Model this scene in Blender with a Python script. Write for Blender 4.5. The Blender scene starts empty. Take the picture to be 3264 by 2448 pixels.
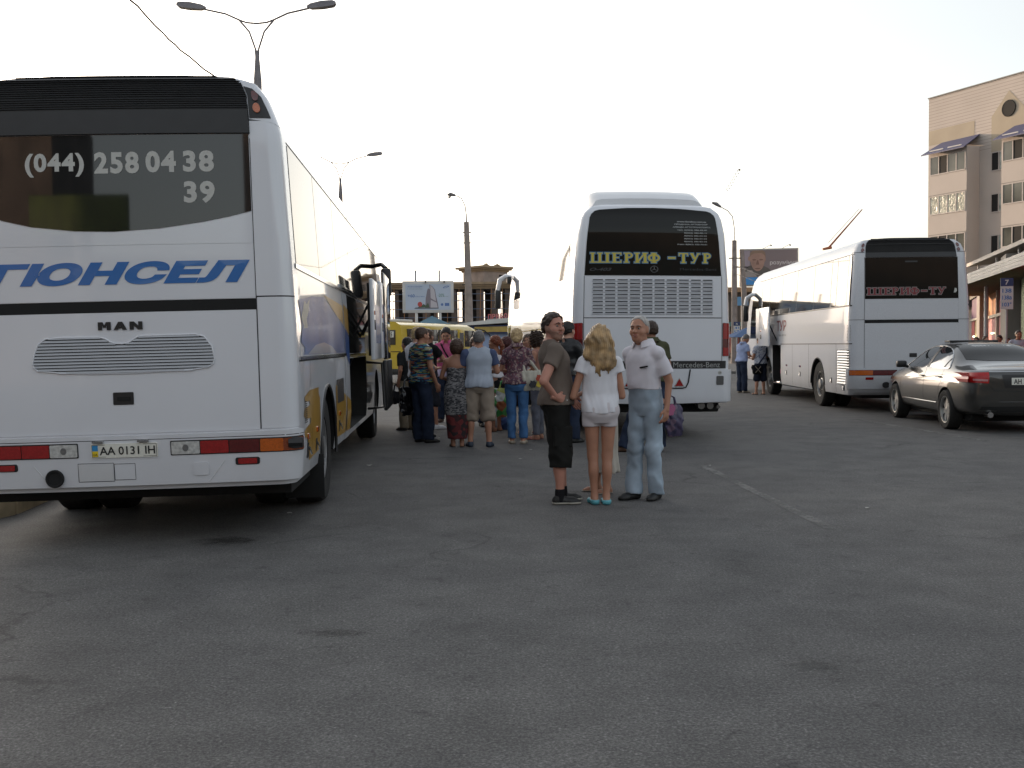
import bpy, bmesh, math, random
import numpy as np
from mathutils import Vector, Matrix
R = math.radians
SC = bpy.context.scene
COL = SC.collection
random.seed(7)

# ------------------------------------------------------------------ camera
F_PX, CAM_H = 3300.0, 1.45
PITCH = math.atan((1224 - 1102) / F_PX)
cam = bpy.data.cameras.new('camera')
cam.sensor_width = 36.0
cam.lens = 36.0 * F_PX / 3264.0
cam.clip_start, cam.clip_end = 0.1, 3000
camo = bpy.data.objects.new('camera', cam)
camo.location = (0, 0, CAM_H)
camo.rotation_mode = 'QUATERNION'
camo.rotation_quaternion = (Matrix.Rotation(math.pi / 2 - PITCH, 3, 'X') @ Matrix.Rotation(R(-0.5), 3, 'Z')).to_quaternion()
COL.objects.link(camo)
SC.camera = camo

# ------------------------------------------------------------------ light
SUN_EL, SUN_AZ = 5.0, -36.0            # azimuth measured from the view direction, negative is left
w = bpy.data.worlds.new('World'); SC.world = w; w.use_nodes = True
nt = w.node_tree; nt.nodes.clear()
sky = nt.nodes.new('ShaderNodeTexSky'); sky.sky_type = 'NISHITA'; sky.sun_disc = False
sky.sun_elevation = R(SUN_EL); sky.sun_rotation = R(SUN_AZ)
sky.air_density = 1.0; sky.dust_density = 4.0; sky.ozone_density = 1.0; sky.altitude = 100
hs = nt.nodes.new('ShaderNodeHueSaturation'); hs.inputs['Saturation'].default_value = 0.42
bg = nt.nodes.new('ShaderNodeBackground'); bg.inputs['Strength'].default_value = 0.15
ou = nt.nodes.new('ShaderNodeOutputWorld')
hz = nt.nodes.new('ShaderNodeMixRGB'); hz.blend_type = 'ADD'; hz.inputs[0].default_value = 1.0; hz.inputs[2].default_value = (.46, .47, .50, 1)   # thin high haze over the whole sky
nt.links.new(sky.outputs[0], hs.inputs['Color']); nt.links.new(hs.outputs[0], hz.inputs[1]); nt.links.new(hz.outputs[0], bg.inputs[0]); nt.links.new(bg.outputs[0], ou.inputs[0])
sl = bpy.data.lights.new('sun', 'SUN'); sl.energy = 2.0; sl.angle = R(0.5); sl.color = (1.0, 0.72, 0.48)
so = bpy.data.objects.new('sun', sl); COL.objects.link(so)
_sd = Vector((math.sin(R(SUN_AZ)) * math.cos(R(SUN_EL)), math.cos(R(SUN_AZ)) * math.cos(R(SUN_EL)), math.sin(R(SUN_EL))))
so.rotation_mode = 'QUATERNION'; so.rotation_quaternion = _sd.to_track_quat('Z', 'Y'); so.location = (-40, 40, 40)
SC.view_settings.view_transform = 'Standard'; SC.view_settings.look = 'None'
SC.view_settings.exposure = 1.62; SC.view_settings.gamma = 1.0
SC.cycles.max_bounces = 6; SC.cycles.use_denoising = True

# ------------------------------------------------------------------ helpers
def tag(o, label, cat, group=None, kind=None):
    o['label'] = label; o['category'] = cat
    if group: o['group'] = group
    if kind: o['kind'] = kind
    return o

def empty(name, label, cat, loc=(0, 0, 0), yaw=0.0, group=None, lean=0.0):
    o = bpy.data.objects.new(name, None); COL.objects.link(o)
    o.location = loc; o.rotation_euler = (0, lean, yaw); o.empty_display_size = 0.2
    return tag(o, label, cat, group)

def finish(me, mats, smooth=True, ang=35):
    for m in (mats if isinstance(mats, (list, tuple)) else [mats]): me.materials.append(m)
    if smooth:
        me.polygons.foreach_set('use_smooth', [True] * len(me.polygons))
        try: me.set_sharp_from_angle(angle=R(ang))
        except Exception: pass
    me.update()

def link(name, me, parent=None):
    o = bpy.data.objects.new(name, me); COL.objects.link(o)
    if parent is not None: o.parent = parent
    return o

def mesh(name, V, Fc, mat, parent=None, smooth=True, ang=35, mi=None, fix=False):
    me = bpy.data.meshes.new(name)
    me.from_pydata([tuple(map(float, v)) for v in V], [], [tuple(map(int, f)) for f in Fc])
    if fix:
        bm = bmesh.new(); bm.from_mesh(me); bmesh.ops.remove_doubles(bm, verts=bm.verts, dist=1e-5)
        bmesh.ops.recalc_face_normals(bm, faces=bm.faces); bm.to_mesh(me); bm.free()
    finish(me, mat, smooth, ang)
    if mi is not None and not fix: me.polygons.foreach_set('material_index', mi)
    return link(name, me, parent)

def fastmesh(name, V, Q, mat, parent=None, ang=None):
    """big quad mesh from arrays"""
    me = bpy.data.meshes.new(name)
    n, m = len(V), len(Q)
    me.vertices.add(n); me.vertices.foreach_set('co', np.asarray(V, np.float32).ravel())
    me.loops.add(m * 4); me.loops.foreach_set('vertex_index', np.asarray(Q, np.int32).ravel())
    me.polygons.add(m); me.polygons.foreach_set('loop_start', np.arange(0, m * 4, 4, dtype=np.int32))
    me.polygons.foreach_set('loop_total', np.full(m, 4, np.int32))
    me.update(calc_edges=True); me.validate()
    finish(me, mat, True, ang or 180)
    return link(name, me, parent)

class MB:
    """collects primitives into one mesh"""
    def __init__(s): s.V, s.F, s.I = [], [], []
    def add(s, V, Fc, mi=0):
        b = len(s.V); s.V += [tuple(v) for v in V]; s.F += [tuple(b + i for i in f) for f in Fc]; s.I += [mi] * len(Fc)
        return s
    def box(s, x0, x1, y0, y1, z0, z1, mi=0, M=None):
        V = [Vector((x, y, z)) for x in (x0, x1) for y in (y0, y1) for z in (z0, z1)]
        if M is not None: V = [M @ v for v in V]
        return s.add(V, [(0, 1, 3, 2), (4, 6, 7, 5), (0, 4, 5, 1), (2, 3, 7, 6), (0, 2, 6, 4), (1, 5, 7, 3)], mi)
    def bbox(s, x0, x1, y0, y1, z0, z1, b=0.01, mi=0, M=None):
        """bevelled box"""
        bm = bmesh.new(); bmesh.ops.create_cube(bm, size=1)
        for v in bm.verts: v.co = Vector(((x0 + x1) / 2 + v.co.x * (x1 - x0), (y0 + y1) / 2 + v.co.y * (y1 - y0), (z0 + z1) / 2 + v.co.z * (z1 - z0)))
        bmesh.ops.bevel(bm, geom=bm.edges[:], offset=b, segments=2, affect='EDGES', profile=0.5)
        V = [v.co.copy() for v in bm.verts]
        if M is not None: V = [M @ v for v in V]
        Fc = [[v.index for v in f.verts] for f in bm.faces]; bm.free()
        return s.add(V, Fc, mi)
    def tube(s, pts, r, n=8, mi=0, cap=True):
        pts = [Vector(p) for p in pts]; k = len(pts)
        rs = r if isinstance(r, (list, tuple)) else [r] * k
        T = [(pts[min(i + 1, k - 1)] - pts[max(i - 1, 0)]).normalized() for i in range(k)]
        ref = Vector((0, 0, 1)) if abs(T[0].z) < 0.9 else Vector((1, 0, 0))
        u = T[0].cross(ref).normalized(); V = []
        for i in range(k):
            u = (u - T[i] * u.dot(T[i])).normalized(); v = T[i].cross(u)
            for j in range(n):
                a = 2 * math.pi * j / n; V.append(pts[i] + (u * math.cos(a) + v * math.sin(a)) * rs[i])
        Fc = [(i * n + j, i * n + (j + 1) % n, (i + 1) * n + (j + 1) % n, (i + 1) * n + j) for i in range(k - 1) for j in range(n)]
        if cap: Fc += [tuple(range(n - 1, -1, -1)), tuple((k - 1) * n + j for j in range(n))]
        return s.add(V, Fc, mi)
    def lathe(s, prof, n=24, M=None, mi=0):
        """profile of (r, h) spun round local z"""
        V = [Vector((r * math.cos(2 * math.pi * j / n), r * math.sin(2 * math.pi * j / n), h)) for r, h in prof for j in range(n)]
        if M is not None: V = [M @ v for v in V]
        k = len(prof)
        Fc = [(i * n + j, i * n + (j + 1) % n, (i + 1) * n + (j + 1) % n, (i + 1) * n + j) for i in range(k - 1) for j in range(n)]
        if prof[0][0] > 1e-4: Fc.append(tuple(range(n - 1, -1, -1)))
        if prof[-1][0] > 1e-4: Fc.append(tuple((k - 1) * n + j for j in range(n)))
        return s.add(V, Fc, mi)
    def prism(s, poly, h, M=None, mi=0):
        """poly in local xy, from z=0 to z=h"""
        k = len(poly); V = [Vector((x, y, z)) for z in (0, h) for x, y in poly]
        if M is not None: V = [M @ v for v in V]
        return s.add(V, [tuple(range(k - 1, -1, -1)), tuple(range(k, 2 * k))] + [(i, (i + 1) % k, k + (i + 1) % k, k + i) for i in range(k)], mi)
    def obj(s, name, mat, parent=None, smooth=True, ang=35, fix=False):
        if fix and len(set(s.I)) > 1: fix = False
        return mesh(name, s.V, s.F, mat, parent, smooth, ang, s.I if len(set(s.I)) > 1 else None, fix)

_mc = {}
def mat(name, col, rough=0.6, metal=0.0, coat=0.0, n=None, bump=None, spec=0.5, pal=None, emit=0.0, alpha=1.0, dirt=0.0, vor=None, stripes=None, rvar=0.0):
    """procedural material; n=(scale, amount) tone noise, bump=(scale, height), pal=[colours] patched pattern with vor scale"""
    if name in _mc: return _mc[name]
    m = bpy.data.materials.new(name); m.use_nodes = True; _mc[name] = m
    t = m.node_tree; b = t.nodes['Principled BSDF']; L = t.links.new
    c = list(col) + [1.0] if len(col) == 3 else list(col)
    b.inputs['Base Color'].default_value = c; b.inputs['Roughness'].default_value = rough
    b.inputs['Metallic'].default_value = metal; b.inputs['Coat Weight'].default_value = coat
    b.inputs['Coat Roughness'].default_value = 0.04; b.inputs['Specular IOR Level'].default_value = spec
    tc = t.nodes.new('ShaderNodeTexCoord'); src = None
    def noise(scale, det=4, dist=0.0, co=None):
        x = t.nodes.new('ShaderNodeTexNoise'); x.inputs['Scale'].default_value = scale; x.inputs['Detail'].default_value = det
        x.inputs['Distortion'].default_value = dist; L(co or tc.outputs['Object'], x.inputs['Vector']); return x
    def mix(a, bb, fac, typ='MIX'):
        x = t.nodes.new('ShaderNodeMixRGB'); x.blend_type = typ
        for i, v in ((0, fac), (1, a), (2, bb)):
            if hasattr(v, 'is_output') or hasattr(v, 'links'): L(v, x.inputs[i])
            elif i == 0: x.inputs[0].default_value = v
            else: x.inputs[i].default_value = tuple(v) + (1.0,) if len(v) == 3 else tuple(v)
        return x.outputs[0]
    def ramp(v, p0, p1, a=(0, 0, 0), bb=(1, 1, 1)):
        x = t.nodes.new('ShaderNodeValToRGB'); e = x.color_ramp.elements
        e[0].position, e[1].position = p0, p1; e[0].color = tuple(a) + (1,); e[1].color = tuple(bb) + (1,); L(v, x.inputs[0]); return x.outputs[0]
    if pal:
        x = t.nodes.new('ShaderNodeTexVoronoi'); x.inputs['Scale'].default_value = vor or 30
        mp = t.nodes.new('ShaderNodeMapping'); mp.inputs['Scale'].default_value = stripes or (1, 1, 1)
        L(tc.outputs['Object'], mp.inputs['Vector']); L(mp.outputs[0], x.inputs['Vector'])
        sp = t.nodes.new('ShaderNodeSeparateColor'); L(x.outputs['Color'], sp.inputs[0])
        rp = t.nodes.new('ShaderNodeValToRGB'); rp.color_ramp.interpolation = 'CONSTANT'
        e = rp.color_ramp.elements
        while len(e) < len(pal): e.new(0.5)
        for i, pc in enumerate(pal): e[i].position = i / len(pal); e[i].color = tuple(pc) + (1,)
        L(sp.outputs[0], rp.inputs[0]); src = rp.outputs[0]
    if n:
        nz = noise(n[0], 5)
        lo = tuple(max(0, 1 - n[1]) for _ in range(3)); hi = tuple(1 + n[1] for _ in range(3))
        src = mix(src if src else c[:3], ramp(nz.outputs['Fac'], 0.3, 0.7, lo, hi), 1.0, 'MULTIPLY')
    if dirt:
        sx = t.nodes.new('ShaderNodeSeparateXYZ'); L(tc.outputs['Object'], sx.inputs[0])
        mr = t.nodes.new('ShaderNodeMapRange'); mr.inputs[1].default_value = 1.3; mr.inputs[2].default_value = 0.35; L(sx.outputs[2], mr.inputs[0])
        nz = noise(2.2, 6); ml = t.nodes.new('ShaderNodeMath'); ml.operation = 'MULTIPLY'; L(mr.outputs[0], ml.inputs[0]); L(nz.outputs['Fac'], ml.inputs[1])
        m2 = t.nodes.new('ShaderNodeMath'); m2.operation = 'MULTIPLY'; m2.inputs[1].default_value = dirt; m2.use_clamp = True; L(ml.outputs[0], m2.inputs[0])
        src = mix(src if src else c[:3], (0.16, 0.13, 0.10), m2.outputs[0])
    if src is not None: L(src, b.inputs['Base Color'])
    if rvar:
        nz = noise(6, 4); mr = t.nodes.new('ShaderNodeMapRange'); mr.inputs[3].default_value = rough - rvar; mr.inputs[4].default_value = rough + rvar
        L(nz.outputs['Fac'], mr.inputs[0]); L(mr.outputs[0], b.inputs['Roughness'])
    if bump:
        nz = noise(bump[0], 3); bp = t.nodes.new('ShaderNodeBump'); bp.inputs['Strength'].default_value = 1.0; bp.inputs['Distance'].default_value = bump[1]
        L(nz.outputs['Fac'], bp.inputs['Height']); L(bp.outputs[0], b.inputs['Normal'])
    if emit:
        b.inputs['Emission Color'].default_value = c; b.inputs['Emission Strength'].default_value = emit
    return m

_tx = {}
def text2d(s, bold=0.0, sp=1.0):
    """outline of a text as (verts in a 0..1 box, faces, aspect)"""
    if (s, bold, sp) in _tx: return _tx[(s, bold, sp)]
    c = bpy.data.curves.new('lettering', 'FONT'); c.body = s; c.offset = bold; c.resolution_u = 4; c.fill_mode = 'FRONT'; c.space_character = sp
    o = bpy.data.objects.new('lettering', c); COL.objects.link(o)
    dg = bpy.context.evaluated_depsgraph_get(); me = bpy.data.meshes.new_from_object(o.evaluated_get(dg))
    V = np.array([v.co[:2] for v in me.vertices]); Fc = [tuple(p.vertices) for p in me.polygons]
    COL.objects.unlink(o); bpy.data.objects.remove(o); bpy.data.curves.remove(c); bpy.data.meshes.remove(me)
    lo, hi = V.min(0), V.max(0); r = ((V - lo) / (hi - lo), Fc, (hi - lo)[0] / (hi - lo)[1]); _tx[(s, bold, sp)] = r
    return r

def text_on(name, s, M, x0, x1, y0, y1, m, parent=None, bold=0.0, shear=0.0, d=0.0):
    """text filling the rectangle x0..x1, y0..y1 of the plane M"""
    V, Fc, _ = text2d(s, bold)
    P = [M @ Vector((x0 + v[0] * (x1 - x0) + shear * (v[1] - 0.5), y0 + v[1] * (y1 - y0), d)) for v in V]
    return mesh(name, P, Fc, m, parent, smooth=False)
# ------------------------------------------------------------------ people: distance fields turned into one smooth skin
def smin(a, b, k):
    h = np.clip(0.5 + 0.5 * (b - a) / k, 0, 1); return b + (a - b) * h - k * h * (1 - h)
def cone(P, a, b, ra, rb, cap1=False, cap0=False):
    a = np.asarray(a, np.float32); b = np.asarray(b, np.float32); d = b - a; L = float(np.sqrt(d @ d)) + 1e-6
    t = ((P - a) @ d) / (L * L); tc = np.clip(t, 0, 1)
    q = P - a - tc[:, None] * d
    r = np.sqrt((q * q).sum(1)) - (ra + (rb - ra) * tc)
    if cap1: r = np.maximum(r, (t - 1) * L)
    if cap0: r = np.maximum(r, -t * L)
    return r
def ell(P, c, r):
    r = np.asarray(r, np.float32); q = (P - np.asarray(c, np.float32)) / r
    n = np.sqrt((q * q).sum(1)); return (n - 1) * float(min(r)) * 0.9
def loft(P, keys, infl=0.0, k0=True):
    """keys (z, half width, half depth, cx, cy)"""
    K = np.asarray(keys, np.float32); z = P[:, 2]
    zz = np.linspace(K[0, 0], K[-1, 0], 160); kn = np.exp(-np.linspace(-2, 2, 21) ** 2); kn /= kn.sum()
    T = [np.convolve(np.pad(np.interp(zz, K[:, 0], K[:, j]), 10, mode='edge'), kn, 'valid') for j in (1, 2, 3, 4)]
    a = np.interp(z, zz, T[0]) + infl; b = np.interp(z, zz, T[1]) + infl
    cx = np.interp(z, zz, T[2]); cy = np.interp(z, zz, T[3])
    x = np.abs(P[:, 0] - cx) / a; y = np.abs(P[:, 1] - cy) / b
    n = (x ** 2.4 + y ** 2.4) ** (1 / 2.4)
    d = (n - 1) * np.minimum(a, b)
    return np.maximum(np.maximum(d, z - K[-1, 0]), K[0, 0] - z)
def folds(P, seed, amp, f=(18, 18, 9)):
    rs = np.random.RandomState(seed); q = P * np.asarray(f, np.float32)
    o = np.zeros(len(P), np.float32)
    w = np.sin(q @ rs.randn(3).astype(np.float32) + rs.rand() * 6)
    for i in range(5):
        v = rs.randn(3).astype(np.float32) * (0.7 + 0.35 * i)
        o += np.sin(q @ v + rs.rand() * 6 + 1.5 * w) / (1 + 0.5 * i)
    return o * amp * 0.4
def nets(D, lo, h):
    S = D < 0; nx, ny, nz = D.shape
    cnt = np.zeros((nx - 1, ny - 1, nz - 1), np.int8)
    for i in (0, 1):
        for j in (0, 1):
            for k in (0, 1): cnt += S[i:nx - 1 + i, j:ny - 1 + j, k:nz - 1 + k]
    act = (cnt > 0) & (cnt < 8); I = np.argwhere(act)
    idx = np.full(act.shape, -1, np.int32); idx[act] = np.arange(len(I))
    C = [np.array(c) for c in ((0, 0, 0), (1, 0, 0), (0, 1, 0), (1, 1, 0), (0, 0, 1), (1, 0, 1), (0, 1, 1), (1, 1, 1))]
    dv = [D[I[:, 0] + c[0], I[:, 1] + c[1], I[:, 2] + c[2]] for c in C]
    pos = np.zeros((len(I), 3)); n = np.zeros(len(I))
    for a, b in ((0, 1), (2, 3), (4, 5), (6, 7), (0, 2), (1, 3), (4, 6), (5, 7), (0, 4), (1, 5), (2, 6), (3, 7)):
        m = (dv[a] < 0) != (dv[b] < 0)
        t = np.where(m, dv[a] / np.where(m, dv[a] - dv[b], 1), 0)
        pos += np.where(m[:, None], C[a] + t[:, None] * (C[b] - C[a]), 0); n += m
    V = np.asarray(lo) + (I + pos / n[:, None]) * h
    Q = []
    def emit(s0, s1, c):
        m = (s0 != s1); e = np.argwhere(m); fl = s0[m]
        q = np.stack([idx[e[:, 0] + o[0], e[:, 1] + o[1], e[:, 2] + o[2]] for o in c], 1)
        q[~fl] = q[~fl][:, ::-1]; Q.append(q)
    emit(S[:-1, 1:-1, 1:-1], S[1:, 1:-1, 1:-1], ((0, 0, 0), (0, 1, 0), (0, 1, 1), (0, 0, 1)))
    emit(S[1:-1, :-1, 1:-1], S[1:-1, 1:, 1:-1], ((0, 0, 0), (0, 0, 1), (1, 0, 1), (1, 0, 0)))
    emit(S[1:-1, 1:-1, :-1], S[1:-1, 1:-1, 1:], ((0, 0, 0), (1, 0, 0), (1, 1, 0), (0, 1, 0)))
    return V, np.concatenate(Q)
def field(fn, lo, hi, h):
    lo = np.asarray(lo, float) - 2 * h; hi = np.asarray(hi, float) + 2 * h
    ax = [np.arange(lo[i], hi[i] + h, h) for i in range(3)]
    G = np.stack(np.meshgrid(*ax, indexing='ij'), -1).reshape(-1, 3).astype(np.float32)
    D = fn(G).reshape([len(a) for a in ax])
    D[0] = D[-1] = 1; D[:, 0] = D[:, -1] = 1; D[:, :, 0] = D[:, :, -1] = 1
    return nets(D, lo, h)
def rotm(yaw, pitch=0.0, rollx=0.0):
    return np.array(Matrix.Rotation(yaw, 3, 'Z') @ Matrix.Rotation(pitch, 3, 'X') @ Matrix.Rotation(rollx, 3, 'Y'), np.float32)

TORSO = {
 'm': [(.80, .10, .085, 0, -.005), (.87, .160, .118, 0, -.012), (.95, .166, .120, 0, -.012), (1.07, .152, .106, 0, 0), (1.20, .160, .110, 0, .002), (1.31, .178, .118, 0, -.003), (1.38, .160, .098, 0, -.012), (1.43, .105, .074, 0, -.02), (1.48, .062, .060, 0, -.02)],
 'f': [(.80, .11, .095, 0, -.012), (.87, .168, .124, 0, -.02), (.95, .168, .120, 0, -.02), (1.07, .126, .094, 0, 0), (1.20, .138, .098, 0, .004), (1.29, .152, .112, 0, .004), (1.37, .136, .086, 0, -.012), (1.42, .086, .062, 0, -.015), (1.47, .052, .052, 0, -.015)]}

HS = 1.07
class Person:
    def __init__(s, sex='m', H=1.72, girth=1.0, lean=(0, 0), feet=None, armR=None, armL=None, head=(0, 0), hoff=(0, 0), knees=None, hip=(0, 0), bust=0.0, belly=0.0, sw=None):
        s.sex, s.H, s.g = sex, H, girth
        s.k = H / 1.72; m = sex == 'm'
        s.lean = np.array([lean[0], lean[1], 0], np.float32); s.hipo = np.array([hip[0], hip[1], 0], np.float32)
        sh = lambda z: s.hipo * (0 if z < .3 else 1) + s.lean * max(0, (z - .95) / .5)
        s.sh = sh
        s.keys = []
        for z, a, b, cx, cy in TORSO[sex]:
            o = sh(z); bl = belly * math.exp(-((z - 1.08) / .13) ** 2)
            s.keys.append((z, a * girth, b * girth + bl * .5, cx + o[0], cy + o[1] + bl * .5))
        sw = sw or (.182 if m else .158)
        s.SH = [np.array([q * sw * (1 + .5 * (girth - 1)), -.015, 1.385 if m else 1.375], np.float32) + sh(1.4) for q in (1, -1)]
        dR, dL = ((.235, -.03, 1.13), (.25, .05, .89)), ((-.235, -.03, 1.13), (-.25, .05, .89))
        s.TN = np.array([0, -.030, 1.465 if m else 1.455], np.float32) + sh(1.46)
        s.arm = [[np.array(p, np.float32) for p in (a or d)] for a, d in ((armR, dR), (armL, dL))]
        s.HIP = [np.array([q * .088 * girth, -.01, .90], np.float32) + s.hipo for q in (1, -1)]
        s.feet = feet or [(.11, 0, -8), (-.11, 0, 8)]        # x, y of the ankle, toe yaw
        s.ANK = [np.array([f[0], f[1], .085 if len(f) < 4 else f[3]], np.float32) for f in s.feet]
        s.KN = []
        for i in (0, 1):
            kn = (knees or [None, None])[i]
            if kn is None:
                p = s.HIP[i] * .45 + s.ANK[i] * .55; p = p + np.array([0, .018, .02], np.float32)
            else: p = np.array(kn, np.float32)
            s.KN.append(p)
        s.HR = rotm(R(head[0]), R(head[1])); s.HC = np.array([hoff[0], .02 + hoff[1], 1.605], np.float32) + sh(1.6)
        s.lr = (.080, .053, .037) if m else (.084, .052, .034)
        s.ar = (.052, .040, .036, .026) if m else (.043, .033, .030, .022)
        s.ar = tuple(x * (0.5 + 0.5 * girth) for x in s.ar); s.lr = tuple(x * (0.4 + 0.6 * girth) for x in s.lr); s.bust = bust
    def trap_d(s, P, e=0.0):
        d = None
        for i in (0, 1):
            c = cone(P, s.TN, s.SH[i] * .86 + s.TN * .14 + np.array([0, 0, -.004], np.float32), .046 + e, .042 + e); d = c if d is None else np.minimum(d, c)
        return d
    # --- skin
    def head_d(s, P):
        q = (P - s.HC) @ s.HR / HS
        f = 1.0 if s.sex == 'm' else .95
        d = ell(q, (0, -.014, .030), (.076 * f, .095, .086))
        d = smin(d, ell(q, (0, .022, -.030), (.062 * f, .066, .084)), .03)
        d = smin(d, ell(q, (0, .046, -.088), (.036 * f, .036, .028)), .028)
        for e in (1, -1): d = smin(d, ell(q, (e * .044, .048, -.028), (.022, .030, .024)), .02)
        d = smin(d, ell(q, (0, .080, .024), (.046, .013, .010)), .014)
        d = smin(d, cone(q, (0, .086, .016), (0, .106, -.024), .008, .0135), .012)
        for e in (1, -1): d = smin(d, ell(q, (e * .010, .098, -.027), (.009, .011, .008)), .008)
        for e in (1, -1): d = -smin(-d, ell(q, (e * .031, .097, .004), (.018, .014, .011)), .012)
        d = smin(d, ell(q, (0, .090, -.053), (.023, .010, .0065)), .008)
        d = smin(d, ell(q, (0, .088, -.065), (.019, .010, .006)), .008)
        for e in (1, -1): d = smin(d, ell(q, (e * .076 * f, -.006, -.006), (.009, .020, .032)), .010)
        return d * HS
    def neck_d(s, P, e=0.0):
        f = 1.0 if s.sex == 'm' else .84
        top = s.HC + s.HR @ np.array([0, -.022, -.055], np.float32)
        return cone(P, np.array([0, -.022, 1.41], np.float32) + s.sh(1.42), top, .062 * f + e, .053 * f + e)
    def leg_d(s, P, i):
        t, k, a = s.lr
        d = cone(P, s.HIP[i], s.KN[i], t, k)
        d = smin(d, cone(P, s.KN[i], s.ANK[i], k * .93, a), .03)
        cf = s.KN[i] * .66 + s.ANK[i] * .34 + np.array([0, -.022, 0], np.float32)
        return smin(d, ell(P, cf, (.046, .048, .105)), .03)
    def foot_frame(s, i):
        y = R(s.feet[i][2]); f = np.array([-math.sin(y), math.cos(y), 0], np.float32); r = np.array([math.cos(y), math.sin(y), 0], np.float32)
        return s.ANK[i] - np.array([0, 0, .085], np.float32), f, r
    def foot_d(s, P, i, e=0.0):
        o, f, r = s.foot_frame(i); z = np.array([0, 0, 1], np.float32)
        d = cone(P, o + z * .08, o - f * .02 + z * .04, .035 + e, .033 + e)
        d = smin(d, cone(P, o - f * .030 + z * .032, o + f * .115 + z * .028, .030 + e, .030 + e), .02)
        d = smin(d, cone(P, o + f * .10 + r * .018 + z * .022, o + f * .165 + r * .008 + z * .018, .022 + e, .016 + e), .02)
        d = smin(d, cone(P, o + f * .10 - r * .018 + z * .022, o + f * .150 - r * .014 + z * .018, .022 + e, .015 + e), .02)
        return np.maximum(d, o[2] + .003 - P[:, 2])
    def arm_d(s, P, i):
        E, W = s.arm[i]; a = s.ar
        d = ell(P, s.SH[i] + np.array([0, 0, -.01], np.float32), (a[0] * 1.06,) * 3)
        d = smin(d, cone(P, s.SH[i], E, a[0], a[1]), .02)
        return smin(d, cone(P, E, W, a[2], a[3]), .008)
    def body_d(s, P):
        d = smin(loft(P, s.keys), s.trap_d(P), .03)
        for i in (0, 1):
            d = smin(d, s.arm_d(P, i), .025)
            l = smin(s.leg_d(P, i), s.foot_d(P, i), .02); d = smin(d, l, .02)
        if s.bust:
            for e in (1, -1): d = smin(d, ell(P, np.array([e * .07, .095, 1.24], np.float32) + s.sh(1.25), (.06, .06 * s.bust, .06)), .03)
        return smin(d, s.neck_d(P), .03)
    def hand_d(s, i, curl, thumb, hd):
        E, W = s.arm[i]; d = np.array(hd, np.float32) if hd is not None else W - E; d = d / np.linalg.norm(d)
        t = np.array(thumb, np.float32); t = t - d * (t @ d); t /= np.linalg.norm(t)
        n = np.cross(d, t) * (-1 if i == 0 else 1); sc = 1.0 if s.sex == 'm' else .88
        M = np.stack([n, t, d], 1)
        def fn(P):
            q = (P - W) @ M / sc
            r = ell(q, (0, .002, .048), (.0155, .041, .052))
            r = smin(r, cone(q, (0, 0, -.05), (0, 0, .015), s.ar[3] * .98, .024), .015)
            for j, Lf in enumerate((.074, .082, .076, .058)):
                b0 = np.array([0, .030 - .0195 * j, .088 - .004 * (j == 3) - .003 * (j == 0)]); c = curl * (1 + .12 * j)
                sp = (.10 - .066 * j) * (1 - min(1, curl))
                b1 = b0 + np.array([math.sin(c), sp, math.cos(c)]) * Lf * .5
                b2 = b1 + np.array([math.sin(2.1 * c), sp * .4, math.cos(2.1 * c)]) * Lf * .5
                r = np.minimum(r, smin(cone(q, b0, b1, .0092, .0085), cone(q, b1, b2, .0085, .0068), .004)) if j else smin(r, smin(cone(q, b0, b1, .0092, .0085), cone(q, b1, b2, .0085, .0068), .004), .006)
            r = smin(r, smin(cone(q, (.004, .030, .028), (.012, .056, .058), .0125, .0105), cone(q, (.012, .056, .058), (.020, .060, .090), .0105, .008), .005), .008)
            return r * sc
        return fn, W, d
    # --- build
    def build(s, name, label, loc, yaw, skin, h=.016, group=None, curl=(.35, .35), thumb=((0, 1, 0), (0, 1, 0)), hd=(None, None), fine=None):
        fine = fine or h
        A = [s.SH[0], s.SH[1], *s.arm[0], *s.arm[1], *s.ANK, *s.KN]
        A = np.array(A); lo = A.min(0) - .13; hi = A.max(0) + .13
        lo[:2] = np.minimum(lo[:2], (-.2, -.2)); hi[:2] = np.maximum(hi[:2], (.2, .2)); lo[2] = -.01; hi[2] = 1.56
        V, Q = field(s.body_d, lo, hi, h); VV, QQ = [V], [Q]; off = len(V)
        hf = max(.0055, fine * .5)
        def hd_(P): return smin(s.head_d(P), s.neck_d(P, .001), .022)
        c = s.HC; v, q = field(lambda P: np.maximum(hd_(P), (c[2] - .155) - P[:, 2]), c - .15 - np.array([0, 0, .01]), c + .15, hf); VV.append(v); QQ.append(q + off); off += len(v)
        for i in (0, 1):
            fn, W, d = s.hand_d(i, curl[i], thumb[i], hd[i])
            v, q = field(fn, W - .10 + d * .06, W + .12 + d * .07, max(.0045, hf * .8)); VV.append(v); QQ.append(q + off); off += len(v)
        o = fastmesh(name, np.concatenate(VV) * s.k, np.concatenate(QQ), skin)
        o.location = (loc[0], loc[1], 0); o.rotation_euler = (0, 0, R(yaw)); tag(o, label, 'person', group)
        s.o, s.h, s.loc, s.yaw = o, h, loc, yaw
        return s
    def part(s, name, fn, lo, hi, m, h=None, label=None):
        V, Q = field(fn, lo, hi, h or s.h)
        if len(V) < 8: return None
        o = fastmesh(name, V * s.k, Q, m, s.o)
        if label: o['label'] = label
        return o
    def bounds(s, z0, z1, pad=.14, arms=True):
        A = np.array([s.SH[0], s.SH[1], s.HIP[0], s.HIP[1], s.hipo] + (([s.arm[0][0], s.arm[1][0]] + [s.arm[0][1], s.arm[1][1]]) if arms else []) + (list(s.KN) + list(s.ANK) if z0 < .8 else []))
        lo, hi = A.min(0) - pad, A.max(0) + pad; lo[1] -= .05; hi[1] += .08; lo[2], hi[2] = z0, z1
        return lo, hi
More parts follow.
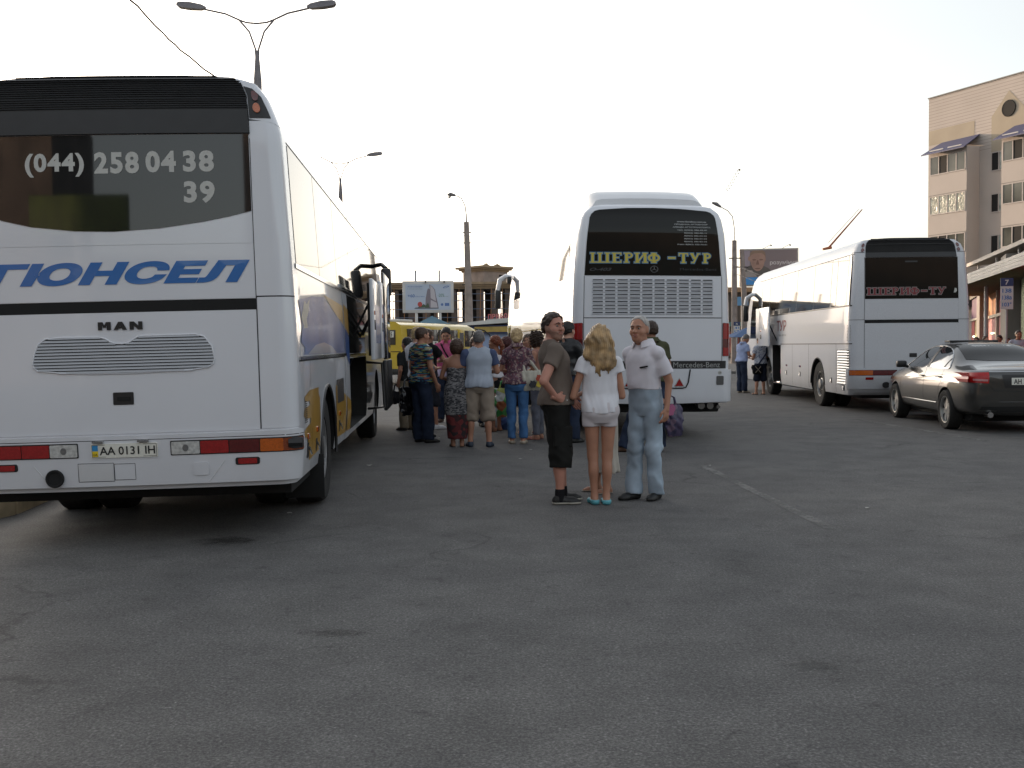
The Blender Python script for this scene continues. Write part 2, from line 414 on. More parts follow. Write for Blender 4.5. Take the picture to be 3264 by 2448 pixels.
    def top(s, m, hem=.88, sl=.5, infl=.014, drop=.014, neck=.074, ntilt=.03, name='shirt', amp=.013, seed=1, tight=False, sleeves=True, sleeve_m=None, strap=None, slr=.022, label=None, zt=None, trap=True, fill=0):
        base = [(z, max(a, fill) if .92 < z < 1.33 else a, b, cx, cy) for z, a, b, cx, cy in s.keys]
        keys = [(z, a + infl + drop * max(0, min(1, (1.15 - z) / .25)), b + infl + drop * .8 * max(0, min(1, (1.15 - z) / .25)), cx, cy) for z, a, b, cx, cy in base]
        if hem < .80: keys = [(hem - .02, keys[0][1] + .06, keys[0][2] + .03, keys[0][3], keys[0][4])] + keys
        else:                                          # stop the torso narrowing between the legs below the hip
            keys = [(z, max(a, .166 * s.g + infl + drop) if z < .86 else a, max(b, .118 * s.g + infl + drop) if z < .86 else b, cx, cy) for z, a, b, cx, cy in keys]
        f = folds(np.zeros((1, 3), np.float32), seed, 0)
        def sleeve(P, i, cut):
            E, W = s.arm[i]; S = s.SH[i]; a = s.ar
            if cut <= 1:
                T = S + (E - S) * cut; d = cone(P, S, T, a[0] + .014, a[0] - (a[0] - a[1]) * cut + slr, cap1=True)
            else:
                T = E + (W - E) * (cut - 1); d = smin(cone(P, S, E, a[0] + .014, a[1] + .016), cone(P, E, T, a[2] + .016, a[3] + .016, cap1=True), .02)
            q = (P - S) @ ((E - S) / np.linalg.norm(E - S)); ln = float(np.linalg.norm(E - S)) * min(cut, 1)
            d = smin(d, ell(P, S + np.array([0, 0, -.012], np.float32), (a[0] * 1.06 + .010,) * 3), .02)
            return np.minimum(d, np.maximum(s.arm_d(P, i) - .012, q - ln + .004)) if cut <= 1 else d
        def fn(P):
            d = loft(P, keys)
            if trap: d = smin(d, s.trap_d(P, infl - .002), .03)
            if s.bust:
                for e in (1, -1): d = smin(d, ell(P, np.array([e * .07, .095, 1.24], np.float32) + s.sh(1.25), (.07, .06 * s.bust + .012, .07)), .04)
            if sleeves and not sleeve_m:
                for i in (0, 1): d = smin(d, sleeve(P, i, sl), .03)
            elif not sleeves:
                for i in (0, 1): d = smin(d, ell(P, s.SH[i] + np.array([(-.035 if i == 0 else .035), 0, .0], np.float32), (.05, .055, .05)), .03)
            d = d + folds(P, seed, amp, (15, 15, 10)) + folds(P, seed + 9, amp * .6, (34, 34, 14)) * np.clip((1.3 - P[:, 2]) * 3, .2, 1)
            if trap and sleeves and not sleeve_m and sl <= 1:
                bd = s.body_d(P) - .005; reg = np.full(len(P), -1.0, np.float32)
                for i in (0, 1):
                    E, S = s.arm[i][0], s.SH[i]; ln = float(np.linalg.norm(E - S)); q = (P - S) @ ((E - S) / ln)
                    fo = (P - E) @ ((s.arm[i][1] - E) / np.linalg.norm(s.arm[i][1] - E))
                    reg = np.maximum(reg, -np.maximum(np.minimum(ln * sl - q, -fo), s.arm_d(P, i) - .035))
                d = np.minimum(d, np.maximum(bd, reg))
            else: d = np.minimum(d, loft(P, s.keys) - .008)
            d = np.maximum(d, hem + .006 * np.sin(P[:, 0] * 25 + seed) + .25 * 0 - P[:, 2])
            if zt: d = np.maximum(d, P[:, 2] - zt)
            nb = np.array([0, -.03, 1.46], np.float32) + s.sh(1.46)
            d = np.maximum(d, -cone(P, nb, nb + np.array([0, ntilt * 3, .2], np.float32), neck, neck + .06))
            return d
        lo, hi = s.bounds(hem - .03, 1.52, arms=sl > 0 and sleeves)
        s.part(name, fn, lo, hi, m, label=label)
        if sleeve_m:
            for i in (0, 1):
                s.part('sleeve', lambda P: sleeve(P, i, sl) + folds(P, seed + i, amp * .7) - .003, *s.bounds(.9, 1.52), sleeve_m)
        return s
    def pants(s, m, hem=.07, waist=1.03, r=(.020, .022, .030), name='trousers', amp=.011, seed=2, label=None, crotch=.0, rk=None):
        keys = [(z, a + .012, b + .012, cx, cy) for z, a, b, cx, cy in s.keys]
        t, k, a = s.lr
        def fn(P):
            d = loft(P, keys)
            for i in (0, 1):
                Hp, K, A = s.HIP[i], s.KN[i], s.ANK[i]
                if hem >= K[2] - .04:
                    f = (Hp[2] - hem) / (Hp[2] - K[2]); T = Hp + (K - Hp) * f
                    l = cone(P, Hp, T, t + r[0], t + (k - t) * f + r[1], cap1=True)
                else:
                    f = (K[2] - hem) / (K[2] - A[2]); T = K + (A - K) * f
                    l = smin(cone(P, Hp, K, t + r[0], k + r[1]), cone(P, K, T, k + r[1], k + (a - k) * f + r[2], cap1=True), .03)
                l = np.minimum(l, np.maximum(s.leg_d(P, i) - .008, hem - P[:, 2]))
                d = smin(d, l, .022) if i == 0 else smin(d, l, .014)
            w = np.clip((P[:, 2] - .2) / .3, .4, 1); skin = np.minimum(loft(P, s.keys), np.minimum(s.leg_d(P, 0), s.leg_d(P, 1))) - .006
            d = d + folds(P, seed, amp, (16, 16, 9)) * (1.5 - .5 * w) + .0025 * np.sin(P[:, 2] * 70 + P[:, 1] * 60 + 4 * np.sin(P[:, 0] * 12 + seed)) * (np.abs(P[:, 2] - .47) < .10) * np.clip((.10 - np.abs(P[:, 2] - .47)) * 20, 0, 1)
            d = np.minimum(d, np.maximum(skin, hem + .004 - P[:, 2]))
            return np.maximum(d, P[:, 2] - waist)
        lo, hi = s.bounds(hem - .03, waist + .02, arms=False); s.part(name, fn, lo, hi, m, label=label); return s
    def skirt(s, m, keys, name='skirt', amp=.008, seed=3, pleat=0, label=None):
        K = [(z, a, b, s.hipo[0] * .5, cy + s.hipo[1] * .5) for z, a, b, cy in keys]
        def fn(P):
            d = loft(P, K) + folds(P, seed, amp, (14, 14, 4))
            if pleat: d = d + .006 * np.sin(np.arctan2(P[:, 1], P[:, 0]) * pleat) * np.clip((K[-1][0] - P[:, 2]) * 3, 0, 1)
            return d
        mx = max(k[1] for k in K) + .08
        s.part(name, fn, (-mx, -mx, K[0][0] - .02), (mx, mx, K[-1][0] + .02), m, label=label); return s
    def shoes(s, m, kind='shoe', sole=None, sock=None):
        for i in (0, 1):
            o, f, r = s.foot_frame(i); z = np.array([0, 0, 1], np.float32)
            def fn(P):
                d = s.foot_d(P, i, .010); zz = P[:, 2] - o[2]; y = (P - o) @ f
                if kind == 'flat': d = np.maximum(d, zz - .050 + np.clip((y - .0) * .2, 0, .02) * 0 - .0); d = np.maximum(d, -ell(P, o + f * .045 + z * .085, (.034, .075, .055)))
                elif kind == 'sandal':
                    st = np.minimum(np.abs(y - .085) - .014, np.abs(y - .005 - zz * .2) - .010)
                    d = np.minimum(np.maximum(d + .005, st), np.maximum(d, zz - .016))
                elif kind == 'wedge': d = np.minimum(np.maximum(d, zz - .05), np.maximum(d - .002, zz - .03)); 
                else:
                    top = .085 if kind == 'shoe' else .10
                    d = np.maximum(d, zz - top + np.clip(y, 0, .1) * .1)
                return np.maximum(d, -zz + .001)
            c = o + f * .055 + z * .05
            ob = s.part({'sandal': 'sandal'}.get(kind, 'shoe'), fn, c - (.19, .19, .06), c + (.19, .19, .07), m, h=min(s.h, .011))
            if sole:
                def fs(P): return np.maximum(np.maximum(s.foot_d(P, i, .0145), P[:, 2] - o[2] - .024), -(P[:, 2] - o[2]))
                s.part('sole', fs, c - (.19, .19, .06), c + (.19, .19, .0), sole, h=min(s.h, .009))
            if sock:
                def fk(P): return np.maximum(cone(P, o + z * .04, o + z * .13 + (s.KN[i] - s.ANK[i]) * .03, s.lr[2] + .009, s.lr[2] + .006, cap1=True), 0 * P[:, 0] - .02)
                s.part('sock', fk, c - (.15, .15, .06), c + (.12, .12, .12), sock, h=min(s.h, .011))
        return s
    def hair(s, m, style='short', vol=.008, seed=5, h=None, rec=0.0):
        def fn(P):
            q = (P - s.HC) @ s.HR / HS; x, y, z = q[:, 0], q[:, 1], q[:, 2]
            ang = np.arctan2(x, z + .1)
            st = .0022 * np.sin(ang * 34 + 3 * np.sin(y * 40)) + folds(q, seed, .004, (60, 60, 60))
            d = ell(q, (0, -.014, .032), (.077 + vol, .096 + vol, .087 + vol))
            if style in ('short', 'crop', 'pony', 'bun'):
                d = smin(d, ell(q, (0, -.035, -.01), (.070 + vol, .070 + vol, .072 + vol)), .02)
                line = z + .008 - np.where(y > 0, 1.12 + rec * 20, .50) * y - rec * .5 + .006 * np.sin(x * 90) + np.where((np.abs(x) > .055) & (y > .02), .012, 0)
                d = np.maximum(d, -line * .75)
                if style == 'bun': d = smin(d, ell(q, (0, -.112, -.035), (.048, .040, .046)), .012)
                if style == 'pony':
                    d = smin(d, smin(cone(q, (0, -.10, .02), (0, -.135, -.05), .03, .035), cone(q, (0, -.135, -.05), (0, -.12, -.22), .035, .014), .02), .015)
            elif style == 'bob':
                d = smin(d, ell(q, (0, -.024, -.02), (.088 + vol, .092 + vol, .100 + vol)), .03)
                d = np.maximum(d, -(z + .125 + .2 * y))
                d = np.maximum(d, -ell(q, (0, .105, -.030), (.066, .075, .098)))
            elif style == 'long':
                st = .004 * np.sin(x * 95 + 2.2 * np.sin(z * 17 + 1) + 1.2 * np.sin(z * 31)) + folds(q, seed, .009, (26, 26, 10)) + .002 * np.sin(x * 330 + 5 * np.sin(z * 14))
                d = smin(d, ell(q, (0, -.026, -.05), (.122 + vol, .104 + vol, .135 + vol)), .03)
                d = smin(d, ell(q, (.0, -.060, -.15), (.150, .072, .085)), .03)
                d = smin(d, ell(q, (.02, -.080, -.225), (.115, .050, .085)), .03)
                d = smin(d, cone(q, (-.02, -.085, -.24), (-.005, -.09, -.335), .040, .012), .02)
                d = smin(d, cone(q, (.065, -.08, -.24), (.075, -.088, -.315), .040, .012), .02)
                d = np.maximum(d, -ell(q, (0, .105, -.04), (.064, .080, .110)))
            elif style == 'curly':
                st = folds(q, seed, .022, (70, 70, 70))
                d = smin(d, ell(q, (0, -.03, -.02), (.098 + vol, .100 + vol, .108 + vol)), .03)
                d = np.maximum(d, -ell(q, (0, .105, -.035), (.064, .076, .098)))
            return d + st * (vol / .012 if style in ('short', 'crop') else 1)
        c = s.HC; e = .24 if style in ('short', 'crop', 'bob', 'bun', 'curly') else .40
        s.part('hair', fn, c - np.array([.19, .25, e]), c + np.array([.19, .19, .17]), m, h=h or max(.006, s.h * .5)); return s
    def face(s, brow, lip=None, eye=None, iris=None, beard=None):
        T = lambda p: (s.HC + s.HR @ np.array(p, np.float32) * HS) * s.k
        for e in (1, -1):
            mb = MB(); mb.tube([T((e * .012, .098, .0255)), T((e * .030, .0965, .030)), T((e * .049, .082, .0235))], [.0036 * s.k, .0042 * s.k, .0024 * s.k], 6); mb.obj('eyebrow', brow, s.o)
            if eye:
                mb = MB(); M = Matrix.Translation(T((e * .031, .0795, .0045))); mb.lathe([(0, -.0105), (.0055, -.009), (.0095, -.0045), (.0107, 0), (.0095, .0045), (.0055, .009), (0, .0105)], 12, M @ Matrix.Rotation(1.57, 4, 'X')); oe = mb.obj('eye', eye, s.o)
                mb = MB(); fr = T((0, 1, 0)) - T((0, 0, 0)); fr = Vector(fr).normalized(); M = Matrix.Translation(Vector(T((e * .031, .0795, .0045))) + fr * .0086) @ fr.to_track_quat('Z', 'Y').to_matrix().to_4x4()
                mb.lathe([(.0062, -.002), (.0062, .0012), (.004, .0024), (0, .0028)], 10, M); mb.obj('iris', iris or brow, oe)
        if lip:
            def fl(P):
                q = (P - s.HC) @ s.HR / HS; b = np.abs(q[:, 0])
                return np.minimum(ell(q, (0, .0915, -.0525), (.025, .0105, .0055)), ell(q, (0, .090, -.064), (.020, .0105, .0058)))
            c = T((0, .09, -.058)) / s.k; s.part('lips', fl, c - .035, c + .035, lip, h=.0035)
        if beard:
            def fb(P):
                q = (P - s.HC) @ s.HR / HS; d = s.head_d(P) - .0016
                d = np.maximum(d, q[:, 2] + .040 + np.where(np.abs(q[:, 0]) > .045, -.05, 0) * np.clip((.06 - q[:, 1]) * 20, 0, 1))
                d = np.maximum(d, -ell(q, (0, .10, -.058), (.028, .03, .012))); return np.maximum(d, -(q[:, 1] - .0 + .2 * (q[:, 2] + .1)))
            c = s.HC; s.part('stubble', fb, c - .13, c + .13, beard, h=.0055)
        return s
    def collar(s, m, name='collar'):
        nb = np.array([0, -.015, 1.478], np.float32) + s.sh(1.46)
        def fn(P):
            q = P - nb; rr = np.sqrt(q[:, 0] ** 2 + ((q[:, 1]) * .95) ** 2)
            d = np.abs(rr - .076 - (.04 - q[:, 2]) * .45 + q[:, 1] * .12) - .006
            d = np.maximum(d, np.abs(q[:, 2] - .012 + .33 * np.maximum(q[:, 1], 0)) - .030)
            return np.maximum(d, .012 - np.abs(q[:, 0]) - (.06 - q[:, 1]))
        s.part(name, fn, nb - .13, nb + .13, m, h=.0048); return s
    def to_world(s, p):
        y = R(s.yaw); c, n = math.cos(y), math.sin(y); p = np.array(p, float) * s.k
        return Vector((s.loc[0] + p[0] * c - p[1] * n, s.loc[1] + p[0] * n + p[1] * c, p[2]))
# ------------------------------------------------------------------ ground
def asphalt():
    m = bpy.data.materials.new('asphalt'); m.use_nodes = True; t = m.node_tree; b = t.nodes['Principled BSDF']; L = t.links.new
    tc = t.nodes.new('ShaderNodeTexCoord')
    def nz(sc, det, rough=.5, dist=0):
        x = t.nodes.new('ShaderNodeTexNoise'); x.inputs['Scale'].default_value = sc; x.inputs['Detail'].default_value = det; x.inputs['Roughness'].default_value = rough
        x.inputs['Distortion'].default_value = dist; L(tc.outputs['Object'], x.inputs['Vector']); return x.outputs['Fac']
    def rp(v, stops):
        x = t.nodes.new('ShaderNodeValToRGB'); e = x.color_ramp.elements
        while len(e) < len(stops): e.new(.5)
        for i, (p, c) in enumerate(stops): e[i].position = p; e[i].color = (c[0], c[1], c[2], 1) if isinstance(c, tuple) else (c, c, c, 1)
        L(v, x.inputs[0]); return x.outputs[0]
    def mul(a, c, f=1.0):
        x = t.nodes.new('ShaderNodeMixRGB'); x.blend_type = 'MULTIPLY'; x.inputs[0].default_value = f; L(a, x.inputs[1]); L(c, x.inputs[2]); return x.outputs[0]
    base = rp(nz(.35, 6, .62, .4), [(.3, (.088, .086, .085)), (.5, (.103, .100, .097)), (.72, (.122, .118, .112))])
    base = mul(base, rp(nz(2.2, 6, .65), [(.3, .78), (.7, 1.18)]))
    base = mul(base, rp(nz(85, 3, .7), [(.25, .40), (.5, 1.0), (.75, 2.0)]))
    base = mul(base, rp(nz(40, 4, .75), [(.30, .66), (.5, 1.0), (.72, 1.42)]))
    base = mul(base, rp(nz(7, 4, .6, .5), [(.29, .70), (.40, 1.0)]))
    # oil drips and old patches with edges of their own
    base = mul(base, rp(nz(1.1, 3, .5, .6), [(.26, .80), (.34, 1.0)]))
    v = t.nodes.new('ShaderNodeTexVoronoi'); v.inputs['Scale'].default_value = 26; L(tc.outputs['Object'], v.inputs['Vector'])
    base = mul(base, rp(v.outputs['Distance'], [(.0, 2.6), (.10, 1.7), (.20, 1.0)]), .6)
    # cracks
    cn = t.nodes.new('ShaderNodeTexNoise'); cn.inputs['Scale'].default_value = 1.3; cn.inputs['Detail'].default_value = 5; L(tc.outputs['Object'], cn.inputs['Vector'])
    mx = t.nodes.new('ShaderNodeVectorMath'); mx.operation = 'MULTIPLY_ADD'; mx.inputs[1].default_value = (.9, .9, .9); L(cn.outputs['Color'], mx.inputs[0]); L(tc.outputs['Object'], mx.inputs[2])
    vc = t.nodes.new('ShaderNodeTexVoronoi'); vc.feature = 'DISTANCE_TO_EDGE'; vc.inputs['Scale'].default_value = .34; L(mx.outputs[0], vc.inputs['Vector'])
    gate = rp(nz(.5, 2), [(.52, 0.0), (.62, .8)])
    ck = rp(vc.outputs['Distance'], [(.0, .50), (.005, .70), (.010, 1.0)])
    x = t.nodes.new('ShaderNodeMixRGB'); x.blend_type = 'MULTIPLY'; L(gate, x.inputs[0]); L(base, x.inputs[1]); L(ck, x.inputs[2]); base = x.outputs[0]
    L(base, b.inputs['Base Color']); b.inputs['Roughness'].default_value = .82; b.inputs['Specular IOR Level'].default_value = .35
    bp = t.nodes.new('ShaderNodeBump'); bp.inputs['Strength'].default_value = .8; bp.inputs['Distance'].default_value = .006
    L(nz(70, 3, .7), bp.inputs['Height']); L(bp.outputs[0], b.inputs['Normal'])
    return m
def plane_xy(name, poly, z, m):
    return mesh(name, [(x, y, z) for x, y in poly], [tuple(range(len(poly)))], m, smooth=False)
g = plane_xy('ground', [(-500, -200), (500, -200), (500, 900), (-500, 900)], 0, asphalt()); tag(g, 'dark worn asphalt of the bus station square', 'ground', kind='structure')
# worn lane marking
def worn(name):
    m = bpy.data.materials.new(name); m.use_nodes = True; t = m.node_tree; b = t.nodes['Principled BSDF']; L = t.links.new
    tc = t.nodes.new('ShaderNodeTexCoord'); x = t.nodes.new('ShaderNodeTexNoise'); x.inputs['Scale'].default_value = 9; x.inputs['Detail'].default_value = 7; x.inputs['Roughness'].default_value = .7
    y = t.nodes.new('ShaderNodeTexNoise'); y.inputs['Scale'].default_value = 1.2; y.inputs['Detail'].default_value = 2
    L(tc.outputs['Object'], x.inputs[0]); L(tc.outputs['Object'], y.inputs[0])
    ad = t.nodes.new('ShaderNodeMath'); ad.operation = 'MULTIPLY'; L(x.outputs['Fac'], ad.inputs[0]); L(y.outputs['Fac'], ad.inputs[1])
    r = t.nodes.new('ShaderNodeValToRGB'); r.color_ramp.elements[0].position = .12; r.color_ramp.elements[1].position = .32; r.color_ramp.elements[1].color = (.8, .8, .8, 1); L(ad.outputs[0], r.inputs[0])
    b.inputs['Base Color'].default_value = (.21, .205, .195, 1); b.inputs['Roughness'].default_value = .9
    L(r.outputs[0], b.inputs['Alpha']); return m
WORN = worn('worn_paint')
def strip(name, a, b, wd, z=.004):
    a, b = Vector((a[0], a[1], 0)), Vector((b[0], b[1], 0)); n = (b - a).normalized().cross(Vector((0, 0, 1))) * wd / 2
    return plane_xy(name, [(a - n)[:2], (b - n)[:2], (b + n)[:2], (a + n)[:2]], z, WORN)
tag(strip('lane_line', (2.26, 12.2), (2.48, 8.0), .10), 'faint worn white line painted on the asphalt', 'road marking', kind='structure')
tag(strip('lane_line', (6.5, 19.5), (6.9, 15.0), .10), 'faint worn line on the asphalt near the dark car', 'road marking', kind='structure')
# pavement on the far left, beyond a kerb
SAND = mat('sandy_paving', (.60, .50, .33), .9, n=(1.5, .25), bump=(30, .01))
KERB = mat('kerb_concrete', (.52, .44, .30), .9, n=(4, .3), bump=(20, .01))
kb = MB(); KE = [(-5.0, 7.0), (-4.50, 9.1), (-4.68, 10.9), (-5.3, 15), (-7.5, 60)]
pav = MB(); pav.prism([(-30, 7.0)] + KE + [(-30, 60)], .12)
o = pav.obj('pavement', SAND, smooth=False); tag(o, 'sandy pavement left of the nearest bus', 'pavement', kind='structure')
for a, b in zip(KE[:-1], KE[1:]):
    a, b = Vector((*a, 0)), Vector((*b, 0)); d = (b - a).normalized(); n = d.cross(Vector((0, 0, 1)))
    kb.add([a, b, b + n * .12, a + n * .12] + [p + Vector((0, 0, .14)) for p in (a, b, b + n * .12, a + n * .12)], [(0, 1, 2, 3), (4, 7, 6, 5), (0, 4, 5, 1), (1, 5, 6, 2), (2, 6, 7, 3), (3, 7, 4, 0)])
o = kb.obj('kerb', KERB, smooth=False); tag(o, 'concrete kerb beside the nearest bus', 'kerb', kind='structure')

def stain(name, x, y, rx, ry, label):
    m = bpy.data.materials.get('oil_stain_film')
    if m is None:
        m = bpy.data.materials.new('oil_stain_film'); m.use_nodes = True; t = m.node_tree; b = t.nodes['Principled BSDF']; L = t.links.new
        tc = t.nodes.new('ShaderNodeTexCoord'); n_ = t.nodes.new('ShaderNodeTexNoise'); n_.inputs['Scale'].default_value = 5; n_.inputs['Detail'].default_value = 6; L(tc.outputs['Object'], n_.inputs[0])
        gr = t.nodes.new('ShaderNodeVectorMath'); gr.operation = 'LENGTH'; L(tc.outputs['Object'], gr.inputs[0])
        sb = t.nodes.new('ShaderNodeMath'); sb.operation = 'SUBTRACT'; L(n_.outputs['Fac'], sb.inputs[0]); L(gr.outputs['Value'], sb.inputs[1])
        r = t.nodes.new('ShaderNodeValToRGB'); r.color_ramp.elements[0].position = 0.0; r.color_ramp.elements[1].position = .40; r.color_ramp.elements[1].color = (.45, .45, .45, 1); L(sb.outputs[0], r.inputs[0]); L(r.outputs[0], b.inputs['Alpha'])
        b.inputs['Base Color'].default_value = (.018, .017, .016, 1); b.inputs['Roughness'].default_value = .5
    o = mesh(name, [(-1, -1, 0), (1, -1, 0), (1, 1, 0), (-1, 1, 0)], [(0, 1, 2, 3)], m, smooth=False); o.location = (x, y, .003); o.scale = (rx, ry, 1); tag(o, label, 'oil stain', kind='structure')
stain('oil_stain', -2.15, 7.75, .55, .45, 'dark oil stain on the asphalt behind the nearest bus'); stain('oil_stain', 1.35, 4.6, .30, .22, 'small dark spot on the asphalt in the foreground'); stain('oil_stain', -.9, 5.2, .4, .18, 'faint dark smear on the asphalt in the foreground')
# ------------------------------------------------------------------ coaches
PAINT = mat('white_paint', (.695, .71, .75), .34, coat=.8, dirt=.35, n=(.6, .05), rvar=.06)
PAINT2 = mat('white_paint_dusty', (.66, .67, .69), .42, coat=.55, dirt=.5, n=(1.2, .07), rvar=.08)
PAINT3 = mat('white_paint_grey', (.58, .59, .62), .45, coat=.5, dirt=.5, n=(60, .06), rvar=.05)
BLK = mat('black_plastic', (.012, .012, .013), .42, n=(8, .2)); BLKM = mat('black_matt', (.008, .008, .008), .85)
SEAM = mat('seam', (.01, .01, .011), .7)
GLASS = mat('tinted_glass', (.010, .011, .012), .03, coat=0.0, spec=.75); GLASS2 = mat('smoked_glass', (.012, .012, .011), .04, spec=.22)
RUBBER = mat('tyre_rubber', (.018, .017, .016), .85, n=(9, .3), bump=(60, .004)); RIM = mat('rim_steel', (.30, .30, .30), .45, metal=.6, n=(12, .3))
CHROME = mat('chrome', (.62, .62, .62), .12, metal=1.0)
RED = mat('red_lens', (.30, .010, .010), .15, coat=1, n=(70, .2)); DRED = mat('dark_red_lens', (.10, .008, .008), .2, coat=1, n=(70, .2)); ORG = mat('amber_lens', (.48, .10, .008), .15, coat=1, n=(70, .2)); BRNO = mat('brown_lens', (.22, .045, .012), .2, coat=1, n=(70, .2)); CLR = mat('clear_lens', (.50, .50, .48), .12, coat=1, n=(40, .25))
BLUE = mat('bus_blue', (.012, .135, .42), .35, coat=.8); MURAL = mat('mural_blue', (.018, .085, .30), .35, coat=.5, n=(2, .25)); GOLD = mat('mural_gold', (.42, .23, .02), .35, coat=.4, n=(2, .15)); PALE = mat('mural_pale', (.55, .56, .50), .35, coat=.8)
PLATE = mat('plate_white', (.70, .69, .62), .5, n=(20, .08)); INK = mat('plate_ink', (.012, .012, .014), .5)
UAB = mat('flag_blue', (.03, .25, .55), .5); UAY = mat('flag_yellow', (.75, .55, .02), .5)
LETW = mat('letter_white', (.50, .50, .47), .5, n=(30, .06)); HOLD = mat('hold_lining', (.02, .019, .018), .8, n=(5, .3)); SILV = mat('slat_silver', (.42, .43, .45), .4, metal=.3)

class Shell:
    """the skin of a coach: u runs round the plan from the middle of the rear, z upwards; x right, y towards the front"""
    def __init__(s, hw, L, r, rf, sec, rake, bulge=.05, frake=((0, 0), (1, .05), (3.5, .7))):
        s.hw, s.L, s.r, s.rf, s.b = hw, L, r, rf, bulge
        s.sec, s.rk, s.fr = np.array(sec, float), np.array(rake, float), np.array(frake, float)
        s.u1 = hw - r; s.u2 = s.u1 + math.pi / 2 * r; s.u3 = s.u2 + L - r - rf; s.u4 = s.u3 + math.pi / 2 * rf; s.U = s.u4 + hw - rf
    def su(s, y): return s.u2 + y - s.r
    def P(s, u, z):
        a = abs(u); hw, r, rf, L = s.hw, s.r, s.rf, s.L
        if a <= s.u1: x, y = a, 0
        elif a <= s.u2: t = (a - s.u1) / r; x, y = hw - r + r * math.sin(t), r * (1 - math.cos(t))
        elif a <= s.u3: x, y = hw, r + a - s.u2
        elif a <= s.u4: t = (a - s.u3) / rf; x, y = hw - rf + rf * math.cos(t), L - rf + rf * math.sin(t)
        else: x, y = hw - rf - (a - s.u4), L
        y += s.b * (x / hw) ** 2 * max(0, 1 - y / 1.2)
        w = float(np.interp(z, s.sec[:, 0], s.sec[:, 1])); k = 1 - w / hw
        if k > 1e-6: x *= 1 - k * (x / hw) ** (max(0.0, min(6.0, .9 / k - 1)) * max(0.0, 1 - y / 1.0))
        y += float(np.interp(z, s.rk[:, 0], s.rk[:, 1])) * max(0, 1 - y / 1.5)
        y -= float(np.interp(z, s.fr[:, 0], s.fr[:, 1])) * max(0, 1 - (L - y) / 1.6)
        return Vector((math.copysign(x, u) if u else 0.0, y, z))
    def N(s, u, z):
        e = .004; du = s.P(u + e, z) - s.P(u - e, z); dz = s.P(u, z + e) - s.P(u, z - e)
        n = du.cross(dz); return n.normalized() if n.length > 1e-9 else Vector((0, -1, 0))
    def Q(s, u, z, d): return s.P(u, z) + s.N(u, z) * d
    def body(s, name, zs, m, parent=None):
        k = [0, .25, .5, .75, .9, 1.0]
        us = [s.u1 * t for t in k] + [s.u1 + (s.u2 - s.u1) * i / 8 for i in range(1, 9)] + [s.u2 + (s.u3 - s.u2) * i / 30 for i in range(1, 31)] + [s.u3 + (s.u4 - s.u3) * i / 6 for i in range(1, 7)] + [s.u4 + (s.U - s.u4) * i / 3 for i in range(1, 4)]
        ring = us + [-u for u in us[1:-1]][::-1]; n = len(ring)
        V = [s.P(u, z) for z in zs for u in ring]; F = [(i * n + j, i * n + (j + 1) % n, (i + 1) * n + (j + 1) % n, (i + 1) * n + j) for i in range(len(zs) - 1) for j in range(n)]
        F += [tuple(range(n - 1, -1, -1)), tuple((len(zs) - 1) * n + j for j in range(n))]
        return mesh(name, V, F, m, parent, ang=50)
    def patch(s, name, poly, m, parent, d=.004, res=.12, back=.006, label=None, ang=50):
        """a sheet of any outline (u, z) lying on the shell, raised by d, with edges turned back"""
        bm = bmesh.new(); vs = [bm.verts.new((u, z, 0)) for u, z in poly]
        try: bm.faces.new(vs)
        except ValueError: return None
        us = [p[0] for p in poly]; zs = [p[1] for p in poly]
        def cuts(lo, hi, ax, extra=()):
            n = int((hi - lo) / res); c = [lo + (hi - lo) * i / (n + 1) for i in range(1, n + 1)] + [e for e in extra if lo < e < hi]
            for q in c:
                co = (q, 0, 0) if ax == 0 else (0, q, 0); no = (1, 0, 0) if ax == 0 else (0, 1, 0)
                bmesh.ops.bisect_plane(bm, geom=bm.verts[:] + bm.edges[:] + bm.faces[:], plane_co=co, plane_no=no)
        ex = [sg * (s.u1 + (s.u2 - s.u1) * i / 8) for i in range(0, 9) for sg in (1, -1)]
        cuts(min(us), max(us), 0, ex); cuts(min(zs), max(zs), 1)
        bmesh.ops.triangulate(bm, faces=[f for f in bm.faces if len(f.verts) > 4])
        bm.normal_update()
        if bm.faces and sum(f.normal.z * f.calc_area() for f in bm.faces) < 0: bmesh.ops.reverse_faces(bm, faces=bm.faces[:])
        be = [e for e in bm.edges if e.is_boundary]; uv = {v: (v.co.x, v.co.y) for v in bm.verts}
        if back is not None:
            g = bmesh.ops.extrude_edge_only(bm, edges=be)['geom']
            nv = [v for v in g if isinstance(v, bmesh.types.BMVert)]
            for v in nv: v.co.z = -1
        for v in bm.verts:
            u, z = v.co.x, v.co.y; v.co = s.Q(u, z, d if v.co.z > -.5 else min(0, d - back) - (.001 if d <= back else 0))
        bmesh.ops.recalc_face_normals(bm, faces=bm.faces)
        c = bm.faces[0] if bm.faces else None
        me = bpy.data.meshes.new(name); bm.to_mesh(me); bm.free(); finish(me, m, True, ang); o = link(name, me, parent)
        if label: o['label'] = label
        return o
    def rect(s, name, u0, u1, z0, z1, m, parent, d=.004, **k): return s.patch(name, [(u0, z0), (u1, z0), (u1, z1), (u0, z1)], m, parent, d, **k)
    def rrect(s, name, u0, u1, z0, z1, c, m, parent, d=.004, **k):
        p = []
        for cx, cz, a in ((u1 - c, z0 + c, -90), (u1 - c, z1 - c, 0), (u0 + c, z1 - c, 90), (u0 + c, z0 + c, 180)):
            p += [(cx + c * math.cos(R(a + t)), cz + c * math.sin(R(a + t))) for t in (0, 22, 45, 68, 90)]
        return s.patch(name, p, m, parent, d, **k)
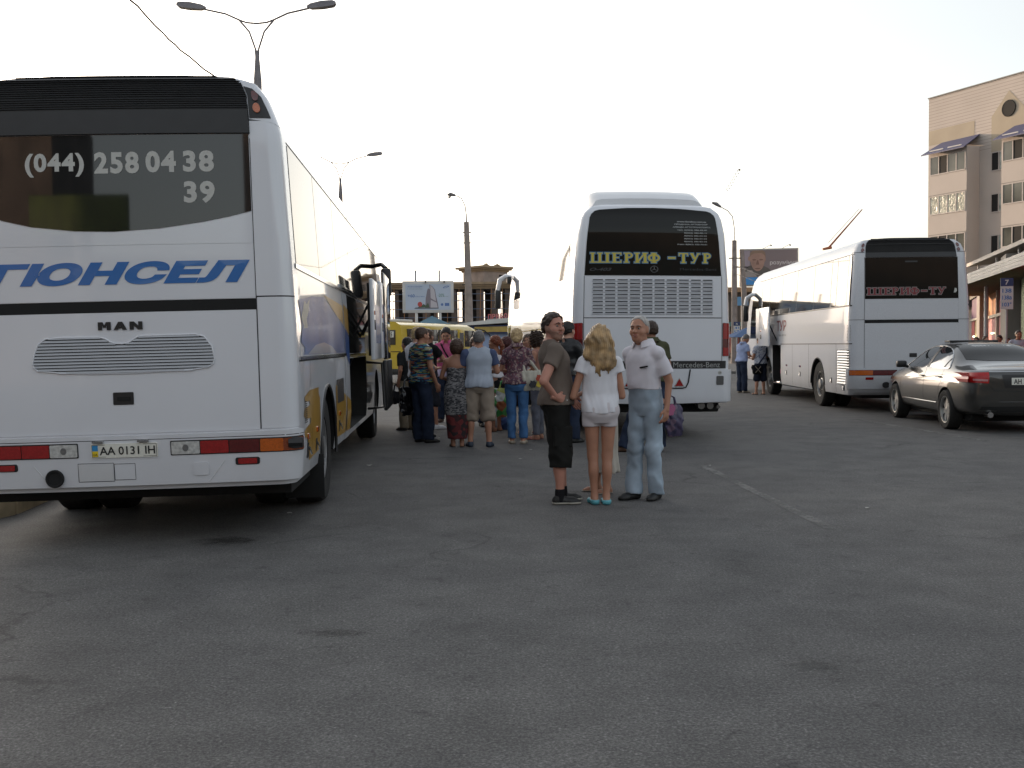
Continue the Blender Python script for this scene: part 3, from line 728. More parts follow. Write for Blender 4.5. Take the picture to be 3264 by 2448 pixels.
    def text(s, name, st, u0, u1, z0, z1, m, parent, d=.006, bold=0.0, shear=0.0, tilt=0.0, sp=1.0):
        V, Fc, _ = text2d(st, bold, sp)
        P = [s.Q(u0 + v[0] * (u1 - u0) + shear * (v[1] - .5), z0 + v[1] * (z1 - z0) + tilt * (v[0] - .5), d) for v in V]
        return mesh(name, P, Fc, m, parent, smooth=False)
    def slats(s, name, poly, zs, h, m, parent, d=.012, dz=.010):
        """louvre strips clipped to an outline"""
        mb = MB(); k = len(poly)
        for z in zs:
            X = []
            for i in range(k):
                (u0, z0), (u1, z1) = poly[i], poly[(i + 1) % k]
                if (z0 <= z) != (z1 <= z): X.append(u0 + (u1 - u0) * (z - z0) / (z1 - z0))
            X.sort()
            for a, b in zip(X[::2], X[1::2]):
                n = max(1, int((b - a) / .15))
                for i in range(n):
                    p, q = a + (b - a) * i / n, a + (b - a) * (i + 1) / n
                    mb.add([s.Q(p, z - h / 2, d), s.Q(q, z - h / 2, d), s.Q(q, z + h / 2, d - dz), s.Q(p, z + h / 2, d - dz), s.Q(q, z - h / 2, d - dz - .004), s.Q(p, z - h / 2, d - dz - .004)], [(0, 1, 2, 3), (5, 4, 1, 0)])
        return mb.obj(name, m, parent)

def cut(o, cutters):
    for c in cutters:
        m = o.modifiers.new('cut', 'BOOLEAN'); m.operation = 'DIFFERENCE'; m.object = c; m.solver = 'EXACT'; m.material_mode = 'TRANSFER'
    dg = bpy.context.evaluated_depsgraph_get(); me = bpy.data.meshes.new_from_object(o.evaluated_get(dg))
    o.modifiers.clear(); old = o.data; o.data = me
    try: me.set_sharp_from_angle(angle=R(45))
    except Exception: pass
    for c in cutters:
        COL.objects.unlink(c); bpy.data.objects.remove(c)
def cyl_x(x0, x1, y, z, r, m, n=48, flat=None):
    mb = MB(); V = []
    for x in (x0, x1): V += [(x, y + r * math.cos(2 * math.pi * i / n), z + r * math.sin(2 * math.pi * i / n)) for i in range(n)]
    mb.add(V, [tuple(range(n - 1, -1, -1)), tuple(range(n, 2 * n))] + [(i, (i + 1) % n, n + (i + 1) % n, n + i) for i in range(n)])
    return mb.obj('cutter', m, fix=True)
def box_cut(*a, m=None):
    return MB().box(*a).obj('cutter', m or HOLD, fix=True)
def wheel(parent, x, y, z, r, side, wd=.28, rimr=.29, car=False, rimm=None):
    """a wheel as tyre > rim, its outer face towards side (+1 right, -1 left)"""
    M = Matrix.Translation((x, y, z)) @ Matrix.Rotation(math.pi / 2 * side, 4, 'Y')
    h = wd / 2; b = MB()
    b.lathe([(rimr, -h * .9), (r * .90, -h), (r * .985, -h * .8), (r, -h * .4), (r, h * .4), (r * .985, h * .8), (r * .93, h), (r * .80, h * 1.03), (rimr * 1.02, h * .92), (rimr, h * .7), (rimr, -h * .9)], 40, M)
    for k in (-.5, 0, .5): b.lathe([(r * 1.001, h * (k - .05)), (r * 1.006, h * (k - .14)), (r * 1.006, h * (k + .14)), (r * 1.001, h * (k + .05))], 40, M)
    t = b.obj('wheel', RUBBER, parent)
    rb = MB()
    if not car:
        rb.lathe([(rimr, -h * .3), (rimr, h * .86), (rimr * .93, h * .84), (rimr * .86, h * .25), (rimr * .66, h * .10), (rimr * .62, h * .45), (rimr * .40, h * .62), (rimr * .36, h * .95), (0, h * 1.0)], 32, M)
        for i in range(10):
            a = 2 * math.pi * i / 10; rb.lathe([(.016, h * .1), (.016, h * .45), (0, h * .48)], 8, M @ Matrix.Translation((rimr * .75 * math.cos(a), rimr * .75 * math.sin(a), 0)))
        rb.obj('rim', rimm or RIM, t)
    else:
        rb.lathe([(rimr, -h * .3), (rimr, h * .9), (rimr * .94, h * .88), (rimr * .92, h * .45), (rimr * .86, h * .40), (rimr * .86, -h * .3)], 36, M)
        rb.lathe([(rimr * .86, -h * .1), (0, -h * .1)], 24, M)
        for i in range(7):
            A = M @ Matrix.Rotation(2 * math.pi * i / 7, 4, 'Z')
            rb.add([A @ Vector(p) for p in ((rimr * .12, -.030, h * .62), (rimr * .12, .030, h * .62), (rimr * .88, .052, h * .55), (rimr * .88, -.052, h * .55), (rimr * .12, -.034, h * .2), (rimr * .12, .034, h * .2), (rimr * .88, .060, h * .2), (rimr * .88, -.060, h * .2))], [(0, 1, 2, 3), (0, 4, 5, 1), (3, 2, 6, 7), (0, 3, 7, 4), (1, 5, 6, 2)])
        rb.lathe([(rimr * .2, h * .1), (rimr * .19, h * .66), (0, h * .7)], 16, M)
        rb.obj('rim', rimm or RIM, t)
    return t
def latch(sh, root, u, z):
    l = sh.rrect('latch', u - .045, u + .045, z - .06, z + .06, .012, BLK, root, .004); 
    mb = MB(); q0, q1 = sh.Q(u - .02, z + .03, .012), sh.Q(u + .03, z - .03, .03); mb.tube([q0, q1], .009, 6); mb.obj('latch_lever', CHROME, l)
def marker(sh, root, u, z): sh.rrect('side_marker', u - .045, u + .045, z - .022, z + .022, .008, ORG, root, .012, back=.014)
def plate(sh, root, u0, u1, z0, z1, txt, d, reg=True):
    pl = sh.rrect('number_plate', u0, u1, z0, z1, .008, PLATE, root, d, back=.012)
    e = .006; mbp = [(u0 + e, u1 - e, z1 - e - .003, z1 - e), (u0 + e, u1 - e, z0 + e, z0 + e + .003), (u0 + e, u0 + e + .003, z0 + e, z1 - e), (u1 - e - .003, u1 - e, z0 + e, z1 - e)]
    mb = MB()
    for a, b, c, f in mbp: mb.add([sh.Q(a, c, d + .001), sh.Q(b, c, d + .001), sh.Q(b, f, d + .001), sh.Q(a, f, d + .001)], [(0, 1, 2, 3)])
    mb.obj('plate_border', INK, pl, smooth=False)
    if reg:
        w_ = (u1 - u0) * .085
        sh.rect('flag_blue', u0 + .010, u0 + .010 + w_, (z0 + z1) / 2, z1 - .010, UAB, pl, d + .0015, back=None); sh.rect('flag_yellow', u0 + .010, u0 + .010 + w_, z0 + .010, (z0 + z1) / 2, UAY, pl, d + .0015, back=None)
        sh.text('country_code', 'UA', u0 + .014, u0 + .006 + w_, z0 + .016, z0 + .034, INK, pl, d + .003)
        sh.text('registration', txt, u0 + .022 + w_, u1 - .018, z0 + .022, z1 - .020, INK, pl, d + .003, bold=.012)
    return pl

# ============ the nearest coach, cut off by the left edge
A = Shell(1.222, 12.0, .13, .3, [(.3, 1.16), (.45, 1.195), (.7, 1.22), (1.6, 1.22), (2.05, 1.205), (2.98, 1.16), (3.08, 1.14), (3.27, 1.07), (3.38, .99), (3.44, .82), (3.46, .4), (3.465, .02)], [(.3, .10), (.45, .03), (.85, 0), (2.3, 0), (3.0, .02), (3.25, .05), (3.40, .09), (3.44, .15), (3.465, .4)], .045)
ra = empty('coach', 'white coach nearest the camera with blue lettering and a phone number on its rear window', 'coach', (-2.79, 7.5, 0), R(3.6), 'white coaches parked in the square', R(-1.0))
ab = A.body('body', [.42, .5, .6, .75, .9, 1.1, 1.35, 1.6, 1.85, 2.05, 2.3, 2.6, 2.98, 3.08, 3.16, 3.25, 3.31, 3.36, 3.38, 3.40, 3.42, 3.44, 3.45, 3.46, 3.465], PAINT)
YW, YF = 2.10, 6.0
cut(ab, [cyl_x(.75, 1.5, YW, .50, .575, BLKM), cyl_x(-1.5, -.75, YW, .50, .575, BLKM), cyl_x(.75, 1.5, 8.8, .50, .575, BLKM), box_cut(.2, 1.5, 4.36, 6.8, .48, 1.30)])
ab.parent = ra
for sx in (1, -1):
    wheel(ra, sx * 1.04, YW, .495, .50, sx); wheel(ra, sx * .69, YW, .495, .50, sx, rimr=.28)
    wheel(ra, sx * 1.04, 8.8, .495, .50, sx)
u = lambda y: A.su(y * 1.037 + .24)
# rear: louvre, lip, window, panels
pol = [(-.962, 3.165), (.962, 3.165), (.962, 3.405), (.5, 3.435), (-.5, 3.435), (-.962, 3.405)]
lv = A.patch('engine_louvre', pol, BLK, ra, .012, res=.04, back=.02); A.slats('louvre_slats', pol, [3.185 + .0165 * i for i in range(15)], .008, mat('louvre_grey', (.030, .031, .033), .45), lv, .022, .008)
A.patch('louvre_lip', [(-.962, 2.995), (.962, 2.995), (.962, 3.16), (-.962, 3.16)], BLK, ra, .030, res=.08, back=.05)
wb = [(.955, 2.433), (.80, 2.396), (.614, 2.360), (.29, 2.315), (-.032, 2.297), (-.30, 2.305), (-.614, 2.342), (-.823, 2.392), (-.955, 2.433)]
rw = A.patch('rear_window', [(-.955, 2.99), (.955, 2.99)][::-1] + [(-.955, 2.99)][:0] + wb[::-1], GLASS, ra, .006, res=.1)
pv, pf = [], []
for st_, u0, u1, z0, z1 in (('(044)', -.640, -.222, 2.695, 2.865), ('258', -.150, .166, 2.712, 2.868), ('04', .212, .426, 2.716, 2.872), ('38', .475, .695, 2.718, 2.873), ('39', .475, .695, 2.492, 2.652)):
    V, Fc, _ = text2d(st_, .042, 1.16); b0 = len(pv); pv += [A.Q(u0 + v[0] * (u1 - u0), z0 + v[1] * (z1 - z0), .010) for v in V]; pf += [tuple(b0 + i for i in f) for f in Fc]
mesh('lettering', pv, pf, LETW, rw, smooth=False)
A.patch('rear_panel', [(-.955, 2.20), (.955, 2.20)] + [(x, z - .006) for x, z in wb], PAINT, ra, .003, res=.1)
rp = A.rect('rear_panel', -.955, .955, 1.80, 2.193, PAINT, ra, .003, res=.1)
A.text('lettering', 'ГЮНСЕЛ', -.90, .88, 1.915, 2.080, BLUE, rp, .007, bold=.06, shear=.10, sp=1.05)
A.rect('stripe', -.975, .965, 1.715, 1.797, BLKM, ra, .001, back=None, res=.1)
ed = A.rect('engine_door', -.962, .957, .838, 1.712, PAINT, ra, .004, res=.1)
mb = MB()
for x0, strokes in ((-.166, (((0, 0), (.030, 0), (.030, 1), (0, 1)), ((.062, 0), (.092, 0), (.092, 1), (.062, 1)), ((.018, 1), (.034, 1), (.056, .30), (.038, .30)), ((.058, 1), (.074, 1), (.056, .30), (.038, .30)))), (-.056, (((0, 0), (.032, 0), (.062, 1), (.034, 1)), ((.064, 0), (.096, 0), (.064, 1), (.034, 1)), ((.024, .18), (.074, .18), (.068, .40), (.030, .40)))), (.058, (((0, 0), (.030, 0), (.030, 1), (0, 1)), ((.062, 0), (.092, 0), (.092, 1), (.062, 1)), ((.0, 1), (.032, 1), (.092, 0), (.060, 0))))):
    for k_, q in enumerate(strokes): mb.add([A.Q(x0 + a, 1.589 + b * .059, .012 + .0006 * k_) for a, b in q], [(0, 1, 2, 3)])
mb.obj('lettering', BLK, ed, smooth=False)
gp = [(-.640, 1.356), (-.627, 1.421), (-.597, 1.496), (-.542, 1.536), (-.436, 1.543), (-.158, 1.540), (-.116, 1.527), (-.085, 1.505), (-.045, 1.492), (0, 1.489), (.043, 1.495), (.075, 1.515), (.105, 1.535), (.142, 1.543), (.519, 1.546), (.583, 1.528), (.635, 1.453), (.650, 1.364), (.638, 1.326), (.597, 1.302), (.466, 1.287), (.088, 1.275), (-.233, 1.276), (-.446, 1.288), (-.60, 1.305), (-.630, 1.325)]
gr = A.patch('grille', gp, BLKM, ed, .006, res=.15); A.slats('grille_slat', gp, [1.290 + .0225 * i for i in range(12)], .0165, SILV, ed, .016, .009)
mb = MB(); mb.tube([A.Q(x, z, .008) for x, z in gp + gp[:1]], .006, 6, cap=False); mb.obj('grille_frame', PAINT, ed)
hd_ = A.rrect('door_handle', -.080, .066, 1.047, 1.138, .008, BLK, ed, .008); A.rrect('handle_pull', -.05, .045, 1.075, 1.105, .006, BLKM, hd_, .014)
# corner pillars with the round lamps
for sg in (1, -1):
    cp = A.patch('corner_cap', [(sg * .968, 3.10), (sg * (A.u2 + .02), 3.06), (sg * (A.u2 - .0), 3.20), (sg * (A.u2 - .06), 3.34), (sg * (A.u1 + .05), 3.375), (sg * .968, 3.38)], PAINT, ra, .006, res=.04)
    lc = A.patch('lamp_cluster', [(sg * .972, 3.108), (sg * 1.165, 3.108), (sg * 1.150, 3.17), (sg * 1.115, 3.26), (sg * 1.06, 3.325), (sg * .972, 3.345)], BLK, ra, .012, res=.04, back=.012)
    for nm, zc, mm in (('brake_lamp', 3.268, DRED), ('indicator_lamp', 3.180, ORG)):
        A.patch(nm, [(sg * 1.045 + .036 * math.cos(a * math.pi / 10), zc + .036 * math.sin(a * math.pi / 10)) for a in range(20)], mm, lc, .024, res=.03, back=.014)
    A.patch('pillar', [(sg * .966, 1.815), (sg * (A.u2 + .02), 1.815), (sg * (A.u2 + .02), 3.05), (sg * A.u2, 3.086), (sg * .966, 3.088)], PAINT, ra, .005, res=.08)
    A.patch('corner_panel', [(sg * .972, .845), (sg * (A.u2 + .02), .845), (sg * (A.u2 + .02), 1.805), (sg * .972, 1.805)], PAINT, ra, .005, res=.08)
    A.rect('seam', sg * .960, sg * .967, .84, 3.38, SEAM, ra, .001, back=None); A.rect('seam', sg * .968, sg * (A.u2 + .02), 1.804, 1.816, SEAM, ra, .003, back=None); A.rect('seam', sg * .968, sg * (A.u2 + .02), 3.088, 3.104, SEAM, ra, .003, back=None)
# bumper
bp_ = A.patch('bumper', [(-(A.u2 + .03), .46), (A.u2 + .03, .46), (A.u2 + .03, .825), (A.u2 - .08, .834), (.9, .826), (-.9, .826), (-(A.u2 - .08), .834), (-(A.u2 + .03), .825)], PAINT, ra, .034, res=.05, back=.05)
A.rect('bumper_groove', -A.u2, A.u2, .792, .797, SEAM, bp_, 0.0345, back=None)
for sg, x0, x1, segs in ((1, .317, 1.268, [(.325, .525, CLR), (.531, .730, RED), (.736, .950, DRED), (.956, 1.115, ORG), (1.115, 1.262, BRNO)]), (-1, -1.268, -.335, [(-.535, -.342, CLR), (-.735, -.541, RED), (-.935, -.741, RED), (-1.115, -.941, ORG), (-1.262, -1.115, BRNO)])):
    lm = A.rrect('tail_light', x0, x1, .672, .780, .008, BLK, bp_, 0.037, back=.01)
    for a, b, mm in segs:
        A.rrect('lens', a, b, .680, .772, .008, mm, lm, .043, back=.01)
        if mm is CLR: A.patch('bulb', [((a + b) / 2 + .022 * math.cos(t * .628), .726 + .026 * math.sin(t * .628)) for t in range(10)], mat('bulb_grey', (.22, .22, .22), .3, metal=.5), lm, .0450, back=.005)
for sg in (1, -1):
    rf = A.rrect('reflector_housing', sg * .862 - .088, sg * .862 + .088, .586, .640, .015, BLK, bp_, .038, back=.01); A.rrect('reflector', sg * .862 - .068, sg * .862 + .068, .593, .633, .008, RED, rf, .042, back=.008)
A.rrect('plate_recess', -.27, .255, .655, .792, .02, PAINT, bp_, .0355, back=.004)
pa = plate(A, ra, -.243, .228, .670, .772, 'AA 0131 IH', .044)
for x in (-.19, .13): A.rrect('plate_lamp', x - .04, x + .04, .780, .795, .005, CHROME, bp_, .060, back=.03)
for x0, x1, z0, z1 in ((-.345, -.092, .497, .630), (-.088, .06, .505, .622)):
    fr = MB(); fr.tube([A.Q(a, b, .0345) for a, b in ((x0, z0), (x1, z0), (x1, z1), (x0, z1), (x0, z0))], .0022, 5); fr.obj('cover_seam', SEAM, bp_)
A.rrect('cover_plate', -.340, -.097, .502, .625, .006, PAINT2, bp_, .0355, back=.003); A.rrect('tow_cover', .475, .583, .520, .615, .02, PAINT, bp_, .041, back=.01)
for a, b in (((.70, .625), (.58, .47)), ((-.66, .62), (-.54, .47))):
    mb = MB(); mb.tube([A.Q(*a, .033), A.Q((a[0] + b[0]) / 2, (a[1] + b[1]) / 2, .0335), A.Q(*b, .033)], .004, 6); mb.obj('bumper_crease', PAINT2, bp_)
mb = MB(); p0 = A.Q(-.513, .525, .0); mb.lathe([(.045, .02), (.062, .0), (.066, .05), (.060, .062), (.050, .060), (.048, .052), (0, .050)], 24, Matrix.Translation(p0) @ Matrix.Rotation(math.pi / 2, 4, 'X')); mb.obj('exhaust_pipe', BLKM, ra)
mb = MB(); mb.box(-1.12, 1.12, .35, 1.5, .32, .47); mb.box(-.9, .9, 1.5, 11.5, .24, .47); mb.tube([(-.9, YW, .45), (.9, YW, .45)], .16, 12); mb.obj('chassis', BLKM, ra)  # chassis boxes made extra low and wide to deepen the shade underneath
# right side
for y0, y1 in ((.12, 1.55), (1.57, 3.02), (3.04, 4.48), (4.50, 5.95), (5.97, 7.4), (7.42, 9.5)):
    for sg in (1, -1): A.rect('side_window', sg * u(y0), sg * u(y1), 2.075, 2.975, GLASS, ra, .004, res=.4)
for sg in (1, -1):
    A.rect('window_trim', sg * u(.06), sg * u(11.0), 2.035, 2.070, CHROME if sg > 0 else BLK, ra, .010, res=.5, back=.01); A.rect('gutter', sg * u(.1), sg * u(11.0), 2.985, 2.997, SEAM, ra, .003, res=.5, back=None)
A.rect('side_rail', u(.0), u(3.55), 1.335, 1.362, CHROME, ra, .012, res=.4, back=.012); A.rect('seam', u(.0), u(3.55), 1.322, 1.334, SEAM, ra, .002, back=None, res=.4)
pb = lambda n, P, m, d=.0045: A.patch(n, [(u(y), z) for y, z in P], m, ra, d, back=None, res=.3)
pb('blue_swoosh', [(.10, 1.795), (.9, 1.86), (1.75, 1.895), (2.35, 1.81), (3.35, 1.665), (3.42, 1.650), (3.42, 1.372), (.25, 1.372), (.35, 1.43), (.12, 1.47), (.22, 1.60)], MURAL)
pb('gold_stripe', [(1.78, 1.92), (2.6, 1.90), (3.40, 1.88), (3.40, 1.672), (2.5, 1.795)], GOLD)
for P in ([(.18, 1.66), (.30, 1.60), (.45, 1.64), (.62, 1.72), (.75, 1.83), (.55, 1.78), (.42, 1.80)], [(.30, 1.58), (.52, 1.59), (.50, 1.66), (.36, 1.65)]): pb('pale_fleck', P, PALE, .006)
pb('pale_arc', [(.5, 1.376), (2.6, 1.376), (2.2, 1.44), (1.6, 1.475), (1.0, 1.45)], mat('mural_lilac', (.50, .47, .52), .35, coat=.8), .006)
pb('gold_splash', [(.22, 1.045), (.55, 1.085), (1.10, 1.086), (1.10, 1.03), (1.17, .99), (1.17, .55), (.48, .52), (.42, .62), (.30, .72), (.15, .735), (.13, .78), (.30, .80), (.52, .82), (.52, .86), (.25, .87), (.15, .90), (.20, .95), (.52, .965), (.50, 1.00), (.22, 1.0)], GOLD)
pb('gold_splash', [(2.46, 1.05), (2.75, 1.03), (3.42, .90), (3.42, .50), (2.50, .52), (2.44, .7)], GOLD)
pn = A.patch('side_pillar_panel', [(u(3.45), .42), (u(3.90), .42), (u(3.90), 2.03), (u(3.45), 2.03)], PAINT, ra, .006, res=.4)
for P, m in (([(3.46, 1.90), (3.89, 1.86), (3.89, 1.56), (3.46, 1.66)], GOLD), ([(3.46, 1.645), (3.89, 1.545), (3.89, 1.22), (3.46, 1.37)], MURAL), ([(3.46, .90), (3.89, .82), (3.89, .50), (3.46, .50)], GOLD)): A.patch('panel_stripe', [(u(y), z) for y, z in P], m, pn, .010, back=None, res=.3)
for y in (3.435, 3.915): A.rect('seam', u(y - .012), u(y + .012), .42, 2.03, SEAM, ra, .003, back=None)
for y in (.62, 2.44): A.rect('seam', u(y - .004), u(y + .004), .44, 1.32, SEAM, ra, .003, back=None)
A.rect('dark_side_glass', u(3.95), u(6.3), 1.36, 2.025, GLASS2, ra, .005, res=.4)
A.rect('side_rail', u(3.95), u(6.3), 1.315, 1.35, CHROME, ra, .010, res=.4, back=.01)
marker(A, ra, u(.36), .725); marker(A, ra, u(.95), .735); latch(A, ra, u(.38), .61); latch(A, ra, u(.92), .60); marker(A, ra, u(2.75), .75); latch(A, ra, u(2.75), .62)
A.rrect('service_hatch', u(2.55), u(3.2), .86, 1.10, .02, BLK, ra, .006)
mb = MB()
for i in range(11): z = .84 + .016 * i; mb.add([A.Q(u(.20), z, .006), A.Q(u(.33), z, .006), A.Q(u(.33), z + .008, .006), A.Q(u(.20), z + .008, .006)], [(0, 1, 2, 3)])
mb.obj('side_vents', SEAM, ra, smooth=False)
mb = MB(); V = []
n = 28
for i in range(n + 1):
    a = math.pi * i / n * 1.12 - .12 * math.pi / 2; V.append((1.220, YW + .578 * math.cos(a), .50 + .578 * math.sin(a)))
mb.tube(V, .016, 6); mb.obj('wheel_arch', BLK, ra)
MB().bbox(.90, 1.24, YW - .66, YW - .64, .12, .50, .006).obj('mud_flap', BLKM, ra)
mb = MB(); mb.tube([(1.16, .05, .73), (1.262, .05, .73)], [.045, .04], 10); mb.obj('fuel_cap', BLK, ra)
# raised hold flaps and the open front door
def flap(x, y0, y1, z0, z1, nm='luggage_flap'):
    b = MB(); b.bbox(x, x + .045, y0, y1, z0, z1, .012); f = b.obj(nm, PAINT, ra)
    MB().box(x - .03, x - .002, y0 + .04, y1 - .04, z0 + .05, z1 - .05).obj('flap_lining', HOLD, f)
    yc = y0 + .12
    MB().bbox(x + .043, x + .055, yc + .0, yc + .09, z0 + .36, z0 + .48, .004).obj('latch', BLK, f)
    MB().bbox(x + .043, x + .055, yc + .0, yc + .07, z0 + .54, z0 + .59, .004).obj('side_marker', ORG, f)
    bb = MB(); bb.box(x + .046, x + .049, y0 + .35, y1 - .02, z0 + .2, z1 - .3); bb.obj('panel_stripe', MURAL, f)
    mbx = MB(); mbx.tube([(x - .02, y0 + .1, z1 - .3), (1.0, y0 + .2, 1.15)], .015, 6); mbx.tube([(x - .02, y1 - .1, z1 - .3), (1.0, y1 - .2, 1.15)], .015, 6); mbx.obj('gas_strut', BLK, f)
flap(1.44, 4.75, 6.05, 1.27, 2.24); flap(1.44, 6.25, 8.0, 1.27, 2.30)
d = empty('passenger_door', '', 'x'); d.parent = ra
for k in ('label', 'category'): del d[k]
MB().bbox(1.46, 1.51, 6.6, 8.1, .55, 1.24, .015).obj('door_panel', BLK, d); MB().bbox(1.47, 1.50, 6.7, 8.0, 1.25, 2.45, .012).obj('door_glass', GLASS, d)
mb = MB(); mb.tube([(1.18, 6.9, 1.22), (1.45, 6.62, 1.20), (1.47, 6.58, .60), (1.24, 6.7, .58)], .020, 8); mb.obj('door_arm', BLK, d)
mb = MB(); mb.tube([(1.1, 9.3, 2.72), (1.34, 9.0, 2.74), (1.42, 8.8, 2.66)], .035, 8); ar = mb.obj('mirror_arm', BLK, ra)
MB().bbox(1.34, 1.50, 8.70, 8.84, 2.22, 2.66, .04).obj('mirror', BLK, ar)

# ============ the middle coach
B = Shell(1.235, 10.5, .16, .3, [(.45, 1.20), (.6, 1.225), (1.8, 1.225), (2.45, 1.205), (3.13, 1.155), (3.36, 1.105), (3.46, 1.05), (3.55, .95), (3.60, .75), (3.63, .4), (3.64, .02)], [(.45, .06), (.6, .02), (1.06, 0), (2.4, 0), (3.2, .03), (3.46, .07), (3.55, .13), (3.6, .25), (3.64, .5)], .06)
rb_ = empty('coach', 'white coach facing away behind the three people, with yellow lettering across its dark rear window', 'coach', (2.153, 15.75, 0), R(6.0), 'white coaches parked in the square', R(.4))
bb_ = B.body('body', [.55, .6, .8, 1.1, 1.5, 1.8, 2.1, 2.45, 2.8, 3.13, 3.25, 3.36, 3.42, 3.46, 3.5, 3.53, 3.55, 3.575, 3.6, 3.615, 3.63, 3.64], PAINT)
cut(bb_, [cyl_x(-1.5, -.8, 3.0, .52, .58, BLKM), cyl_x(.8, 1.5, 3.0, .52, .58, BLKM), cyl_x(-1.5, -.8, 9.0, .52, .58, BLKM)]); bb_.parent = rb_
for sx in (1, -1): wheel(rb_, sx * 1.03, 3.0, .50, .50, sx); wheel(rb_, sx * .66, 3.0, .50, .50, sx, rimr=.28); wheel(rb_, sx * 1.03, 9.0, .50, .50, sx)
rwp = [(-1.075, 2.497), (1.070, 2.497), (1.045, 3.00), (1.005, 3.37), (.985, 3.42), (.93, 3.462), (.86, 3.482), (.4, 3.515), (0, 3.525), (-.4, 3.520), (-.86, 3.490), (-.94, 3.470), (-.99, 3.425), (-1.012, 3.37), (-1.05, 3.00)]
rw = B.patch('rear_window', rwp, GLASS2, rb_, .009, res=.05, back=.012)
YEL = mat('letter_yellow', (.55, .45, .06), .5); LBL = mat('letter_blue', (.10, .22, .36), .5); GRY = mat('letter_grey', (.035, .037, .04), .5)
def serif_text(sh, par, x0, x1, z0, z1, mf, mo, gl):
    """slab serif capitals built stroke by stroke: outline sheet below, fill above"""
    for m, gr, d in ((mo, .012, .0125), (mf, .0, .015)):
        mb = MB(); H = z1 - z0
        def q(u, v): return (u, z0 + v * H)
        def bar(a, b, c, e, gx=1):
            mb.add([sh.Q(a - gr, z0 + c * H - gr, d), sh.Q(b + gr, z0 + c * H - gr, d), sh.Q(b + gr, z0 + e * H + gr, d), sh.Q(a - gr, z0 + e * H + gr, d)], [(0, 1, 2, 3)])
        def sl(a, b, wd):   # slanted stroke
            (ua, va), (ub, vb) = a, b
            mb.add([sh.Q(ua - wd / 2 - gr, z0 + va * H - gr, d), sh.Q(ua + wd / 2 + gr, z0 + va * H - gr, d), sh.Q(ub + wd / 2 + gr, z0 + vb * H + gr, d), sh.Q(ub - wd / 2 - gr, z0 + vb * H + gr, d)], [(0, 1, 2, 3)])
        def ring(cx, cv, rx, rv, t, a0, a1):
            n = 16; V = []
            for i in range(n + 1):
                a = R(a0 + (a1 - a0) * i / n)
                for e in (1, -1): V.append(sh.Q(cx + (rx + e * (t / 2 + gr)) * math.cos(a), z0 + cv * H + (rv * H + e * (t * .35 + gr)) * math.sin(a), d))
            mb.add(V, [(2 * i, 2 * i + 2, 2 * i + 3, 2 * i + 1) for i in range(n)])
        st, sr, th = .042, .020, .10
        def stem(c): bar(c - st / 2, c + st / 2, 0, 1); bar(c - st / 2 - sr, c + st / 2 + sr, 0, th); bar(c - st / 2 - sr, c + st / 2 + sr, 1 - th, 1)
        for ch, x in gl:
            if ch == 'Ш': stem(x + .03); stem(x + .145); stem(x + .26); bar(x, x + .29, 0, th)
            if ch == 'Е': stem(x + .03); bar(x + .03, x + .135, 0, th); bar(x + .03, x + .135, 1 - th, 1); bar(x + .03, x + .10, .46, .56); bar(x + .12, x + .137, 0, .25); bar(x + .12, x + .137, .75, 1)
            if ch == 'Р': stem(x + .03); ring(x + .055, .74, .055, .21, .030, -95, 95)
            if ch == 'И': stem(x + .03); stem(x + .155); sl((x + .04, .08), (x + .145, .92), .026)
            if ch == 'Ф': stem(x + .10); ring(x + .10, .5, .078, .31, .032, 0, 360)
            if ch == '-': bar(x, x + .115, .42, .60)
            if ch == 'Т': stem(x + .07); bar(x, x + .14, 1 - th, 1); bar(x - .004, x + .014, .72, 1); bar(x + .126, x + .144, .72, 1)
            if ch == 'У': sl((x + .072, .42), (x + .022, 1), .044); sl((x + .05, .02), (x + .135, 1), .026); bar(x, x + .055, 1 - th, 1); bar(x + .11, x + .16, 1 - th, 1); bar(x + .02, x + .065, 0, th * 1.2)
        mb.obj('lettering', m, par, smooth=False)
serif_text(B, rw, -.98, .96, 2.686, 2.838, YEL, LBL, [('Ш', -.978), ('Е', -.640), ('Р', -.455), ('И', -.295), ('Ф', -.105), ('-', .215), ('Т', .385), ('У', .560), ('Р', .770)])
B.text('model_lettering', 'O-403', -.99, -.66, 2.562, 2.610, GRY, rw, .012, bold=.03, shear=.03); B.text('maker_lettering', 'Mercedes-Benz', .40, .99, 2.575, 2.612, mat('letter_faint', (.026, .027, .03), .5), rw, .012)
em = MB(); n = 24
em.tube([B.Q(.0 + .056 * math.cos(2 * math.pi * i / n), 2.590 + .048 * math.sin(2 * math.pi * i / n), .012) for i in range(n + 1)], .0045, 6, cap=False)
for a in (90, 210, 330): em.tube([B.Q(0, 2.590, .014), B.Q(.054 * math.cos(R(a)), 2.590 + .046 * math.sin(R(a)), .012)], [.006, .002], 6)
em.obj('emblem', mat('emblem_silver', (.16, .16, .16), .3, metal=.8), rw)
for i, (tx, a, b) in enumerate((('www.forabus.com.ua', .36, .83), ('ПРОДАЖА АВТОБУСОВ', .32, .855), ('АРЕНДА АВТОТРАНСПОРТА', .29, .90), ('тел. 8(062) 386-83-81', .36, .835), ('8(062) 386-83-11', .47, .835), ('8(062) 386-03-22', .47, .835), ('8(062) 386-01-53', .47, .835), ('8(062) 386-83-34', .47, .835), ('факс 8(062) 332-74-61', .36, .835))):
    z = 3.305 - i * .0435; B.text('notice_line', tx, a, b, z, z + .024, mat('notice_white', (.36, .37, .37), .5), rw, .012, bold=.03)
B.rect('vent_panel', -1.07, 1.065, 1.862, 2.487, PAINT, rb_, .004, res=.15)
mb = MB(); ml = MB()
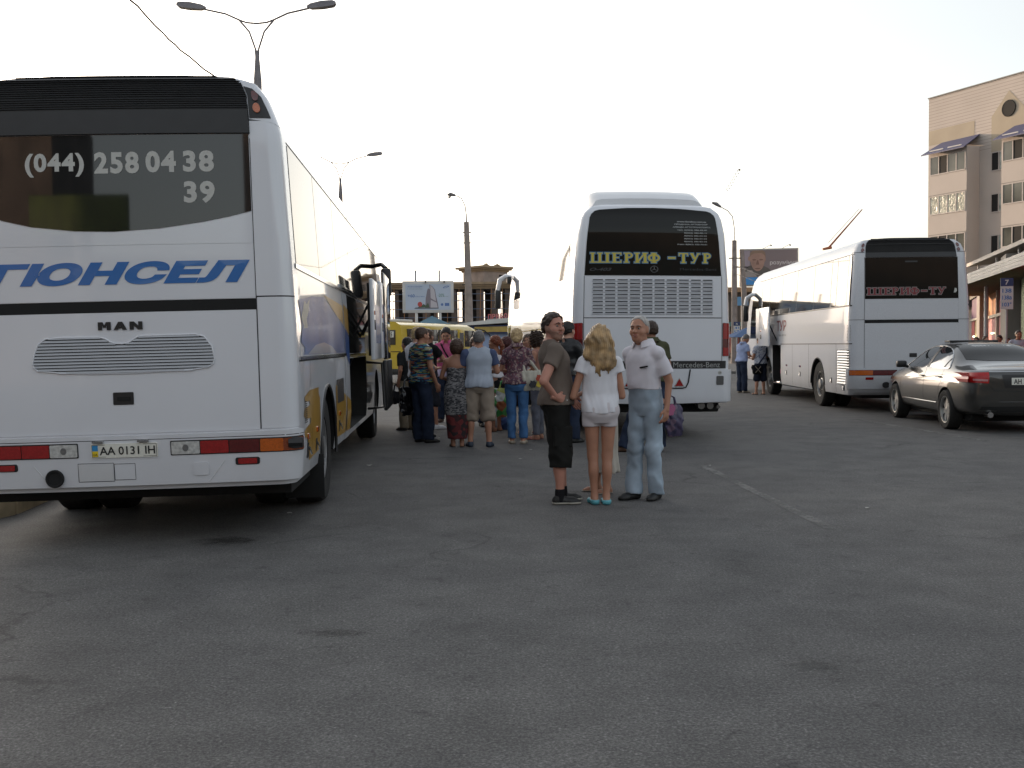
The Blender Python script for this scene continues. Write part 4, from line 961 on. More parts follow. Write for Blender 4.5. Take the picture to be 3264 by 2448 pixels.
for j in range(10):
    z = 2.430 - j * .0548
    for i in range(10):
        x0 = -.941 + i * .1895; x1 = x0 + .155
        mb.add([B.Q(x0, z - .009, .006), B.Q(x1, z - .009, .006), B.Q(x1, z + .006, .006), B.Q(x0, z + .006, .006)], [(0, 1, 2, 3)])
        ml.add([B.Q(x0 - .008, z - .010, .006), B.Q(x1 + .008, z - .010, .006), B.Q(x1 + .008, z - .016, .020), B.Q(x0 - .008, z - .016, .020), B.Q(x1 + .008, z - .038, .006), B.Q(x0 - .008, z - .038, .006)], [(0, 1, 2, 3), (3, 2, 4, 5)])
vp = mb.obj('vent_slots', BLKM, rb_, smooth=False); ml.obj('vent_hoods', PAINT, vp)
B.rect('seam', -1.08, 1.07, 1.848, 1.860, SEAM, rb_, .002, back=None)
for sg in (1, -1): B.rect('seam', sg * 1.075, sg * 1.083, 1.08, 2.49, SEAM, rb_, .002, back=None)
B.rect('engine_door', -1.070, 1.065, 1.205, 1.845, PAINT, rb_, .004, res=.15)
for sg in (1, -1):
    us_ = [(sg * 1.090, 1.27), (sg * (B.u2 + .02), 1.27), (sg * (B.u2 + .02), 1.772), (sg * 1.10, 1.780), (sg * 1.090, 1.77)]
    tl = B.patch('tail_light', us_, DRED, rb_, .010, res=.05, back=.012)
    B.patch('brake_lens', [(sg * 1.094, 1.53), (sg * (B.u2 + .018), 1.53), (sg * (B.u2 + .018), 1.768), (sg * 1.10, 1.774)], RED, tl, .014, res=.05); B.patch('lower_lens', [(sg * 1.094, 1.275), (sg * (B.u2 + .018), 1.275), (sg * (B.u2 + .018), 1.40), (sg * 1.094, 1.40)], RED, tl, .014, res=.05)
bd = B.rect('badge_band', -1.15, 1.15, 1.080, 1.198, BLK, rb_, .006, res=.1); B.text('lettering', 'Mercedes-Benz', .30, 1.045, 1.098, 1.180, mat('badge_letter', (.32, .32, .31), .5), bd, .011)
bm_ = B.patch('bumper', [(-(B.u2 + .3), .60), (-.6, .565), (0, .552), (.6, .565), (B.u2 + .3, .60), (B.u2 + .3, 1.05), (B.u2, 1.066), (-B.u2, 1.066), (-(B.u2 + .3), 1.05)], PAINT, rb_, .045, res=.06, back=.06)
mb = MB(); pr = [(-.555, 1.07), (-.535, .88), (-.50, .805), (-.44, .787), (0, .786), (.44, .787), (.49, .80), (.525, .87), (.555, 1.07)]; mb.tube([B.Q(a, b, .050) for a, b in pr], .011, 6); mb.obj('plate_recess_seam', BLK, bm_)
plate(B, rb_, -.27, .262, .815, .925, 'AH 4703 AH', .055); 
for sg in (-1, 1):
    tr = B.patch('triangle_frame', [(sg * .385 - .082, .812), (sg * .385 + .082, .812), (sg * .385, .948)], CLR, bm_, .052, back=.01); B.patch('triangle_reflector', [(sg * .385 - .066, .820), (sg * .385 + .066, .820), (sg * .385, .930)], RED, tr, .058, back=.008)
B.rrect('fog_lamp', .975, 1.090, .832, .970, .015, mat('smoke_lens', (.10, .10, .10), .2, coat=1), bm_, .050, back=.01)
B.patch('round_sticker', [(1.03 + .032 * math.cos(i * .4189), 1.018 + .032 * math.sin(i * .4189)) for i in range(15)], LETW, bm_, .047, back=None); B.text('sticker_number', '100', 1.008, 1.052, 1.006, 1.030, INK, bm_, .0485)
MB().bbox(-1.05, 1.10, .25, 2.2, .40, .56, .03).obj('chassis', BLKM, rb_)
mb = MB()
for x in (.76, .90): mb.tube([(x, .5, .52), (x, .05, .51)], .055, 12)
mb.tube([(1.02, .3, .50), (1.02, .02, .49)], .03, 8); mb.obj('exhaust_pipe', mat('exhaust_metal', (.16, .15, .14), .5, metal=.7), rb_)
ac = MB(); V = []; n = 24
prof = [(-.93, 3.55), (-.88, 3.69), (-.82, 3.77), (-.74, 3.795), (-.4, 3.81), (0, 3.815), (.4, 3.81), (.72, 3.795), (.80, 3.765), (.87, 3.69), (.91, 3.55)]
for y, k, dz in ((.40, 1.0, -.10), (.55, 1.01, -.02), (.75, 1.02, .06), (1.1, 1.0, .10), (2.6, .98, .10), (3.0, .96, -.07), (3.1, .93, -.2)): V += [(x * k, y, max(3.50, z + dz * (1 if z > 3.6 else 0))) for x, z in prof]
k = len(prof); ac.add(V, [(i * k + j, i * k + j + 1, (i + 1) * k + j + 1, (i + 1) * k + j) for i in range(6) for j in range(k - 1)] + [tuple(range(k)), tuple(6 * k + j for j in range(k))[::-1]])
ac.obj('air_conditioner', PAINT2, rb_, ang=60)
ub = B.su
for sg in (-1, 1):
    for y0, y1 in ((.72, 1.86), (1.90, 3.5), (3.54, 5.1), (5.14, 6.7), (6.74, 8.2), (8.24, 9.25)): B.rect('side_window', sg * ub(y0), sg * ub(y1), 2.50, 3.20, GLASS, rb_, .006, res=.2)
    B.rect('window_trim', sg * ub(.7), sg * ub(9.3), 2.462, 2.490, CHROME, rb_, .008, res=.5, back=.01); B.rect('side_rail', sg * ub(.3), sg * ub(9.3), 1.735, 1.755, CHROME, rb_, .008, res=.5, back=.01); B.rect('seam', sg * ub(.3), sg * ub(9.3), 1.20, 1.21, SEAM, rb_, .003, res=.5, back=None)
    B.rect('door_window', sg * ub(9.3), sg * ub(10.0), 1.5, 3.2, GLASS, rb_, .004, res=.3)
mb = MB(); mb.tube([(-1.02, 10.1, 3.12), (-1.24, 10.25, 3.17), (-1.38, 10.3, 3.08), (-1.44, 10.3, 2.82)], [.05, .06, .065, .05], 10); ar = mb.obj('mirror_arm', PAINT, rb_)
MB().bbox(-1.51, -1.36, 10.22, 10.34, 2.36, 2.82, .04).obj('mirror', BLK, ar); MB().bbox(-1.22, -1.06, 10.1, 10.3, 2.98, 3.16, .04).obj('mirror_mount', BLK, ar)

# ============ the right-hand coach
Rr = Shell(1.235, 11.6, .17, .35, [(.35, 1.20), (.5, 1.23), (1.5, 1.235), (2.1, 1.225), (2.45, 1.205), (3.27, 1.145), (3.32, 1.135), (3.47, 1.06), (3.56, .95), (3.595, .7), (3.61, .3), (3.615, .02)], [(.35, .20), (.46, .08), (.75, 0), (2.4, 0), (3.2, .04), (3.47, .10), (3.56, .16), (3.6, .26), (3.615, .4)], .05, frake=((0, 0), (1.4, .02), (2.4, .3), (3.1, .75), (3.45, 1.3), (3.615, 2.2)))
rr = empty('coach', 'white coach farther right with red lettering on its rear window and an open luggage hold', 'coach', (8.204, 21.25, 0), R(-2.0), 'white coaches parked in the square')
ro = Rr.body('body', [.36, .46, .6, .75, .95, 1.2, 1.5, 1.85, 2.1, 2.45, 2.8, 3.1, 3.27, 3.32, 3.4, 3.47, 3.52, 3.56, 3.58, 3.595, 3.605, 3.61, 3.615], PAINT3)
cut(ro, [cyl_x(-1.5, -.75, 2.62, .51, .60, BLKM), cyl_x(.75, 1.5, 2.62, .51, .60, BLKM), cyl_x(-1.5, -.75, 8.05, .51, .58, BLKM), box_cut(-1.5, -.1, 6.42, 7.42, .42, 1.41)]); ro.parent = rr
for sx in (1, -1): wheel(rr, sx * 1.06, 2.62, .51, .515, sx); wheel(rr, sx * .70, 2.62, .51, .515, sx, rimr=.28); wheel(rr, sx * 1.05, 8.05, .51, .50, sx)
ur = lambda y: -Rr.su(y)
lp = [(-.935, 3.195), (.935, 3.195), (.91, 3.50), (.88, 3.57), (.5, 3.60), (-.5, 3.60), (-.90, 3.575), (-.925, 3.50)]
lv = Rr.patch('engine_louvre', lp, BLK, rr, .012, res=.06, back=.02); Rr.slats('louvre_slats', lp, [3.31 + .022 * i for i in range(13)], .013, mat('louvre_brown', (.020, .019, .018), .5), lv, .024, .011)
rw = Rr.rect('rear_window', -.945, .955, 2.345, 3.19, GLASS2, rr, .005, res=.12)
DR = mat('letter_red', (.20, .022, .030), .5); OW = mat('letter_outline', (.24, .22, .21), .5)
serif_text(Rr, rw, -.9, .7, 2.425, 2.572, DR, OW, [('Ш', -.895), ('Е', -.560), ('Р', -.400), ('И', -.235), ('Ф', -.050), ('-', .190), ('Т', .350), ('У', .525)])
Rr.patch('white_sticker', [(.855, 2.46), (.90, 2.465), (.925, 2.50), (.915, 2.55), (.875, 2.555), (.89, 2.51)], LETW, rw, .008, back=None)
Rr.rect('interior_lamp', -.13, .12, 3.09, 3.12, GRY, rw, .007, back=None)
for sg in (1, -1):
    for z in (3.447, 3.352): Rr.patch('brake_lamp' if z > 3.4 else 'indicator_lamp', [(sg * 1.0 + .040 * math.cos(a * .4189), z + .040 * math.sin(a * .4189)) for a in range(15)], DRED, rr, .014, res=.03, back=.016)
    Rr.rect('seam', sg * .950, sg * .957, .93, 3.2, SEAM, rr, .002, back=None); Rr.rect('seam', sg * .957, sg * Rr.u2, 1.915, 1.924, SEAM, rr, .003, back=None); Rr.rect('seam', sg * .957, sg * Rr.u2, 3.298, 3.308, SEAM, rr, .003, back=None)
Rr.rect('rear_panel', -.945, .955, 1.925, 2.335, PAINT3, rr, .004, res=.12); Rr.rect('stripe', -.945, .955, 1.848, 1.918, BLKM, rr, .001, back=None); 
ed = Rr.rect('engine_door', -.945, .955, .945, 1.842, PAINT3, rr, .005, res=.12); Rr.rrect('door_handle', -.045, .105, 1.145, 1.228, .008, BLK, ed, .012)
bp_ = Rr.patch('bumper', [(-(Rr.u2 + .05), .50), (Rr.u2 + .05, .50), (Rr.u2 + .05, .925), (-(Rr.u2 + .05), .925)], PAINT3, rr, .03, res=.06, back=.045)
for sg in (1, -1):
    lm = Rr.rect('tail_light', sg * .30, sg * 1.245, .772, .888, BLK, bp_, .034, back=.008)
    for a, b, mm in ((.305, .50, DRED), (.505, .78, DRED), (.785, 1.23, ORG)): Rr.rect('lens', sg * a, sg * b, .780, .880, mm, lm, .039, back=.008)
    Rr.rrect('reflector', sg * .85 - .08, sg * .85 + .08, .693, .745, .01, RED, bp_, .036, back=.008)
plate(Rr, rr, -.24, .24, .63, .74, 'AH 2958 EK', .036)
mb = MB(); mb.tube([(-.52, .6, .56), (-.52, -.06, .58)], .062, 16); mb.obj('exhaust_pipe', BLKM, rr); MB().bbox(-.9, .9, .4, 8, .28, .44, .03).obj('chassis', BLKM, rr)
for y0, y1 in ((-.02, 1.16), (1.20, 1.62), (1.66, 3.10), (3.13, 4.78), (4.81, 6.40), (6.43, 7.95), (7.98, 8.95)):
    for sg in (1, -1): Rr.rect('side_window', -sg * ur(max(y0, .10)), -sg * ur(y1), 2.235, 3.262, GLASS, rr, .004, res=.3)
for sg in (1, -1):
    Rr.rect('window_trim', -sg * ur(.05), -sg * ur(9.0), 2.205, 2.230, BLK, rr, .008, res=.5, back=.01); Rr.rect('gutter', -sg * ur(.02), -sg * ur(9.5), 3.268, 3.280, SEAM, rr, .004, res=.5, back=None); Rr.rect('side_rail', -sg * ur(.03), -sg * ur(6.40), 1.420, 1.440, BLK, rr, .006, res=.5, back=.008)
Rr.rect('driver_window', ur(9.05), ur(10.6), 1.60, 3.1, GLASS, rr, .004, res=.2); Rr.rect('windscreen', -1.0, 1.0, 1.4, 3.2, GLASS, rr, .004, res=.3) if False else None
for y in (1.078, 5.10, 3.45): Rr.rect('seam', ur(y - .008), ur(y + .008), .40, 1.418, SEAM, rr, .003, back=None)
gv = Rr.rect('side_grille', ur(.10), ur(.945), .575, 1.30, BLKM, rr, .002, back=None, res=.3); Rr.slats('grille_slats', [(ur(.945), .575), (ur(.10), .575), (ur(.10), 1.30), (ur(.945), 1.30)], [.605 + .0555 * i for i in range(13)], .034, PAINT2, gv, .020, .016)
mb = MB()
for i in range(11): z = 1.49 + .031 * i; mb.add([Rr.Q(ur(.22), z, .006), Rr.Q(ur(.07), z, .006), Rr.Q(ur(.07), z + .014, .006), Rr.Q(ur(.22), z + .014, .006)], [(0, 1, 2, 3)])
mb.obj('side_vents', SEAM, rr, smooth=False)
for y, z in ((5.74, .69), (4.29, .69), (1.46, .63), (.44, .50)): latch(Rr, rr, ur(y), z)
for y in (5.74, 4.29): Rr.rrect('side_marker', ur(y) - .06, ur(y) + .06, .86, .90, .008, RED, rr, .012, back=.014)
Rr.text('lettering', 'ТУР', ur(6.9), ur(5.78), 1.78, 2.06, DR, rr, .006, bold=.02); Rr.text('lettering', 'т. 386-83-81', ur(6.9), ur(5.78), 1.64, 1.69, GRY, rr, .006)
mb = MB(); mb.bbox(-1.50, -1.455, 6.70, 8.40, 1.38, 2.44, .015); f = mb.obj('luggage_flap', PAINT, rr); MB().bbox(-1.515, -1.500, 7.65, 7.75, 1.58, 1.70, .004).obj('latch', BLK, f); MB().bbox(-1.515, -1.500, 7.65, 7.78, 1.78, 1.82, .004).obj('side_marker', RED, f)
mb = MB(); mb.tube([(-1.45, 6.9, 2.0), (-1.1, 6.9, 1.25)], .018, 6); mb.tube([(-1.45, 8.2, 2.0), (-1.1, 7.9, 1.35)], .018, 6); mb.obj('gas_strut', BLK, f)
MB().bbox(-1.26, -1.16, 6.42, 7.42, .38, .425, .01).obj('hold_sill', CHROME, rr)
mb = MB(); mb.tube([(-1.0, 10.1, 2.90), (-1.22, 10.3, 2.94), (-1.38, 10.35, 2.84), (-1.43, 10.35, 2.62)], [.05, .06, .06, .05], 10); ar = mb.obj('mirror_arm', PAINT, rr); MB().bbox(-1.50, -1.34, 10.28, 10.40, 2.12, 2.60, .04).obj('mirror', BLK, ar)
mb = MB(); V = [(-1.236, 2.62 + .60 * math.cos(math.pi * i / 24), .51 + .60 * math.sin(math.pi * i / 24)) for i in range(25)]; mb.tube(V, .014, 6); mb.obj('wheel_arch', BLK, rr)
# ------------------------------------------------------------------ dark saloon car
from mathutils.bvhtree import BVHTree
CARP = mat('car_paint', (.046, .046, .043), .33, metal=.55, coat=1.0, n=(300, .12), dirt=.10); CGLS = mat('car_glass', (.012, .013, .015), .02, spec=.8, coat=1.0); CGLS.node_tree.nodes['Principled BSDF'].inputs['Coat IOR'].default_value = 2.3; ALLOY = mat('alloy', (.45, .45, .44), .3, metal=.8, n=(6, .15))
rc = empty('car', 'dark grey saloon car parked behind the right-hand coach, seen from its left rear', 'car', (8.13, 17.18, 0), R(-3.8))
st = [(-1.05, .70, .36, .58, .86, (.62, .90), (.38, .925), .93), (-.98, .82, .31, .58, .93, (.70, .975), (.42, .995), 1.0), (-.80, .885, .27, .58, .965, (.75, 1.010), (.45, 1.035), 1.045), (-.45, .915, .25, .58, .985, (.76, 1.035), (.45, 1.07), 1.08), (-.12, .922, .24, .58, .990, (.735, 1.10), (.45, 1.145), 1.155),
      (.30, .925, .23, .58, .985, (.665, 1.31), (.42, 1.36), 1.375), (.70, .925, .22, .58, .98, (.625, 1.395), (.40, 1.432), 1.445), (1.20, .925, .22, .58, .97, (.615, 1.42), (.40, 1.452), 1.462), (1.65, .925, .22, .58, .962, (.625, 1.385), (.42, 1.425), 1.435), (2.05, .925, .22, .58, .955, (.675, 1.245), (.45, 1.29), 1.305), (2.5, .922, .22, .58, .94, (.745, 1.02), (.46, 1.05), 1.06),
      (2.75, .918, .23, .57, .92, (.76, .965), (.46, .985), .99), (3.2, .90, .25, .55, .85, (.72, .885), (.44, .92), .93), (3.52, .83, .28, .52, .74, (.62, .775), (.38, .81), .82), (3.70, .68, .33, .50, .62, (.50, .65), (.3, .68), .69)]
V, Fc = [], []
for y, w_, zs, zm, zb, p5, p6, zc in st:
    h = [(0, zs - .02), (w_ * .86, zs), (w_ * .975, zs + .10), (w_, zm), (w_ * .985, zm + (zb - zm) * .62), (w_ * .935, zb), p5, p6, (0, zc)]
    V += [(x, y, z) for x, z in h] + [(-x, y, z) for x, z in h[1:-1]][::-1]
n = 16
for i in range(len(st) - 1): Fc += [(i * n + j, i * n + (j + 1) % n, (i + 1) * n + (j + 1) % n, (i + 1) * n + j) for j in range(n)]
Fc += [tuple(range(n)), tuple((len(st) - 1) * n + j for j in range(n))[::-1]]
cb = mesh('body', V, Fc, CARP, fix=True, ang=180)
sm = cb.modifiers.new('s', 'SUBSURF'); sm.levels = sm.render_levels = 3
me = bpy.data.meshes.new_from_object(cb.evaluated_get(bpy.context.evaluated_depsgraph_get())); cb.modifiers.clear(); cb.data = me
bmt = bmesh.new(); bmt.from_mesh(me); BV = BVHTree.FromBMesh(bmt); bmt.free()
cut(cb, [cyl_x(x0, x1, y, .33, .375, BLKM) for y in (0, 2.75) for x0, x1 in ((-1.1, -.62), (.62, 1.1))])
cb.data.polygons.foreach_set('use_smooth', [True] * len(cb.data.polygons)); cb.data.set_sharp_from_angle(angle=R(30)); cb.parent = rc
def cpatch(name, poly, m, parent, ax='x', sg=-1, d=.004, res=.06, back=None):
    """sheet shaped in the side (y, z) or rear (x, z) view and dropped onto the body"""
    bm = bmesh.new(); bm.faces.new([bm.verts.new((a, b, 0)) for a, b in poly])
    for axn in (0, 1):
        lo, hi = min(p[axn] for p in poly), max(p[axn] for p in poly); k = int((hi - lo) / res)
        for i in range(1, k + 1):
            c = lo + (hi - lo) * i / (k + 1); bmesh.ops.bisect_plane(bm, geom=bm.verts[:] + bm.edges[:] + bm.faces[:], plane_co=(c, 0, 0) if axn == 0 else (0, c, 0), plane_no=(1, 0, 0) if axn == 0 else (0, 1, 0))
    bmesh.ops.triangulate(bm, faces=[f for f in bm.faces if len(f.verts) > 4])
    for v in bm.verts:
        a, b = v.co.x, v.co.y
        o, dr = (Vector((sg * 3, a, b)), Vector((-sg, 0, 0))) if ax == 'x' else (Vector((a, -4, b)), Vector((0, 1, 0)))
        hit, nn, _, _ = BV.ray_cast(o, dr)
        if hit is None: hit, nn = (Vector((sg * .8, a, b)) if ax == 'x' else Vector((a, -1.0, b))), -dr
        if nn.dot(dr) > 0: nn = -nn
        v.co = hit + nn * d
    bmesh.ops.recalc_face_normals(bm, faces=bm.faces)
    me = bpy.data.meshes.new(name); bm.to_mesh(me); bm.free(); finish(me, m, True, 60); return link(name, me, parent)
def cproj(a, b, ax='x', sg=-1, d=.006):
    o, dr = (Vector((sg * 3, a, b)), Vector((-sg, 0, 0))) if ax == 'x' else (Vector((a, -4, b)), Vector((0, 1, 0)))
    hit, nn, _, _ = BV.ray_cast(o, dr); return (hit if hit else o + dr * 2.2) - dr * d
for sg in (-1, 1):
    out = [(2.36, 1.005), (2.18, 1.10), (2.0, 1.19), (1.8, 1.275), (1.6, 1.335), (1.4, 1.37), (1.15, 1.385), (.9, 1.38), (.65, 1.355), (.45, 1.305), (.28, 1.235), (.14, 1.145), (.04, 1.055), (.02, 1.025), (.06, 1.008)]
    sw_ = cpatch('side_window', out, CGLS, rc, sg=sg, d=.004)
    mb = MB(); mb.tube([cproj(a, b, sg=sg) for a, b in out + out[:1]], .011, 6, cap=False); mb.obj('chrome_trim', CHROME, sw_)
    for ya, yb in ((1.02, 1.14), (.24, .30)): cpatch('window_pillar', [(ya, 1.012), (yb, 1.012), (yb - .10, 1.372 if ya > 1 else 1.20), (ya - .06, 1.375 if ya > 1 else 1.17)], BLK, sw_, sg=sg, d=.007)
    for ya in (1.10, .22, 2.38):
        mb = MB(); mb.tube([cproj(ya + (.10 if ya < .5 and z < .8 else 0) + (.03 if ya > 2 else 0), z, sg=sg, d=-.001) for z in (.30, .40, .5, .6, .7, .8, .9, .98)], .004, 5); mb.obj('door_seam', SEAM, rc)
    for ya in (1.22, .34):
        p = cproj(ya, .865, sg=sg, d=.0); mb = MB(); mb.tube([p + Vector((0, -.09, 0)), p + Vector((sg * .035, -.07, 0)), p + Vector((sg * .035, .07, 0)), p + Vector((0, .09, 0))], .012, 6); mb.obj('door_handle', CARP, rc)
    mb = MB(); mb.tube([cproj(y, .42, sg=sg, d=.0) for y in (.45, .9, 1.4, 1.9, 2.3)], .012, 6); mb.obj('side_moulding', CARP, rc)
    mb = MB(); p = Vector((sg * .93, 2.12, 1.03)); mb.bbox(p.x - .09 + sg * .06, p.x + .09 + sg * .06, 2.05, 2.17, .985, 1.11, .03); mb.tube([(sg * .86, 2.14, 1.0), (sg * .95, 2.12, 1.02)], .03, 6); mb.obj('wing_mirror', BLK, rc)
    for y in (0, 2.75): wheel(rc, sg * .82, y, .328, .33, sg, wd=.225, rimr=.225, car=True, rimm=ALLOY)
    tl = cpatch('tail_light', [(sg * .915, .815), (sg * .60, .795), (sg * .585, .965), (sg * .90, .955)], mat('car_lamp_red', (.40, .012, .012), .3, n=(70, .15)), rc, ax='y', d=.006, res=.03)
    cpatch('reverse_lens', [(sg * .80, .835), (sg * .615, .825), (sg * .61, .858), (sg * .80, .866)], mat('pink_lens', (.45, .22, .22), .35), tl, ax='y', d=.010, res=.04)
    cpatch('tail_light_side', [(-.94, .82), (-.70, .86), (-.72, .93), (-.92, .955)] if True else [], mat('car_lamp_red', (0, 0, 0)), tl, ax='x', sg=sg, d=.006, res=.05)
    mb = MB(); mb.tube([(sg * .58, -.9, .30), (sg * .58, -1.06, .30)], [.042, .045], 16); mb.obj('exhaust_pipe', CHROME, rc)
cpatch('rear_window', [(-.60, 1.155), (-.30, 1.135), (.30, 1.135), (.60, 1.155), (.565, 1.30), (.53, 1.385), (.3, 1.405), (-.3, 1.405), (-.53, 1.385), (-.565, 1.30)], GLASS2, rc, ax='y', d=.004)
cpatch('plate_recess', [(-.36, .72), (.36, .72), (.40, .93), (-.40, .93)], BLK, rc, ax='y', d=.003)
pl = cpatch('number_plate', [(-.26, .77), (.26, .77), (.26, .88), (-.26, .88)], PLATE, rc, ax='y', d=.012)
VV, FF, _ = text2d('AH 7707 HB', .012); mesh('registration', [cproj(-.23 + a * .46, .785 + b * .08, 'y', d=.018) for a, b in VV], FF, INK, pl, smooth=False)
mb = MB(); mb.tube([cproj(x, .972, 'y') for x in (-.58, -.3, 0, .3, .58)], .010, 6); mb.obj('boot_trim', CHROME, rc)
mb = MB(); mb.tube([cproj(x, z, 'y', d=0) for x, z in ((-.74, .985), (-.60, .78), (-.52, .68), (0, .66), (.52, .68), (.60, .78), (.74, .985))], .004, 5); mb.obj('boot_seam', SEAM, rc)
mb = MB(); mb.tube([cproj(x, .50, 'y', d=.0) for x in (-.80, -.4, 0, .4, .80)], .008, 6); mb.obj('bumper_crease', CARP, rc)
cpatch('rear_apron', [(-.75, .34), (.75, .34), (.70, .43), (-.70, .43)], BLKM, rc, ax='y', d=.003)
mb = MB(); mb.bbox(-.7, .7, -.6, 3.3, .17, .30, .03); mb.obj('underbody', BLKM, rc)
mb = MB(); mb.bbox(-.42, .42, 1.22, 1.50, 1.440, 1.478, .012); mb.obj('sunroof_flap', BLK, rc)
# ------------------------------------------------------------------ buildings and street furniture
STONE = mat('render_grey', (.13, .098, .082), .9, n=(.6, .2), bump=(4, .03)); CORN = mat('cornice_stone', (.30, .22, .14), .85, n=(1, .15)); DARKIN = mat('raw_concrete_dark', (.055, .048, .045), .95, n=(.5, .35)); SCAF = mat('scaffold_blue', (.10, .12, .17), .6); SCAFR = mat('scaffold_orange', (.30, .14, .06), .7)
WALLW = mat('white_wall', (.55, .54, .52), .8, n=(1, .1)); POLEC = mat('pole_concrete', (.26, .22, .20), .9, n=(3, .2)); LAMPG = mat('lamp_grey', (.16, .15, .16), .5, metal=.3, n=(5, .15)); STEEL = mat('painted_steel', (.40, .40, .41), .5, n=(2, .1)); WIRE = mat('cable', (.05, .045, .045), .6)
# unfinished colonnaded building far behind the crowd
rb1 = empty('unfinished_building', 'unfinished colonnaded building with cornice and square roof turret, far behind the crowd', 'building', (0, 125, 0))
mb = MB()
for x0, x1 in ((-15.9, -15.3), (-14.6, -12.3), (-11.9, -10.9), (-10.6, -9.4), (-9.0, -6.8), (-6.2, -3.75), (-3.35, -2.05), (-1.1, 9)): mb.box(x0, x1, 6, 6.4, 4.2, 8.6)
mb.box(-16, 9, 6, 6.4, 0, 4.2); mb.box(-16, 9, 0, 6, 8.25, 8.45); mb.box(-16, 9, .5, 6, 4.0, 4.25); mb.obj('back_wall', DARKIN, rb1, smooth=False)
x = -15.9; random.seed(3)
while x < 9:
    w_ = random.choice((.45, .6, .9)); MB().box(x, x + w_, .2, .9, 0, 8.3).obj('column', STONE, rb1, smooth=False); x += random.uniform(1.3, 2.2)
mb = MB()
for z0, z1, o in ((8.35, 8.6, .1), (8.6, 8.85, .35), (8.85, 9.15, .6)): mb.box(-16.2 - o, 9.2 + o, -o, 7 + o, z0, z1)
mb.obj('cornice', CORN, rb1, smooth=False)
MB().box(-16, 9, -.4, .2, 3.2, 4.4).obj('parapet', mat('parapet_grey', (.16, .165, .17), .9), rb1, smooth=False)
mb = MB()
for z in (4.9, 5.9, 6.9, 7.7): mb.tube([(-16, -.6, z), (9, -.6, z)], .05, 5)
mb.obj('scaffold_rail', SCAF, rb1)
mb = MB()
for i in range(19): mb.tube([(-15.5 + i * 1.3, -.6, 3.5), (-15.5 + i * 1.3 + .15, -.6, 8.3)], .045, 5)
mb.obj('scaffold_pole', SCAFR, rb1)  # upright poles in a plain orange-brown
tw = Matrix.Translation((-3.2, 4.0, 0)) @ Matrix.Rotation(R(42), 4, 'Z')
mb = MB(); mb.box(-1.95, 1.95, -1.95, 1.95, 9.0, 10.6, M=tw); tb = mb.obj('turret', mat('turret_stone', (.30, .24, .21), .9, n=(1, .2)), rb1, smooth=False)
mb = MB()
for z0, z1, o in ((10.55, 10.75, .15), (10.75, 10.95, .4), (10.95, 11.2, .7)): mb.box(-1.95 - o, 1.95 + o, -1.95 - o, 1.95 + o, z0, z1, M=tw)
mb.obj('turret_cornice', CORN, tb, smooth=False)
MB().box(.55, 1.15, -1.97, -1.90, 9.15, 10.2, M=tw).obj('turret_window', BLKM, tb, smooth=False)
mb = MB()
for a, b in ((-1.5, -.6), (.2, 1.3)): mb.tube([tw @ Vector((a, -1.4, 11.2)), tw @ Vector(((a + b) / 2, -1.4, 11.45)), tw @ Vector((b, -1.4, 11.2))], .16, 6)
mb.obj('turret_crest', CORN, tb)
# tent roof and kiosk near the yellow minibus
mb = MB(); mb.add([(-9.0, 88, 2.9), (-4.3, 88, 2.9), (-6.9, 90, 4.1), (-9.0, 92, 2.9), (-4.3, 92, 2.9)], [(0, 1, 2), (0, 2, 3), (1, 4, 2), (3, 2, 4), (0, 3, 4, 1)])
tn = mb.obj('market_tent', mat('tent_blue', (.09, .17, .22), .8, n=(1, .1)), smooth=False); tag(tn, 'blue market tent between the billboard posts and the concrete pole', 'tent')
for px_, py_ in ((-8.9, 88.1), (-4.4, 88.1), (-8.9, 91.9), (-4.4, 91.9)): MB().tube([(px_, py_, 0), (px_, py_, 2.9)], .04, 6).obj('tent_leg', STEEL, tn)
kz = empty('kiosk', 'blue and white market kiosk with a yellow sign band beside the middle coach', 'kiosk', (-.2, 58, 0), R(-14))
MB().box(-2.4, 4, 0, 4, 0, 2.35).obj('wall', mat('kiosk_blue', (.26, .33, .50), .6, n=(1, .1)), kz, smooth=False)
mb = MB(); mb.add([(-3.3, -.6, 2.55), (4.4, -.6, 2.95), (4.4, -.6, 3.10), (0, -.6, 2.98), (-1.8, -.6, 2.82), (-3.3, -.6, 2.62), (-3.3, 4.4, 2.55), (4.4, 4.4, 2.95), (4.4, 4.4, 3.10), (0, 4.4, 2.98), (-1.8, 4.4, 2.82), (-3.3, 4.4, 2.62)], [(0, 1, 2, 3, 4, 5), (11, 10, 9, 8, 7, 6), (0, 5, 11, 6), (1, 7, 8, 2), (5, 4, 10, 11), (4, 3, 9, 10), (3, 2, 8, 9), (0, 6, 7, 1)]); mb.obj('roof', WALLW, kz, smooth=False)
MB().box(-2.6, 4.2, -.30, -.02, 2.15, 2.60).obj('fascia', mat('kiosk_navy', (.03, .05, .16), .6), kz, smooth=False)
MB().bbox(-1.85, 1.0, -.37, -.30, 2.22, 2.53, .02).obj('sign_band', mat('kiosk_yellow', (.45, .32, .09), .6, n=(3, .2)), kz)
sg_ = empty('roof_sign', 'red letters mounted above the kiosk roof', 'sign', (-1.15, 60.5, 0), R(-10)); 
for i, ch in enumerate('ПРИБОЙ'):
    M = Matrix.Rotation(R(90), 4, 'X'); o = text_on('letter', ch, M, -.22 + i * .235, -.03 + i * .235, 3.02 + i * .012, 3.30 + i * .012, mat('sign_red', (.46, .13, .13), .6), sg_, bold=.03)
    sm = o.modifiers.new('thick', 'SOLIDIFY'); sm.thickness = .05
